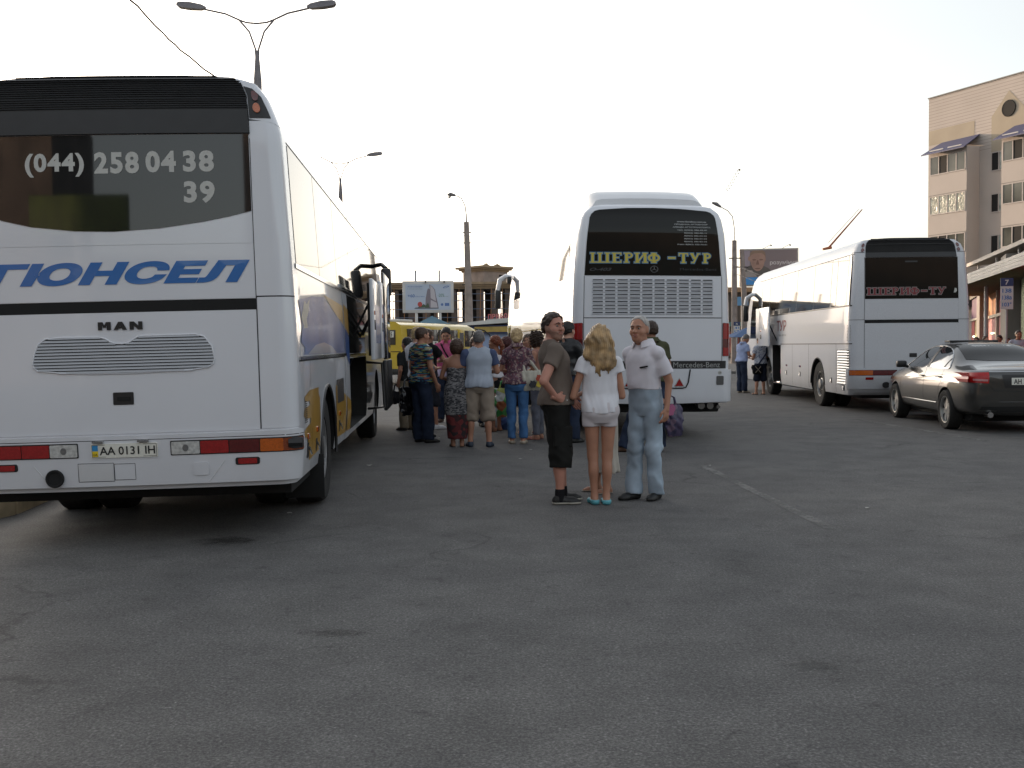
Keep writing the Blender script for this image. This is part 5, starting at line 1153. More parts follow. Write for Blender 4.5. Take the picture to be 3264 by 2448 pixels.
mb = MB(); mb.tube([(-.3, .1, 3.0), (1.5, .1, 3.06)], .03, 5); mb.tube([(0, .1, 0), (0, .1, 3.0)], .03, 5); mb.tube([(1.2, .1, 0), (1.2, .1, 3.0)], .03, 5); mb.obj('sign_frame', STEEL, sg_)
# yellow minibus
YB = mat('minibus_yellow', (.50, .345, .010), .4, coat=.5, dirt=.3, n=(1, .08)); MWIN = mat('minibus_glass', (.05, .045, .045), .08, n=(.8, .6))
yb = empty('minibus', 'yellow city minibus standing behind the waiting crowd', 'minibus', (-4.05, 38.6, 0), R(-19))
mb = MB(); sec = [(-2.05, .42), (-2.1, .6), (-2.1, 1.25), (-2.06, 2.05), (-1.98, 2.26), (-1.80, 2.36), (-1.0, 2.42), (-.28, 2.36), (-.10, 2.26), (-.04, 2.05), (0, 1.25), (0, .6), (-.05, .42)]
ys = [(.0, .97, .02), (.10, 1, 0), (7.2, 1, 0), (7.75, .97, -.08), (8.05, .93, -.30)]; V = []
for y, k, dz in ys: V += [(-1.05 + (x + 1.05) * k, y, .42 + (z - .42) * (1 + dz * .5)) for x, z in sec]
k = len(sec); mb.add(V, [(i * k + j, i * k + (j + 1) % k, (i + 1) * k + (j + 1) % k, (i + 1) * k + j) for i in range(len(ys) - 1) for j in range(k)] + [tuple(range(k - 1, -1, -1)), tuple((len(ys) - 1) * k + j for j in range(k))])
bd = mb.obj('body', YB, fix=True, ang=40); cut(bd, [cyl_x(-.35, .3, 2.6, .36, .46, BLKM), cyl_x(-.35, .3, 6.6, .36, .46, BLKM)]); bd.parent = yb
for y in (2.6, 6.6): wheel(yb, -.14, y, .36, .37, 1, wd=.22, rimr=.20); wheel(yb, -1.96, y, .36, .37, -1, wd=.22, rimr=.20)
def ywin(y0, y1, z0, z1, nm='side_window', m=MWIN, d=.012):
    o = MB().bbox(-.05, d, y0, y1, z0, z1, .01).obj(nm, m, yb); return o
for y0, y1 in ((.45, 1.35), (2.55, 3.35), (3.45, 4.6), (4.75, 5.45), (6.3, 7.4)): o = ywin(y0, y1, 1.42, 2.12); MB().box(.012, .016, y0 + .05, y1 - .05, 1.86, 1.875).obj('window_bar', BLK, o, smooth=False)
for y0, y1 in ((1.45, 2.45), (5.5, 6.2)):
    o = ywin(y0, y1, .62, 2.16, 'door', YB, .02); MB().box(.02, .026, y0 + .12, y1 - .12, 1.40, 2.02).obj('door_glass', MWIN, o, smooth=False); MB().box(.02, .026, y0 + .12, y1 - .12, .75, 1.2).obj('door_panel', YB, o, smooth=False)
MB().bbox(-.80, -.30, -.03, .04, 1.52, 2.08, .02).obj('rear_window', MWIN, yb); MB().bbox(-1.80, -.95, -.03, .04, 1.52, 2.08, .02).obj('rear_window', MWIN, yb)
MX = Matrix.Rotation(R(90), 4, 'X')
for x0, s_ in ((-.62, '35'),):
    c = MB().box(x0, x0 + .26, -.045, -.035, 1.80, 2.02).obj('route_card', PLATE, yb, smooth=False); text_on('route_number', s_, MX, x0 + .05, x0 + .21, 1.83, 1.99, INK, c, bold=.03, d=.050)
MY = Matrix.Rotation(R(90), 4, 'Z') @ Matrix.Rotation(R(90), 4, 'X')
c = MB().box(.028, .034, 2.75, 3.25, 1.46, 1.66).obj('route_card', PLATE, yb, smooth=False); text_on('route_number', '35', MY, 2.9, 3.1, 1.49, 1.63, INK, c, bold=.03, d=.040)
MB().box(-2.0, -.10, -.012, .0, 1.25, 1.28).obj('rear_seam', SEAM, yb, smooth=False); MB().bbox(-2.08, -.02, -.06, .05, .40, .62, .02).obj('rear_bumper', BLK, yb)
MB().bbox(-1.35, -.75, 1.2, 2.6, 2.40, 2.52, .05).obj('roof_hatch', WALLW, yb)
mb = MB(); mb.tube([(-.1, 7.8, 2.2), (.15, 8.2, 2.15), (.35, 8.4, 1.95), (.42, 8.45, 1.7)], .03, 6); ar = mb.obj('mirror_arm', BLK, yb); MB().bbox(.30, .52, 8.4, 8.5, 1.35, 1.72, .03).obj('mirror', BLK, ar)
# billboards
def board(root, w_, h, z0, th=.35, fr=WALLW):
    MB().bbox(-w_ / 2, w_ / 2, 0, th, z0, z0 + h, .03).obj('board', fr, root)
b1 = empty('billboard', 'white-framed billboard with a grey appliance and red fruit, behind the minibus', 'billboard', (-7.93, 99, 0), R(3))
board(b1, 4.86, 3.03, 4.66)
e = .28
sh = MB().box(-2.43 + e, 2.43 - e, -.012, 0, 4.66 + e, 7.69 - e * 1.1).obj('poster', mat('poster_pale_blue', (.44, .50, .60), .6, n=(.4, .06)), b1, smooth=False)
def pin(name, poly, m, root, d=-.016): return mesh(name, [(x, d, z) for x, z in poly], [tuple(range(len(poly)))], m, root, smooth=False)
def oval(cx, cz, rx, rz, n=20): return [(cx + rx * math.cos(2 * math.pi * i / n), cz + rz * math.sin(2 * math.pi * i / n)) for i in range(n)]
def s1(u_, v): return (-2.43 + u_ / 1960 * 4.86, 7.69 - v / 1225 * 3.03)   # u, v measured on the board itself
G1, G2, G3 = mat('poster_grey', (.22, .19, .22), .6), mat('poster_silver', (.48, .45, .48), .6), mat('poster_dark', (.07, .07, .08), .6)
pin('appliance', [s1(a - 120, b - 150) for a, b in ((985, 1205), (1010, 800), (1075, 480), (1110, 430), (1160, 470), (1155, 280), (1280, 370), (1370, 490), (1400, 700), (1470, 1000), (1500, 1205))], G1, sh)
pin('appliance_panel', [s1(a - 120, b - 150) for a, b in ((1185, 310), (1270, 390), (1345, 500), (1375, 720), (1400, 930), (1200, 810))], G2, sh, -.020)
pin('appliance_panel', [s1(a - 120, b - 150) for a, b in ((1200, 880), (1420, 985), (1470, 1195), (1190, 1195))], G2, sh, -.020)
pin('shadow', [s1(a - 120, b - 150) for a, b in ((560, 1215), (620, 1170), (900, 1180), (1490, 1180), (1500, 1215))], G3, sh, -.022)
pin('leaves', [s1(a - 120, b - 150) for a, b in ((700, 1170), (760, 1110), (870, 1080), (930, 1030), (1010, 1100), (1100, 980), (1150, 1170))], mat('poster_green', (.07, .10, .06), .6), sh, -.024)
pin('fruit', [s1(785 - 120 + 90 * math.cos(i * .314), 1045 - 150 - 95 * math.sin(i * .314)) for i in range(20)], mat('poster_red', (.46, .07, .06), .6), sh, -.027)
PB, PG = mat('poster_blue_ink', (.10, .17, .38), .6), mat('poster_green_ink', (.16, .26, .22), .6)
def tb1(name, s_, u0, v0, u1, v1, m, **k): (a, b), (c, d_) = s1(u0 - 120, v0 - 150), s1(u1 - 120, v1 - 150); return text_on(name, s_, MX, a, c, d_, b, m, sh, d=.020, **k)
tb1('slogan', '+60', 320, 655, 585, 780, PB, bold=.02); tb1('slogan_small', 'новых моделей', 610, 720, 960, 775, PB); tb1('discount', '-20%', 1470, 640, 1720, 765, PG, bold=.01); tb1('discount_small', 'на модель', 1730, 735, 1900, 765, PG); tb1('headline', 'ЭКОNНОВАЦИИ', 310, 345, 880, 400, PB); tb1('headline_small', 'бытовая техника нового поколения', 300, 440, 880, 465, PG)
pin('logo', [s1(1790 - 120 + 118 * math.cos(i * .314) , 385 - 150 - 38 * math.sin(i * .314) - 30 * math.cos(i * .314)) for i in range(20)], PB, sh, -.02); pin('logo_gap', [s1(1790 - 120 + 80 * math.cos(i * .314), 388 - 150 - 16 * math.sin(i * .314) - 20 * math.cos(i * .314)) for i in range(20)], mat('poster_pale_blue', (0, 0, 0)), sh, -.024)
pin('badge', [s1(1635 - 120 + 50 * math.cos(i * .628), 1060 - 150 - 55 * math.sin(i * .628)) for i in range(10)], PB, sh, -.02); pin('badge', [s1(a - 120, b - 150) for a, b in ((1740, 1115), (1910, 1115), (1910, 1000), (1740, 1000))], PB, sh, -.02)
for xx in (-1.13, 1.12):
    MB().bbox(xx - .13, xx + .13, .05, .30, 0, 4.66, .02).obj('leg', WALLW, b1); mb = MB(); mb.tube([(xx - .05, .2, 7.6), (xx - .05, .2, 8.72)], .10, 8); mb.obj('mast', STEEL, b1)
for xx in (-.28, 1.5): MB().box(xx, xx + .1, -.35, .02, 7.52, 7.70).obj('lamp_bracket', BLK, b1, smooth=False)
b2 = empty('billboard', 'billboard with a close-up of a short-haired man, high behind the right-hand coach', 'billboard', (22.35, 90, 0), R(-9))
board(b2, 4.95, 3.22, 6.45, th=.8, fr=mat('board_grey', (.34, .34, .33), .7))
e = .12; sh = MB().box(-2.47 + e, 2.47 - e, -.012, 0, 6.45 + e, 9.67 - e).obj('poster', mat('poster_mauve', (.20, .165, .175), .6, n=(.3, .12)), b2, smooth=False)
def s2(u_, v): return (-2.47 + (u_ - 380) / 1260 * 4.95, 9.67 - (v - 375) / 855 * 3.22)
FS, FS2, FD = mat('poster_skin', (.33, .21, .17), .7, n=(1.2, .18)), mat('poster_skin_dark', (.19, .11, .09), .7), mat('poster_jacket', (.10, .09, .085), .7, n=(1, .3))
pin('pale_side', [s2(*p) for p in ((415, 420), (600, 420), (590, 900), (440, 1000))], mat('poster_lilac', (.30, .26, .30), .7), sh, -.015)
pin('jacket', [s2(*p) for p in ((440, 1020), (450, 880), (560, 770), (700, 740), (880, 760), (1000, 830), (1060, 900), (1100, 1020))], FD, sh, -.018)
pin('shirt', [s2(*p) for p in ((480, 1020), (500, 900), (640, 860), (760, 1020))], mat('poster_shirt', (.30, .27, .26), .7), sh, -.020)
pin('face', [s2(765 + q * math.cos(a), 640 - p * math.sin(a)) for a, q, p in [(i * math.pi / 16, 175 if math.sin(i * math.pi / 16) >= 0 else 150, 225 if math.sin(i * math.pi / 16) >= 0 else 250) for i in range(32)]], FS, sh, -.022)
pin('hair', [s2(*p) for p in ((585, 590), (600, 470), (660, 415), (880, 415), (930, 470), (945, 590), (905, 520), (850, 480), (700, 480), (620, 520))], mat('poster_hair', (.24, .165, .12), .7), sh, -.025)
for cx in (690, 840): pin('eye', [s2(cx + 42 * math.cos(i * .628), 628 - 18 * math.sin(i * .628)) for i in range(10)], FS2, sh, -.026)
pin('nose', [s2(*p) for p in ((755, 640), (725, 740), (800, 740), (775, 640))], FS2, sh, -.0255); pin('mouth', [s2(765 + 62 * math.cos(i * .628), 830 - 16 * math.sin(i * .628)) for i in range(10)], FS2, sh, -.026)
pin('ear', [s2(578 + 22 * math.cos(i * .628), 600 - 50 * math.sin(i * .628)) for i in range(10)], FS, sh, -.026)
pin('blue_block', [s2(*p) for p in ((420, 1200), (900, 1200), (900, 1030), (430, 1030))], mat('poster_sky', (.05, .25, .60), .6), sh, -.028)
(a, b), (c, d_) = s2(1030, 650), s2(1610, 740); text_on('slogan', 'розуміння', MX, a, c, d_ - .10, b, mat('poster_white', (.62, .60, .60), .6), sh, bold=.012, d=.03)
(a, b), (c, d_) = s2(490, 1110), s2(640, 1150); text_on('slogan', 'life:)', MX, a, c, d_, b, mat('poster_white', (.6, .6, .6)), sh, d=.034) if False else None
MB().bbox(-.35, .35, .1, .7, 0, 6.45, .04).obj('leg', STEEL, b2)
for xx in (.2, 1.8):
    mb = MB(); mb.tube([(xx - .7, .1, 9.66), (xx - .1, -.6, 9.95)], .02, 5); mb.lathe([(0, 0), (.09, .02), (.05, .12), (0, .13)], 10, Matrix.Translation((xx - .08, -.62, 9.80))); mb.obj('spotlight', BLK, b2)
# low dark building under that billboard, seen between the coaches
lb = empty('low_building', 'low brown flat-roofed building between the middle and right-hand coaches', 'building', (14.8, 98, 0))
MB().box(0, 16, 0, 8, 0, 6.3).obj('wall', mat('brown_wall', (.085, .07, .06), .9, n=(.6, .3)), lb, smooth=False); MB().box(-.4, 16.4, -.5, 8.5, 6.3, 6.75).obj('roof', mat('tan_fascia', (.30, .20, .12), .8), lb, smooth=False)
for i in range(5): MB().box(.8 + i * 1.6, 1.9 + i * 1.6, -.06, .02, .6, 2.6).obj('shop_window', mat('shop_red', (.28, .08, .07), .5, n=(1.2, .5)), lb, smooth=False)
MB().box(.3, 9, -.7, -.05, 3.1, 3.5).obj('awning', mat('teal_awning', (.10, .20, .20), .7), lb, smooth=False)
tr = MB(); rs = np.random.RandomState(4)
# street lamps
def lamp_pole(x, y, top, s, label, heads=(1, 1), yaw=0):
    r = empty('street_lamp', label, 'street lamp', (x, y, 0), R(yaw), 'double-armed street lamps behind the nearest coach')
    b = MB(); b.tube([(0, 0, 0), (0, 0, top - 2.3)], [.16, .12], 10); b.tube([(0, 0, top - 2.4), (0, 0, top - 1.5)], [.12, .05], 10); b.obj('pole', LAMPG, r)
    b = MB()
    for q in (1, -1): b.tube([(q * .03, 0, top - 1.9), (q * .05, 0, top - 1.45), (q * .22, 0, top - .95), (q * .52, 0, top - .60), (q * .92, 0, top - .42), (q * 1.55 * (1 if heads[0 if q > 0 else 1] else .75), 0, top - .28)], .030, 7)
    b.tube([(-.52, 0, top - .60), (-.3, 0, top - .68), (0, 0, top - .71), (.3, 0, top - .68), (.52, 0, top - .60)], .028, 7); b.obj('arm', LAMPG, r)
    for q, h in zip((1, -1), heads):
        if not h: continue
        M = Matrix.Translation((q * 1.5, 0, top - .26)) @ Matrix.Rotation(R(-9) * q, 4, 'Y') @ Matrix.Scale(q, 4, (1, 0, 0))
        b = MB(); P = [(0, .05, .0, .05), (.12, .09, -.06, .09), (.45, .13, -.09, .10), (.78, .12, -.09, .07), (.86, .07, -.04, .03)]; V = []
        for xx, hy, zb, zt in P: V += [M @ Vector(v) for v in ((xx, -hy, zb), (xx, hy, zb), (xx, hy * .8, zt), (xx, -hy * .8, zt))]
        b.add(V, [(i * 4 + j, i * 4 + (j + 1) % 4, i * 4 + 4 + (j + 1) % 4, i * 4 + 4 + j) for i in range(4) for j in range(4)] + [(0, 1, 2, 3), (19, 18, 17, 16)]); b.obj('lamp_head', LAMPG, r, fix=True)
lamp_pole(-7.46, 31, 11.75, 1, 'grey double-armed street lamp rising close behind the nearest coach, both lamp heads present')
lamp_pole(-9.45, 58, 12.35, 1, 'farther double-armed street lamp with one of its two lamp heads missing', heads=(1, 0))
cp_ = empty('lamp_post', 'tall tapered concrete lamp post with a single curved arm beside the billboard', 'street lamp', (-2.45, 60, 0))
MB().tube([(0, 0, 0), (0, 0, 4), (-.10, 0, 8.6)], [.26, .21, .15], 12).obj('pole', POLEC, cp_)
mb = MB(); mb.tube([(-.10, 0, 8.5), (-.10, 0, 9.0), (-.16, 0, 9.5), (-.36, 0, 9.95), (-.62, 0, 10.1), (-.80, 0, 10.12)], [.05, .035, .03, .03, .03, .03], 7); mb.obj('arm', LAMPG, cp_)
mb = MB(); mb.tube([(-.72, 0, 10.13), (-1.0, 0, 10.2), (-1.18, 0, 10.17)], [.07, .11, .05], 8); lh = mb.obj('lamp_head', LAMPG, cp_); MB().lathe([(0, -.13), (.08, -.08), (.10, 0), (0, .02)], 12, Matrix.Translation((-1.06, 0, 10.08))).obj('lamp_glass', CLR, lh)
mb = MB()
for z, a in ((8.0, .26), (7.4, .26), (5.0, .3)): mb.tube([(-.08 - a, 0, z), (-.08 + a, 0, z)], .035, 6)
mb.obj('bracket', BLK, cp_)
for nm, x0, x1, top, label, arm in (('lamp_post', 15.0, 15.05, 8.4, 'concrete lamp post with a curved arm, right of the middle coach', True), ('utility_pole', 15.95, 15.55, 7.8, 'leaning concrete pole strapped beside the lamp post, right of the middle coach', False)):
    r = empty(nm, label, 'street lamp' if arm else 'pole', (0, 70, 0)); MB().tube([(x0 + (.05 if arm else 0), 0, 0), (x1, 0, top)], [.24, .15], 10).obj('pole', POLEC, r)
    if arm:
        mb = MB(); mb.tube([(x1, 0, top - .1), (x1, 0, 9.2), (x1 - .12, 0, 10.0), (x1 - .45, 0, 10.4), (x1 - 1.0, 0, 10.7)], .03, 6); mb.obj('arm', LAMPG, r); mb = MB(); mb.tube([(x1 - .9, 0, 10.65), (x1 - 1.2, 0, 10.85), (x1 - 1.5, 0, 10.95)], [.07, .13, .06], 8); mb.obj('lamp_head', LAMPG, r)
    mb = MB(); mb.tube([(x1 - .4, -.1, top - 1.2), (x1 + .4, -.1, top - 1.2)], .04, 6); mb.obj('bracket', BLK, r)
def stop_sign(x, y, z0, z1, w_, num, rows, label, yaw=0):
    r = empty('stop_sign', label, 'sign', (x, y, 0), R(yaw)); hb = z1 - (z1 - z0) * .26
    b = MB().box(-w_ / 2, w_ / 2, 0, .03, z0, z1).obj('board', WALLW, r, smooth=False); h_ = MB().box(-w_ / 2, w_ / 2, -.006, 0, hb, z1).obj('header', mat('sign_navy', (.02, .035, .11), .5), b, smooth=False)
    text_on('number', num, MX, -.05, .05, hb + .04, z1 - .05, LETW, h_, bold=.03, d=.010)
    k = (hb - z0) / (len(rows) + .35)
    for i, s_ in enumerate(rows): text_on('route', s_, MX, -w_ * .36, w_ * .36, hb - k * (i + .95), hb - k * (i + .35), BLUE, b, bold=.02, d=.004)
    MB().tube([(0, .05, 0), (0, .05, z1)], .025, 8).obj('pole', STEEL, r)
stop_sign(14.33, 30, 2.38, 3.28, .335, '7', ('138', '138а', '103°'), 'tall bus stop sign with a 7 on its navy header, above the dark car', -18)
stop_sign(9.78, 45, 1.75, 2.40, .27, '5', ('41', '17', '2'), 'small bus stop sign with a 5, just right of the middle coach', -6)
r = empty('notice_board', 'pale blue rectangular sign beside the right-hand coach mirror', 'sign', (16.0, 72, 0)); MB().box(-.45, .45, 0, .05, 4.1, 4.7).obj('board', mat('sign_sky', (.12, .30, .52), .5), r, smooth=False); MB().tube([(0, .08, 0), (0, .08, 4.6)], .04, 6).obj('pole', STEEL, r)
um = empty('umbrella', 'blue market umbrella behind the two men, right of the middle coach', 'umbrella', (9.75, 43, 0)); V = [(0, 0, 2.12)] + [(1.0 * math.cos(a * .785), 1.0 * math.sin(a * .785), 1.72) for a in range(8)]
mesh('canopy', V, [(0, i + 1, (i + 1) % 8 + 1) for i in range(8)], mat('umbrella_blue', (.06, .11, .22), .8), um, smooth=False); MB().tube([(0, 0, 0), (0, 0, 2.1)], .02, 6).obj('pole', STEEL, um)
# block of flats on the right
FL = mat('flats_cladding', (.47, .42, .385), .85, n=(.4, .06)); TAN = mat('flats_tan', (.38, .325, .25), .85, n=(.5, .1)); FLG = mat('flats_grey', (.25, .235, .22), .85, n=(.5, .12)); WFR = mat('window_frame', (.42, .38, .36), .6); WGL = mat('flat_glass', (.10, .10, .085), .12, n=(.5, .5)); FOIL = mat('foil_glass', (.40, .40, .33), .25, n=(3, .4), bump=(6, .05)); BRF = mat('blue_roof', (.065, .07, .14), .6)
fb = empty('apartment_block', 'pale block of flats with glazed bays, blue awnings and a round window', 'building', (30.5, 76, 0), R(-65.7))
def grooves(name, x0, x1, z0, z1, dz, y=-.004):
    mb = MB(); z = z0
    while z < z1: mb.add([(x0, y, z), (x1, y, z), (x1, y, z + .02), (x0, y, z + .02)], [(0, 1, 2, 3)]); z += dz
    return mb
wl = MB().box(0, 30, 0, 12, 0, 19.1).obj('wall', FL, fb, smooth=False)
grooves('g', 0, 30, 14.6, 19.0, .22).obj('cladding_joint', mat('joint_grey', (.24, .19, .16), .9), wl, smooth=False)
MB().box(-.05, 30.05, -.06, 12, 19.1, 19.18).obj('coping', FLG, fb, smooth=False)
MB().box(12, 14, 3, 5, 19.18, 20.2).obj('roof_vent', FL, fb, smooth=False); MB().box(16, 20, 2, 5, 19.18, 20.8).obj('roof_hut', mat('hut_dark', (.08, .05, .06), .9), fb, smooth=False)
for P in ([(.02, 15.7), (4.1, 15.7), (4.1, 16.75), (.02, 16.75)], [(.02, 0), (1.22, 0), (1.22, 14.9), (1.9, 14.9), (1.9, 15.45), (.02, 15.45)], [(5.5, 14.2), (8.3, 14.2), (8.3, 16.7), (6.9, 18.2), (5.5, 16.7)]): mesh('tan_panel', [(x, -.012, z) for x, z in P], [tuple(range(len(P)))], TAN, wl, smooth=False)
mb = MB(); mb.lathe([(.52, -.05), (.56, .02), (.50, .045), (.48, .030), (0, .030)], 28, Matrix.Translation((6.9, -.03, 17.0)) @ Matrix.Rotation(R(90), 4, 'X')); mb.obj('round_window', BLKM, fb)
def flat_window(x0, x1, z0, z1, y, n_, glass=WGL, open_=None):
    f = MB()
    f.box(x0, x1, y - .04, y, z0, z0 + .07); f.box(x0, x1, y - .04, y, z1 - .07, z1)
    for i in range(n_ + 1): xx = x0 + (x1 - x0) * i / n_; f.box(xx - .035, xx + .035, y - .04, y, z0 + .07, z1 - .07)
    o = f.obj('window', WFR, fb, smooth=False)
    for i in range(n_): MB().box(x0 + (x1 - x0) * i / n_ + .03, x0 + (x1 - x0) * (i + 1) / n_ - .03, y - .015, y - .005, z0 + .06, z1 - .06).obj('pane', BLKM if i == open_ else glass, o, smooth=False)
for k_, bx in enumerate((1.22, 7.35)):
    MB().box(bx, bx + 3.3, -1.2, 0, 3.9, 14.9).obj('bay', FL if k_ == 0 else FL, fb, smooth=False)
    mesh('awning', [(bx - .25, -1.75, 14.75), (bx + 3.55, -1.75, 14.75), (bx + 3.3, 0, 15.75), (bx, 0, 15.75)] + [(bx - .25, -1.75, 14.68), (bx + 3.55, -1.75, 14.68), (bx + 3.3, 0, 15.68), (bx, 0, 15.68)], [(0, 1, 2, 3), (4, 7, 6, 5), (0, 4, 5, 1), (1, 5, 6, 2), (3, 2, 6, 7), (0, 3, 7, 4)], BRF, fb, smooth=False)
    for i, xx in enumerate((.3, 1.9)): MB().box(bx + xx, bx + xx + 1.2, -1.50, -1.46, 14.915, 14.99).obj('awning_stripe', WALLW, fb, smooth=False) 
    for fl_ in range(4):
        z = 13.25 - 2.8 * fl_; flat_window(bx + .12, bx + 3.2, z, z + 1.35, -1.2, 4, FOIL if (fl_ == 1 and k_ == 0) else WGL, 1 if fl_ in (0, 2) else None)
        MB().box(bx - .02, bx + 3.32, -1.225, -1.2, z - 1.42, z - 1.38).obj('bay_joint', FLG, fb, smooth=False)
for fl_ in range(4): flat_window(5.55, 6.75, 13.0 - 2.8 * fl_, 14.3 - 2.8 * fl_, -.02, 2, mat('curtain_glass', (.26, .30, .29), .2, n=(1.5, .5)), 0)
# station canopy and shop on the right
sp = empty('shop', 'long shop front with red and pink posters under the white ribbed canopy', 'shop', (28.4, 63, 0), R(-110.4))
SHD = mat('shop_dark', (.05, .042, .04), .8, n=(.6, .4)); ALU = mat('shop_frame', (.42, .38, .32), .5)
MB().box(-10, 45, .25, 6, 0, 5.2).obj('wall', SHD, sp, smooth=False)
PR, PP, PO, PV = mat('poster_crimson', (.34, .05, .05), .5, n=(.5, .5)), mat('poster_pink', (.42, .17, .17), .5, n=(.6, .5)), mat('poster_orange', (.48, .20, .07), .5, n=(.8, .4)), mat('banner_violet', (.07, .025, .07), .6, n=(.8, .8))
for x0, x1, z0, z1, m in ((-9, 2.4, 2.95, 4.3, PV), (-9, -6, 0, 2.9, PR), (-5.6, 2.3, 0, 2.9, mat('shop_lit', (.42, .30, .16), .6, n=(.5, .4))), (5.2, 11.2, 2.85, 4.2, PO), (11.6, 17.3, 2.85, 4.2, PR), (5.2, 11.2, 0, 2.7, PP), (11.6, 17.3, 0, 2.7, PP), (21.5, 28, 0, 4.2, mat('shop_green', (.12, .16, .08), .6, n=(.5, .5))), (28.5, 44, 0, 4.2, PR)): MB().box(x0, x1, .15, .24, z0, z1).obj('poster', m, sp, smooth=False)
for x0, x1, z0, z1 in ((5, 17.5, 2.7, 2.85), (11.2, 11.6, 0, 4.2), (-9, 2.5, 2.83, 2.95), (-2.2, -1.7, 0, 2.9), (.4, .7, 0, 2.9)): MB().box(x0, x1, .02, .14, z0, z1).obj('frame', ALU, sp, smooth=False)
for x0 in (2.6, 17.6): MB().box(x0, x0 + 2.3, -.3, .25, 0, 5.2).obj('column', mat('shop_column', (.22, .20, .18), .8), sp, smooth=False)
MB().box(-10, 45, .0, .3, 4.3, 5.0).obj('fascia', mat('shop_fascia', (.13, .115, .09), .7, n=(1, .4)), sp, smooth=False)
for x0, z in ((-5, 1.75), (-.8, 1.75), (9, 1.85)): MB().box(x0, x0 + 1.2, -.02, .03, z, z + .07).obj('strip_light', mat('strip_light', (.8, 1.0, .6), .5, emit=3.0), sp, smooth=False)
cn = empty('canopy', 'white ribbed station canopy on steel posts at the right edge', 'canopy', (20.2, 45.8, 0), R(-105.1))
mb = MB()
for i in range(7): mb.box(-14, 30, -.02 - .012 * (i % 2), .05, 4.02 + i * .065, 4.075 + i * .065)
mb.obj('fascia', mat('canopy_white', (.52, .50, .47), .7, n=(1, .1)), cn, smooth=False)
MB().box(-14, 30, .05, 5, 4.15, 4.45).obj('roof', mat('canopy_under', (.16, .13, .10), .8, n=(.8, .3)), cn, smooth=False)
mb = MB()
for i in range(44): mb.box(-14 + i, -13.92 + i, .05, 5, 4.02, 4.15)
mb.obj('rib', mat('canopy_rib', (.28, .22, .15), .8), cn, smooth=False)
for i in range(5): MB().tube([(-12 + i * 9, 1.2, 0), (-12 + i * 9, 1.2, 4.1)], .09, 8).obj('post', STEEL, cn)
c2 = empty('upper_canopy', 'slanting pale roof slab on struts above the station canopy', 'canopy', (22.5, 48, 0), R(-105))
mb = MB(); mb.add([(-9, 0, 5.5), (18, 0, 5.5), (18, 3.5, 5.9), (-9, 3.5, 5.9), (-9, 0, 5.68), (18, 0, 5.68), (18, 3.5, 6.08), (-9, 3.5, 6.08)], [(3, 2, 1, 0), (4, 5, 6, 7), (0, 1, 5, 4), (1, 2, 6, 5), (2, 3, 7, 6), (3, 0, 4, 7)]); mb.obj('roof', mat('slab_pale', (.40, .37, .34), .8), c2, smooth=False)
for i in range(5): mb = MB(); mb.tube([(-7 + i * 5, .3, 4.45), (-7 + i * 5, .3, 5.5)], .05, 6); mb.tube([(-7 + i * 5, .3, 4.5), (-5 + i * 5, 1.5, 5.6)], .04, 6); mb.obj('strut', STEEL, c2)
o = MB().prism([(9.0, 50.5), (24, 46.5), (17.5, 30.0), (26, 28), (60, 60), (60, 110), (9.0, 110)], .12).obj('pavement', mat('grey_paving', (.11, .105, .10), .9, n=(1, .2)), smooth=False); tag(o, 'grey paved strip in front of the shops', 'pavement', kind='structure')
# cranes
cr = empty('crane', 'red-brown crane boom with a hook block slanting above the right-hand coach', 'crane', (0, 150, 0)); CRR = mat('crane_red', (.26, .07, .04), .7, n=(1, .2))
def at_(px, py, Y): return (((px - 1632) / F_PX) * Y, 0, CAM_H + (1102 - (px - 1632) * .00873 - py) / F_PX * Y)
mb = MB(); mb.tube([at_(2640, 792, 150), at_(2690, 735, 150), at_(2747, 670, 150)], [.15, .12, .08], 6); mb.obj('boom', CRR, cr); mb = MB(); mb.tube([at_(2622, 796, 150), at_(2650, 790, 150)], [.16, .22], 8); mb.obj('hook_block', mat('crane_orange', (.42, .13, .06), .7), cr); mb = MB(); mb.tube([at_(2640, 775, 150), at_(2738, 668, 150)], .03, 5); mb.obj('stay_cable', WIRE, cr)
cl = empty('lattice_jib', 'thin lattice crane jib far behind the middle coach roof', 'crane', (0, 170, 0)); mb = MB(); a, b = Vector(at_(2318, 612, 170)), Vector(at_(2357, 546, 170)); n_ = (b - a).normalized().cross(Vector((0, 1, 0))) * .22
pts = [a + (b - a) * i / 14 + n_ * (1 if i % 2 else -1) for i in range(15)]; mb.tube(pts, .045, 4); mb.tube([a + n_, b + n_], .02, 4); mb.tube([a - n_, b - n_], .02, 4); mb.tube([b, b + (b - a) * .04], .20, 6); mb.obj('lattice', mat('crane_grey', (.14, .12, .10), .7), cl)
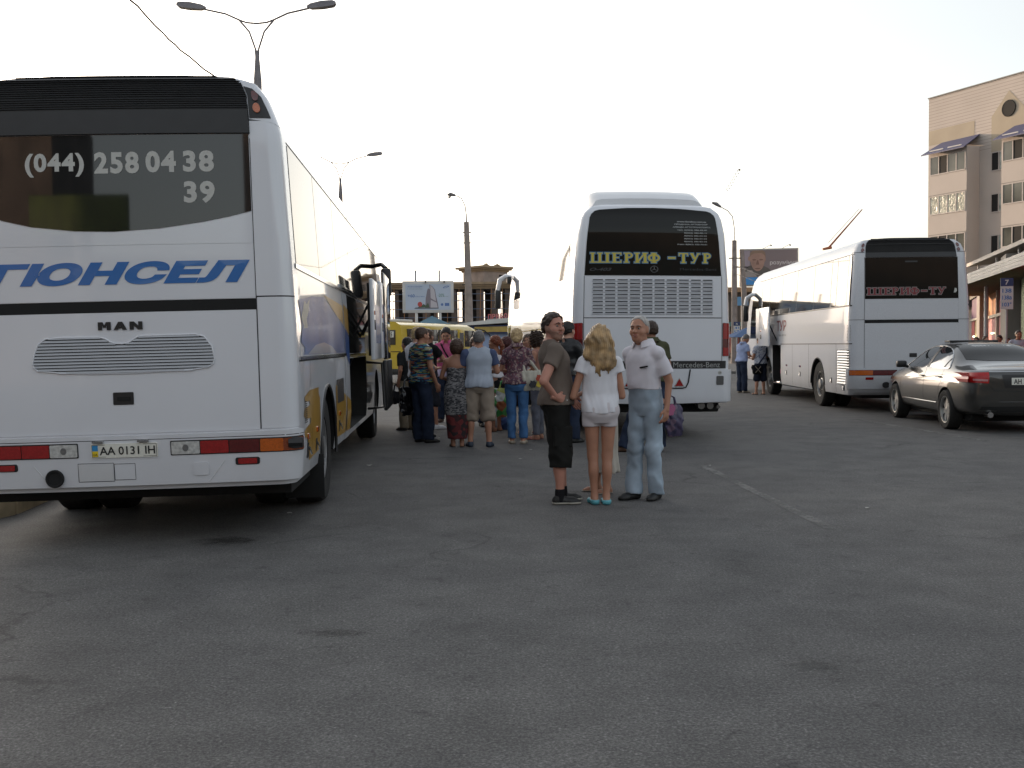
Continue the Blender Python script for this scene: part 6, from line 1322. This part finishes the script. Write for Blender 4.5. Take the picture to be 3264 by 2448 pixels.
# overhead cables
def cable(name, P, r, label, wob=0.0, seed=1):
    rs_ = np.random.RandomState(seed); Q = []
    for (a, b) in zip(P[:-1], P[1:]):
        a, b = Vector(a), Vector(b); n_ = max(2, int((b - a).length / .35)) if wob else 6
        for i in range(n_): t_ = i / n_; Q.append(a + (b - a) * t_ + Vector((rs_.randn() * wob, 0, rs_.randn() * wob)))
    Q.append(Vector(P[-1])); o = MB().tube(Q, r, 5).obj(name, WIRE); tag(o, label, 'cable')
def w3(px, py, Y): p = at_(px, py, Y); return (p[0], Y, p[2])
cable('cable', [w3(395, -60, 22), w3(440, 10, 23), w3(520, 95, 24.5), (w3(600, 175, 26)), w3(692, 246, 27.5), (w3(838, 330, 30.9))], .024, 'drooping twisted cable crossing the sky above the nearest coach', .018)
cable('cable', [w3(1250, 730, 59.5), w3(1330, 748, 59.6), w3(1420, 762, 59.8), w3(1494, 752, 60), w3(1560, 772, 62), w3(1670, 810, 66), w3(1740, 790, 67), w3(1840, 690, 69), w3(2290, 720, 70)], .014, 'thin sagging cable strung from the concrete lamp post')
for y0, y1 in ((862, 930), (888, 960)): cable('cable', [w3(2345, y0 - 15, 69.8), w3(2420, y0 + 15, 60), w3(2520, y1 - 35, 50), w3(2700, y1 - 20, 42)], .016, 'dark cable running from the pole past the %s of the man billboard' % ('middle' if y0 < 880 else 'lower edge'))
# outside the frame: blocks added to stop the low sun, masses mirrored in coach windows
r = empty('apartment_block', 'distant block of flats far down the street, behind the nearest coach', 'building', (-87, 171, 0), R(36)); MB().box(0, 22, 0, 12, 0, 24).obj('wall', FLG, r, smooth=False)  # unseen sun blocker, added to shade the station canopy
r = empty('apartment_block', 'long block of flats outside the left edge, shading the square from the low sun', 'building', (-79, 66, 0), R(36)); MB().box(0, 55, 0, 14, 0, 22).obj('wall', FLG, r, smooth=False)  # unseen sun blocker, length set by the shade needed on the square
for nm, lab, x0, x1, h, m in (('office_building', 'tall brown building behind the camera on the left', -40, -15.4, 14, mat('office_brown', (.13, .10, .085), .8, n=(.5, .4))), ('unseen_low_box', 'low dark market hall behind the camera', -15.3, -2.6, 5.0, STONE), ('unseen_dark_box', 'dark department store behind the camera on the right', -2.5, 48, 12, STONE)):  # low and dark boxes are added for coach reflections and rear shade
    r = empty(nm, lab, 'building', (0, -26, 0)); MB().box(x0, x1, -10, 0, 0, h).obj('wall', m, r, smooth=False)
    for i in range(int((x1 - x0) / 4) if x0 > -10 else 0):
        for j in range(int(h / 3.5)): MB().box(x0 + 1 + i * 4, x0 + 3 + i * 4, -.02, .06, 1 + j * 3.4, 2.8 + j * 3.4).obj('window', WGL, r, smooth=False)
r = empty('billboard', 'green billboard behind the camera', 'billboard', (-13.2, -24.5, 0), R(180)); MB().bbox(-3.3, 3.3, 0, .3, 6.0, 9.0, .05).obj('board', mat('poster_lime', (.075, .105, .015), .6, n=(1, .3)), r); MB().box(-.2, .2, .05, .25, 0, 6.0).obj('leg', STEEL, r, smooth=False)
# ------------------------------------------------------------------ people
def skinm(n_, c): return mat('skin_' + n_, c, .5, n=(9, .10), spec=.4)
SKF, SKT, SKD, SKP = skinm('fair', (.50, .27, .19)), skinm('tan', (.40, .20, .13)), skinm('dark_tan', (.30, .145, .09)), skinm('pink', (.46, .22, .16))
HBK, HBR, HDB, HGY, HWH, HBL, HRD, HAU = [mat('hair_' + n_, c, .45, n=(40, .35), spec=.4) for n_, c in (('black', (.012, .009, .008)), ('brown', (.055, .028, .016)), ('dark_brown', (.036, .021, .014)), ('grey', (.13, .12, .115)), ('white', (.33, .31, .29)), ('blonde', (.40, .28, .14)), ('red', (.17, .045, .018)), ('auburn', (.06, .012, .012)))]
HLB = mat('hair_long_blonde', (.34, .22, .105), .42, n=(14, .55), spec=.45, bump=(160, .002))
def cl(n_, c, nn=(5, .12), **k): return mat('cloth_' + n_, c, .88, n=nn, bump=(240, .0006), spec=.2, **k)
DEN, LDEN, GDEN, BDEN = cl('denim_dark', (.024, .034, .062), (7, .3)), cl('denim_light', (.35, .43, .51), (4, .28)), cl('denim_grey', (.16, .17, .21), (7, .25)), cl('denim_blue', (.055, .135, .29), (6, .25))
TAUPE, BLKC, WHT, WHT2, CREAM, KHAKI, OLIVE, BEIGE = cl('taupe', (.155, .125, .105)), cl('black', (.010, .010, .012), (6, .3)), cl('white', (.70, .70, .74), (5, .05)), cl('off_white', (.58, .54, .56), (6, .06)), cl('cream', (.50, .46, .40)), cl('khaki', (.20, .165, .115)), cl('olive', (.070, .072, .040), (6, .2)), cl('beige', (.27, .22, .175))
CARGO, SHIRTW, LBLUE, GREYT, RBLUE, PINK, LEATH = cl('charcoal', (.014, .014, .013), (6, .4)), cl('pale_lilac', (.66, .64, .69), (5, .05)), cl('sky', (.30, .36, .55)), cl('pale_grey', (.36, .40, .47)), cl('raglan_blue', (.07, .09, .17)), cl('pink', (.52, .11, .23)), mat('leather', (.010, .010, .012), .38, n=(7, .4), bump=(60, .003))
STRIPE = mat('cloth_stripes', (.1, .1, .1), .88, pal=[(.01, .01, .02), (.25, .30, .10), (.02, .09, .20), (.30, .08, .05), (.01, .01, .015), (.03, .18, .25), (.32, .28, .16), (.02, .02, .06)], vor=11, stripes=(1.0, 1.0, 7), n=(30, .3))
FLOR = mat('cloth_floral', (.2, .1, .15), .9, pal=[(.12, .055, .075), (.09, .045, .06), (.28, .20, .18), (.14, .05, .07), (.20, .13, .15), (.07, .04, .06)], vor=42)
ZIG = mat('cloth_zigzag', (.2, .2, .2), .9, pal=[(.05, .05, .055), (.16, .155, .16), (.03, .03, .035), (.10, .095, .10), (.20, .19, .19)], vor=34, stripes=(1, 1, 2.2))
NAVP = mat('cloth_navy_print', (.5, .5, .5), .9, pal=[(.55, .55, .60), (.05, .06, .16), (.55, .55, .60), (.30, .12, .14), (.6, .6, .62)], vor=30)
SPOT = mat('cloth_grey_print', (.4, .4, .45), .9, pal=[(.40, .42, .50), (.30, .32, .40), (.45, .46, .50), (.16, .18, .26), (.42, .43, .48)], vor=34)
SHB, SHBR, SHW, SHTQ, SHBE, SOLEW = [mat('shoe_' + n_, c, .5, n=(12, .2)) for n_, c in (('black', (.010, .010, .010)), ('brown', (.085, .045, .028)), ('white', (.55, .55, .56)), ('turquoise', (.10, .36, .42)), ('beige', (.34, .29, .23)), ('sole', (.36, .34, .29)))]
EYEW, IRIS, BRD, BRL, LIPM = mat('eye_white', (.26, .22, .20), .25), mat('iris_dark', (.02, .014, .010), .2), mat('brow_dark', (.035, .020, .014), .8), mat('brow_grey', (.16, .13, .11), .8), mat('lips', (.30, .115, .10), .5)
STUB = mat('stubble', (.30, .17, .125), .7, n=(30, .12))
GC = 'people waiting in the crowd between the coaches'

# man with hand on hip
p = Person('m', 1.735, 1.04, lean=(0, -.035), armR=((.305, -.205, 1.12), (.225, -.075, .975)), armL=((-.25, .02, 1.13), (-.23, .16, .95)), head=(-60, 2), feet=[(.10, -.02, -6), (-.10, .05, 10)], hip=(0, -.02), belly=.02).build('person', 'man in taupe t-shirt and dark cropped cargo trousers, hand on hip', (.43, 9.5), -80, SKP, h=.010, curl=(.25, .4), hd=((-.34, .86, -.20), None), thumb=((0, -.2, 1), (0, 1, 0)))
p.top(TAUPE, hem=.90, sl=.52, infl=.014, drop=.030, seed=4, neck=.078).pants(CARGO, hem=.335, r=(.028, .048, .050), amp=.010).shoes(SHB, sole=SOLEW, sock=BLKC).hair(HDB, 'short', .011, rec=.010).face(BRD, LIPM, EYEW, IRIS, STUB)
for i in (0, 1):
    kn = p.HIP[i] * .35 + p.KN[i] * .65 + np.array([.055 if i == 0 else -.055, .01, 0], np.float32)
    def fp(P, kn=kn):
        q = np.abs(P - kn) - np.array([.035, .075, .085], np.float32); return np.sqrt((np.maximum(q, 0) ** 2).sum(1)) + np.minimum(q.max(1), 0) - .012
    p.part('pocket', fp, kn - .13, kn + .13, CARGO)
MB().lathe([(.0105, -.003), (.0115, 0), (.0105, .003)], 14, Matrix.Translation(p.arm[0][1] * p.k + np.array([-.028, .105, -.028]))).obj('ring', CHROME, p.o)
# woman with long blonde hair
p = Person('f', 1.615, .97, armR=((.215, -.02, 1.05), (.14, .22, 1.02)), armL=((-.262, -.03, 1.05), (-.12, .20, 1.08)), head=(-6, -6), feet=[(.058, .0, -4), (-.055, .02, 6)], bust=.8).build('person', 'woman with long wavy blonde hair in white t-shirt and tiny white shorts, seen from behind', (.795, 9.37), 3, SKT, h=.010)
p.top(WHT, hem=.892, sl=.30, infl=.014, drop=.010, fill=.150, seed=11, slr=.030, neck=.085).pants(WHT2, hem=.765, waist=1.0, r=(.013, .018, .02), name='shorts', amp=.006).shoes(SHTQ, 'flat').hair(HLB, 'long', .012, h=.0055)
# girl hidden behind her
p = Person('f', 1.47, .9, head=(10, 0), feet=[(.10, .05, -12), (-.10, .0, 14)]).build('person', 'girl in a long cream skirt and sandals, mostly hidden behind the blonde woman', (.905, 10.15), 105, SKT, h=.015)
p.top(CREAM, hem=.95, seed=3).skirt(CREAM, [(.24, .200, .165, 0), (.45, .160, .14, 0), (.95, .160, .125, -.01), (1.04, .155, .115, 0)], pleat=9).shoes(SHBE, 'sandal').hair(HDB, 'bob')
# old man
p = Person('m', 1.705, .93, lean=(0, .045), armR=((.205, -.14, 1.14), (.06, -.21, .99)), armL=((-.225, -.07, 1.12), (-.235, -.02, .87)), head=(16, 2), feet=[(.075, .08, -10), (-.085, -.05, 16)], hoff=(0, .01), belly=.02).build('person', 'white-haired old man in pale short-sleeved shirt tucked into light blue jeans', (1.25, 9.69), 134, SKT, h=.010, curl=(.2, .45))
p.top(SHIRTW, hem=1.045, sl=.74, infl=.013, drop=.016, seed=21, slr=.026, neck=.066, amp=.013).collar(SHIRTW).pants(LDEN, hem=.055, waist=1.075, r=(.017, .024, .042), amp=.012, seed=8).shoes(SHB).hair(HWH, 'crop', .004, rec=.022).face(BRL, LIPM, EYEW, IRIS)
def slot(P):
    q = P - np.array([-.095, .142, 1.255], np.float32); return np.maximum(np.abs(q[:, 0]) - .045, np.maximum(np.abs(q[:, 2] + .15 * q[:, 0]) - .007, np.abs(q[:, 1]) - .012))
p.part('pocket_slot', slot, (-.16, .10, 1.21), (-.03, .18, 1.30), BLKC, h=.005)
# man in olive with the bag
p = Person('m', 1.755, 1.02, armR=((.25, -.04, 1.12), (.285, .02, .86)), hip=(.02, 0), feet=[(.13, -.02, -12), (-.34, .10, 62)], head=(14, -4)).build('person', 'man in olive shirt and jeans behind the white-haired man, holding a bag', (1.86, 13.97), 14, SKD, h=.014, group=None, curl=(.9, .4))
p.top(OLIVE, hem=.93, sl=.62, infl=.020, drop=.022, seed=31).collar(OLIVE).pants(DEN, hem=.06, r=(.024, .03, .045)).shoes(SHBR).hair(HDB, 'crop', .006)
# man in leather
p = Person('m', 1.79, 1.0, armR=((.25, .02, 1.13), (.12, .24, 1.06)), armL=((-.25, .02, 1.13), (-.10, .25, 1.05)), feet=[(.11, .0, -10), (-.11, .05, 12)]).build('person', 'man in a black leather top and jeans, half hidden behind the man in taupe', (.83, 15.4), -38, SKF, h=.015)
p.top(LEATH, hem=.95, sl=.95, infl=.024, drop=.016, seed=5).pants(DEN, hem=.05, r=(.022, .026, .04)).shoes(SHB).hair(HBK, 'short')
def crowd(sex, H, g_, loc, yaw, skin, label, **k):
    h = k.pop('h', .016); b = {a: k.pop(a) for a in ('curl', 'hd', 'thumb') if a in k}
    return Person(sex, H, g_, **k).build('person', label, loc, yaw, skin, h=h, group=GC, **b)
FWD = dict(armR=((.245, .02, 1.12), (.11, .24, 1.08)), armL=((-.245, .02, 1.12), (-.10, .25, 1.06)))
p = crowd('f', 1.66, .98, (.40, 16.0), 72, SKT, 'woman with curly brown hair, dusty pink top and grey jeans, turned left', **FWD, bust=1, lean=(0, .02))
p.top(cl('dusty_pink', (.36, .19, .15)), hem=.96, sleeves=False, seed=7, neck=.12).pants(GDEN, hem=.08, r=(.014, .014, .02)).shoes(mat('shoe_coral', (.40, .16, .13), .5), 'sandal').hair(HDB, 'curly', .012)
p = crowd('f', 1.63, .95, (.27, 17.1), 165, SKT, 'woman in a printed white top and dark skirt facing the camera behind the curly-haired woman', bust=1)
p.top(NAVP, hem=.95, sl=.4, seed=9).skirt(BLKC, [(.50, .20, .16, 0), (.8, .185, .145, -.01), (1.03, .14, .11, 0)]).shoes(SHW, 'sandal').hair(HBR, 'bob').face(BRD, LIPM, EYEW, IRIS)
p = crowd('f', 1.69, 1.03, (.075, 15.25), -4, SKT, 'woman with blonde bun in floral blouse and blue jeans, seen from behind', **FWD, feet=[(.085, .0, -6), (-.085, .03, 8)], h=.014)
FLW = p
p.top(FLOR, hem=.90, sl=.70, infl=.018, drop=.020, seed=12).collar(FLOR).pants(BDEN, hem=.09, r=(.014, .016, .030), amp=.010).shoes(SHBE, 'wedge').hair(HBL, 'bun', .010)
p = crowd('f', 1.61, .98, (-.27, 17.5), 62, SKD, 'woman with a red ponytail in a white tank top and black miniskirt, with a wristwatch', bust=1, armL=((-.24, -.03, 1.13), (-.24, .05, .90)))
p.top(WHT, hem=.98, sleeves=False, seed=13, neck=.105).skirt(BLKC, [(.72, .20, .155, -.01), (.9, .185, .140, -.01), (1.04, .14, .11, 0)]).shoes(SHBR, 'sandal').hair(HRD, 'pony', .012)
MB().lathe([(.030, -.012), (.033, 0), (.030, .012)], 14, Matrix.Translation(p.arm[1][1] * p.k)).obj('wristwatch', CHROME, p.o)
p = crowd('f', 1.60, .95, (-.09, 18.4), 118, SKD, 'woman with dark red bobbed hair behind the red ponytail')
p.top(cl('plum', (.10, .03, .05)), hem=.92, sl=.4, seed=14).skirt(BLKC, [(.5, .2, .16, 0), (1.03, .14, .11, 0)]).shoes(SHBR, 'sandal').hair(HAU, 'bob', .012)
p = crowd('m', 1.665, 1.10, (-.47, 14.82), 2, SKT, 'grey-haired man in pale t-shirt with blue sleeves and beige shorts', armR=((.27, .03, 1.12), (.10, .24, 1.12)), armL=((-.27, .03, 1.12), (-.10, .24, 1.10)), feet=[(.14, .0, -14), (-.14, .04, 12)], belly=.05, h=.014)
p.top(GREYT, hem=.89, infl=.016, drop=.028, sl=.62, sleeve_m=RBLUE, seed=15, neck=.07).pants(BEIGE, hem=.40, r=(.035, .055, .05), name='shorts').shoes(mat('shoe_navy', (.02, .03, .05), .6)).hair(HGY, 'crop', .004)
p = crowd('f', 1.61, .95, (-.66, 18.6), 190, SKF, 'pale-faced woman peeping out beside the man with blue sleeves')
p.top(BLKC, hem=.9, sl=.4, seed=16).pants(DEN, hem=.08).shoes(SHB).hair(HBR, 'bob').face(BRD, LIPM, EYEW, IRIS)
p = crowd('f', 1.545, 1.12, (-.79, 14.85), 6, SKD, 'bare-backed woman with a brown bob in a long strapless patterned dress', **FWD, bust=1, feet=[(.07, 0, -6), (-.07, .02, 8)], h=.014)
K = p.keys
p.skirt(ZIG, [(.52, .205, .165, 0), (.80, .215, .165, -.01), (.95, .205, .155, -.015), (1.07, .165, .125, 0), (1.20, .170, .130, .004), (1.275, .178, .140, .004)], name='dress').skirt(mat('cloth_dark_red', (.060, .010, .012), .9, pal=[(.09, .012, .014), (.02, .012, .014), (.13, .02, .02), (.03, .01, .012)], vor=16), [(.14, .155, .14, 0), (.35, .175, .15, 0), (.56, .200, .160, 0)], name='dress_hem').shoes(SHB, 'sandal').hair(HBR, 'bob', .016)
p = crowd('m', 1.79, 1.0, (-1.25, 19.8), 176, SKT, 'young man in pink polo shirt looking down at papers in his hands', head=(0, -24), armR=((.24, .02, 1.13), (.10, .25, 1.12)), armL=((-.24, .02, 1.13), (-.08, .25, 1.10)))
PNK = p
p.top(PINK, hem=.96, sl=.52, seed=17).collar(PINK).pants(DEN, hem=.06, r=(.02, .024, .035)).shoes(SHBR).hair(HBK, 'short', .012).face(BRD, LIPM, EYEW, IRIS)
p.skirt(cl('lilac_hem', (.50, .44, .60)), [(.84, .198, .150, -.01), (.98, .19, .145, -.005)], name='undershirt')
mb = MB(); mb.tube([np.array(q) * p.k for q in ((.10, -.03, 1.475), (.08, .09, 1.42), (0, .155, 1.28), (-.10, .15, 1.12), (-.19, .06, 1.0))], .016, 6); mb.obj('shoulder_strap', BLKC, p.o)
p = crowd('m', 1.73, 1.06, (-1.36, 15.6), -52, SKT, 'man in a multicoloured striped t-shirt and dark jeans standing in profile', armR=((.245, .0, 1.12), (.24, .10, .89)), feet=[(.12, .03, -6), (-.11, .0, 10)], belly=.03, h=.014)
STR = p
p.top(STRIPE, hem=.90, infl=.018, drop=.02, sl=.55, seed=18).pants(DEN, hem=.05, r=(.026, .032, .045)).shoes(SHB).hair(HBR, 'crop', .005)
p = crowd('m', 1.75, 1.04, (-1.46, 16.5), -42, SKF, 'man in a white t-shirt hidden behind the man in stripes', **FWD, lean=(-.05, 0))
p.top(WHT, hem=.95, sl=.7, seed=19, infl=.022).pants(BLKC, hem=.05).shoes(SHB).hair(HBL, 'crop', .006)
p = crowd('m', 1.60, 1.06, (-1.80, 17.9), 48, SKD, 'short man in a black shirt and khaki trousers facing left, carrying a black bag', armL=((-.24, -.06, 1.12), (-.22, .02, .90)), curl=(.4, 1.0), belly=.03)
BKM = p
p.top(cl('black_shirt', (.016, .017, .019)), hem=.93, infl=.02, drop=.02, sl=.7, seed=20).pants(KHAKI, hem=.05, r=(.026, .03, .045)).shoes(SHB).hair(HBK, 'short', .008)
p = crowd('m', 1.74, 1.0, (-1.47, 18.1), -34, SKT, 'man in black t-shirt, dark shorts and white trainers reaching out his arm', armR=((.30, .10, 1.18), (.33, .36, 1.14)), feet=[(.13, .05, -30), (-.11, 0, 10)])
p.top(BLKC, hem=.92, sl=.55, seed=22).pants(cl('shorts_navy', (.02, .022, .03)), hem=.42, r=(.028, .04, .045), name='shorts').shoes(SHW, sole=SHW).hair(HBR, 'crop')
# the two men by the open hold
p = Person('m', 1.71, 1.02, lean=(0, .07), head=(0, -32), hoff=(0, .05), armR=((.25, .06, 1.12), (.16, .30, 1.06)), armL=((-.24, .06, 1.12), (-.10, .31, 1.04))).build('person', 'man in light blue shirt and jeans bending his head by the open luggage hold', (6.80, 30.6), -62, SKD, h=.018)
p.top(LBLUE, hem=.93, sl=.6, infl=.022, drop=.02, seed=23).collar(LBLUE).pants(DEN, hem=.05, r=(.024, .03, .045)).shoes(SHBE).hair(HGY, 'crop')
p = Person('m', 1.63, 1.04, head=(8, -18), **FWD, feet=[(.12, 0, -10), (-.13, .03, 10)]).build('person', 'man in pale patterned shirt and dark shorts beside the open luggage hold', (7.06, 29.4), 22, SKT, h=.018)
SPM = p
p.top(SPOT, hem=.93, sl=.55, infl=.02, drop=.022, seed=24).pants(cl('navy_shorts', (.014, .018, .032)), hem=.42, r=(.03, .045, .045), name='shorts').shoes(SHB, 'sandal').hair(HBR, 'crop')
mb = MB(); mb.tube([np.array(q) * p.k for q in ((.14, -.12, 1.40), (.10, -.16, 1.25), (-.02, -.165, 1.10), (-.16, -.13, .92))], .02, 6); mb.obj('shoulder_strap', cl('strap_navy', (.02, .025, .05)), p.o)
# heads and shoulders beyond the dark car
for i, (px_, D, H, g_, sex, yaw, sk, hr, st_, tp, lab) in enumerate(((3112, 35, 1.60, 1, 'f', 150, SKT, HBK, 'bob', BLKC, 'dark-haired woman in black before the shop, beyond the car roof'), (3141, 35, 1.63, 1, 'f', 200, SKF, HBR, 'short', PINK, 'person in pink before the shop doorway, beyond the car roof'), (3186, 33, 1.64, 1.1, 'm', 120, SKD, HBK, 'short', OLIVE, 'dark-clad person in green under the bus stop sign, beyond the car'), (3213, 33, 1.56, 1, 'f', 160, SKD, HDB, 'bob', WHT2, 'short woman in off-white right of the bus stop sign pole, beyond the car'), (3246, 31, 1.76, 1.05, 'm', 170, SKD, HDB, 'crop', GREYT, 'man in a pale grey shirt at the right edge, beyond the car'))):
    p = Person(sex, H, g_).build('person', lab, ((px_ - 1632) / F_PX * D, D), yaw, sk, h=.020, group='people by the shop beyond the dark car'); p.top(tp, hem=.9, sl=.6, seed=40 + i).pants(DEN, hem=.06).shoes(SHB).hair(hr, st_)
# ------------------------------------------------------------------ bags, papers, scraps
def bag(name, label, cat, loc, yaw, w_, h, dp, m, handle=.18, sag=.0, deco=(), hm=None, seed=1, flat=False):
    r = R(yaw); rs_ = np.random.RandomState(seed)
    def fn(P):
        z = P[:, 2] / h; k = np.clip(np.sin(np.clip(z, 0.02, 1) * math.pi * .78 + .25), .25, 1)
        q = np.stack([np.abs(P[:, 0] - sag * (1 - z)) / (w_ / 2 * (.80 + .2 * k)), np.abs(P[:, 1]) / (dp / 2 * k)], 1)
        d = ((q ** 2.6).sum(1) ** (1 / 2.6) - 1) * dp * .4; d = np.maximum(d, np.maximum(P[:, 2] - h, -P[:, 2])); return d + folds(P, seed, .016, (26, 26, 18))
    V, Q = field(fn, (-w_ * .75 - abs(sag), -dp * .8, 0), (w_ * .75 + abs(sag), dp * .8, h), .012); o = fastmesh(name, V, Q, m); o.location = loc; o.rotation_euler = (0, 0, r); tag(o, label, cat)
    if handle:
        for s_ in (-1, 1): mb = MB(); mb.tube([(-w_ * .25, s_ * dp * .12, h * .97), (-w_ * .16, s_ * dp * .06, h + handle * .8), (0, 0, h + handle), (w_ * .16, s_ * dp * .06, h + handle * .8), (w_ * .25, s_ * dp * .12, h * .97)], .010, 6); mb.obj('handle', hm or m, o)
    for (cx, cz, rx, rz, mm) in deco:
        mesh('print', [(cx + rx * math.cos(i * .524) * (1 + .25 * math.sin(i * 2.1)), -dp * .5 - .018, cz + rz * math.sin(i * .524) * (1 + .2 * math.cos(i * 3))) for i in range(12)], [tuple(range(12))], mm, o, smooth=False)
    return o
CAN = cl('canvas', (.48, .45, .38)); q = FLW.to_world((.22, -.06, .80))
bag('tote_bag', 'cream canvas tote bag with a dark print on the floral woman\'s shoulder', 'bag', q, 12, .36, .30, .13, CAN, .0, .03, [(.0, .10, .055, .055, mat('print_black', (.03, .03, .035), .8)), (.09, .19, .04, .05, mat('print_red', (.40, .07, .04), .8)), (.10, .10, .05, .05, mat('print_yellow', (.50, .38, .05), .8))], seed=3)
to = bpy.data.objects['tote_bag']; mb = MB(); mb.tube([(-.10, 0, .28), (-.13, .03, .42), (-.10, .05, .585), (-.05, .05, .60), (-.02, .02, .45), (.10, 0, .28)], .022, 6); mb.obj('handle', CAN, to)
PLD = mat('bag_plaid', (.1, .06, .15), .5, pal=[(.07, .055, .11), (.045, .04, .08), (.13, .085, .13), (.08, .07, .13)], vor=14)
bag('carrier_bag', 'purple carrier bag with a pink patch hanging from the olive man\'s hand', 'bag', (2.13, 13.86, .22), 20, .28, .42, .16, PLD, .12, .07, [(-.06, .36, .07, .08, mat('print_pink', (.36, .10, .20), .7))], seed=6)
q = BKM.to_world((-.23, .06, .50)); bag('shoulder_bag', 'black bag in the hand of the short man in black', 'bag', q, 30, .22, .22, .09, BLKC, .12, seed=7)
bag('plastic_bag', 'shiny black plastic bag hanging beside the man in stripes', 'bag', (-1.60, 15.75, .40), 40, .24, .44, .14, mat('black_film', (.008, .008, .01), .18), .12, seed=8)
GRN = mat('bag_green', (.06, .26, .08), .4, pal=[(.05, .28, .07), (.10, .36, .10), (.40, .42, .40), (.35, .12, .05), (.30, .32, .06)], vor=8)
bag('carrier_bag', 'bright green carrier bag between the black miniskirt and the blue jeans', 'bag', (-.13, 16.6, .30), 10, .30, .46, .16, GRN, .14, seed=9)
bag('carrier_bag', 'blue and white carrier bag standing on the ground behind the bare legs', 'bag', (-.22, 17.9, 0), -10, .44, .30, .2, mat('bag_blue', (.1, .2, .4), .4, pal=[(.06, .12, .32), (.5, .52, .55), (.05, .09, .2)], vor=9), .0, seed=10)
q = SPM.to_world((-.20, -.10, .62)); bag('crossbody_bag', 'black bag with pale crossed piping worn by the man in the patterned shirt', 'bag', q, 20, .30, .26, .11, BLKC, .0, seed=12)
cbg = bpy.data.objects['crossbody_bag']; mb = MB(); mb.tube([(-.09, -.068, .04), (.09, -.068, .22)], .008, 5); mb.tube([(.09, -.068, .04), (-.09, -.068, .22)], .008, 5); mb.obj('piping', SHBE, cbg)
M_ = Matrix.Translation(rr.location) @ Matrix.Rotation(rr.rotation_euler.z, 4, 'Z')
bag('luggage', 'magenta bundle lying in the open hold of the right-hand coach', 'luggage', M_ @ Vector((-.95, 6.75, .425)), 80, .5, .50, .4, cl('magenta', (.36, .03, .14)), 0, seed=13)
q = PNK.to_world((0, .32, 1.10)); pa_ = MB(); pa_.add([(-.10, -.04, 0), (.10, -.04, .0), (.10, .08, .06), (-.10, .08, .06), (-.10, -.04, .004), (.10, -.04, .004), (.10, .08, .064), (-.10, .08, .064)], [(3, 2, 1, 0), (4, 5, 6, 7), (0, 1, 5, 4), (1, 2, 6, 5), (2, 3, 7, 6), (3, 0, 4, 7)])
o = pa_.obj('papers', PLATE, smooth=False); o.location = q; o.rotation_euler = (0, 0, R(176)); tag(o, 'sheaf of papers held by the man in pink', 'papers')
PAPER = mat('litter_paper', (.42, .41, .38), .8, n=(20, .2)); rs = np.random.RandomState(9); first = None
for x, y in ((-3.0, 37.5), (-1.75, 12.6), (-2.05, 10.9), (-2.2, 9.7), (-.65, 15.3), (.25, 14.3), (.10, 13.2), (-1.15, 16.3), (3.1, 9.0), (2.35, 12.3), (-1.95, 9.0)):
    if first is None:
        n_ = 9; V = [(0, 0, .012)] + [((.045 + .02 * rs.rand()) * math.cos(i * .698), (.03 + .015 * rs.rand()) * math.sin(i * .698), .004 + .016 * rs.rand()) for i in range(n_)]
        o = mesh('paper_scrap', V, [(0, i + 1, (i + 1) % n_ + 1) for i in range(n_)], PAPER, smooth=False); sm = o.modifiers.new('t', 'SOLIDIFY'); sm.thickness = .002; first = o
    else: o = first.copy(); COL.objects.link(o)
    o.location = (x, y, .002); k = rs.uniform(.3, .7) * (1 if y < 30 else 2.2); o.scale = (k, k, k); o.rotation_euler = (0, 0, rs.rand() * 6); tag(o, 'small crumpled scrap of pale paper lying on the asphalt', 'litter', 'paper scraps on the asphalt')
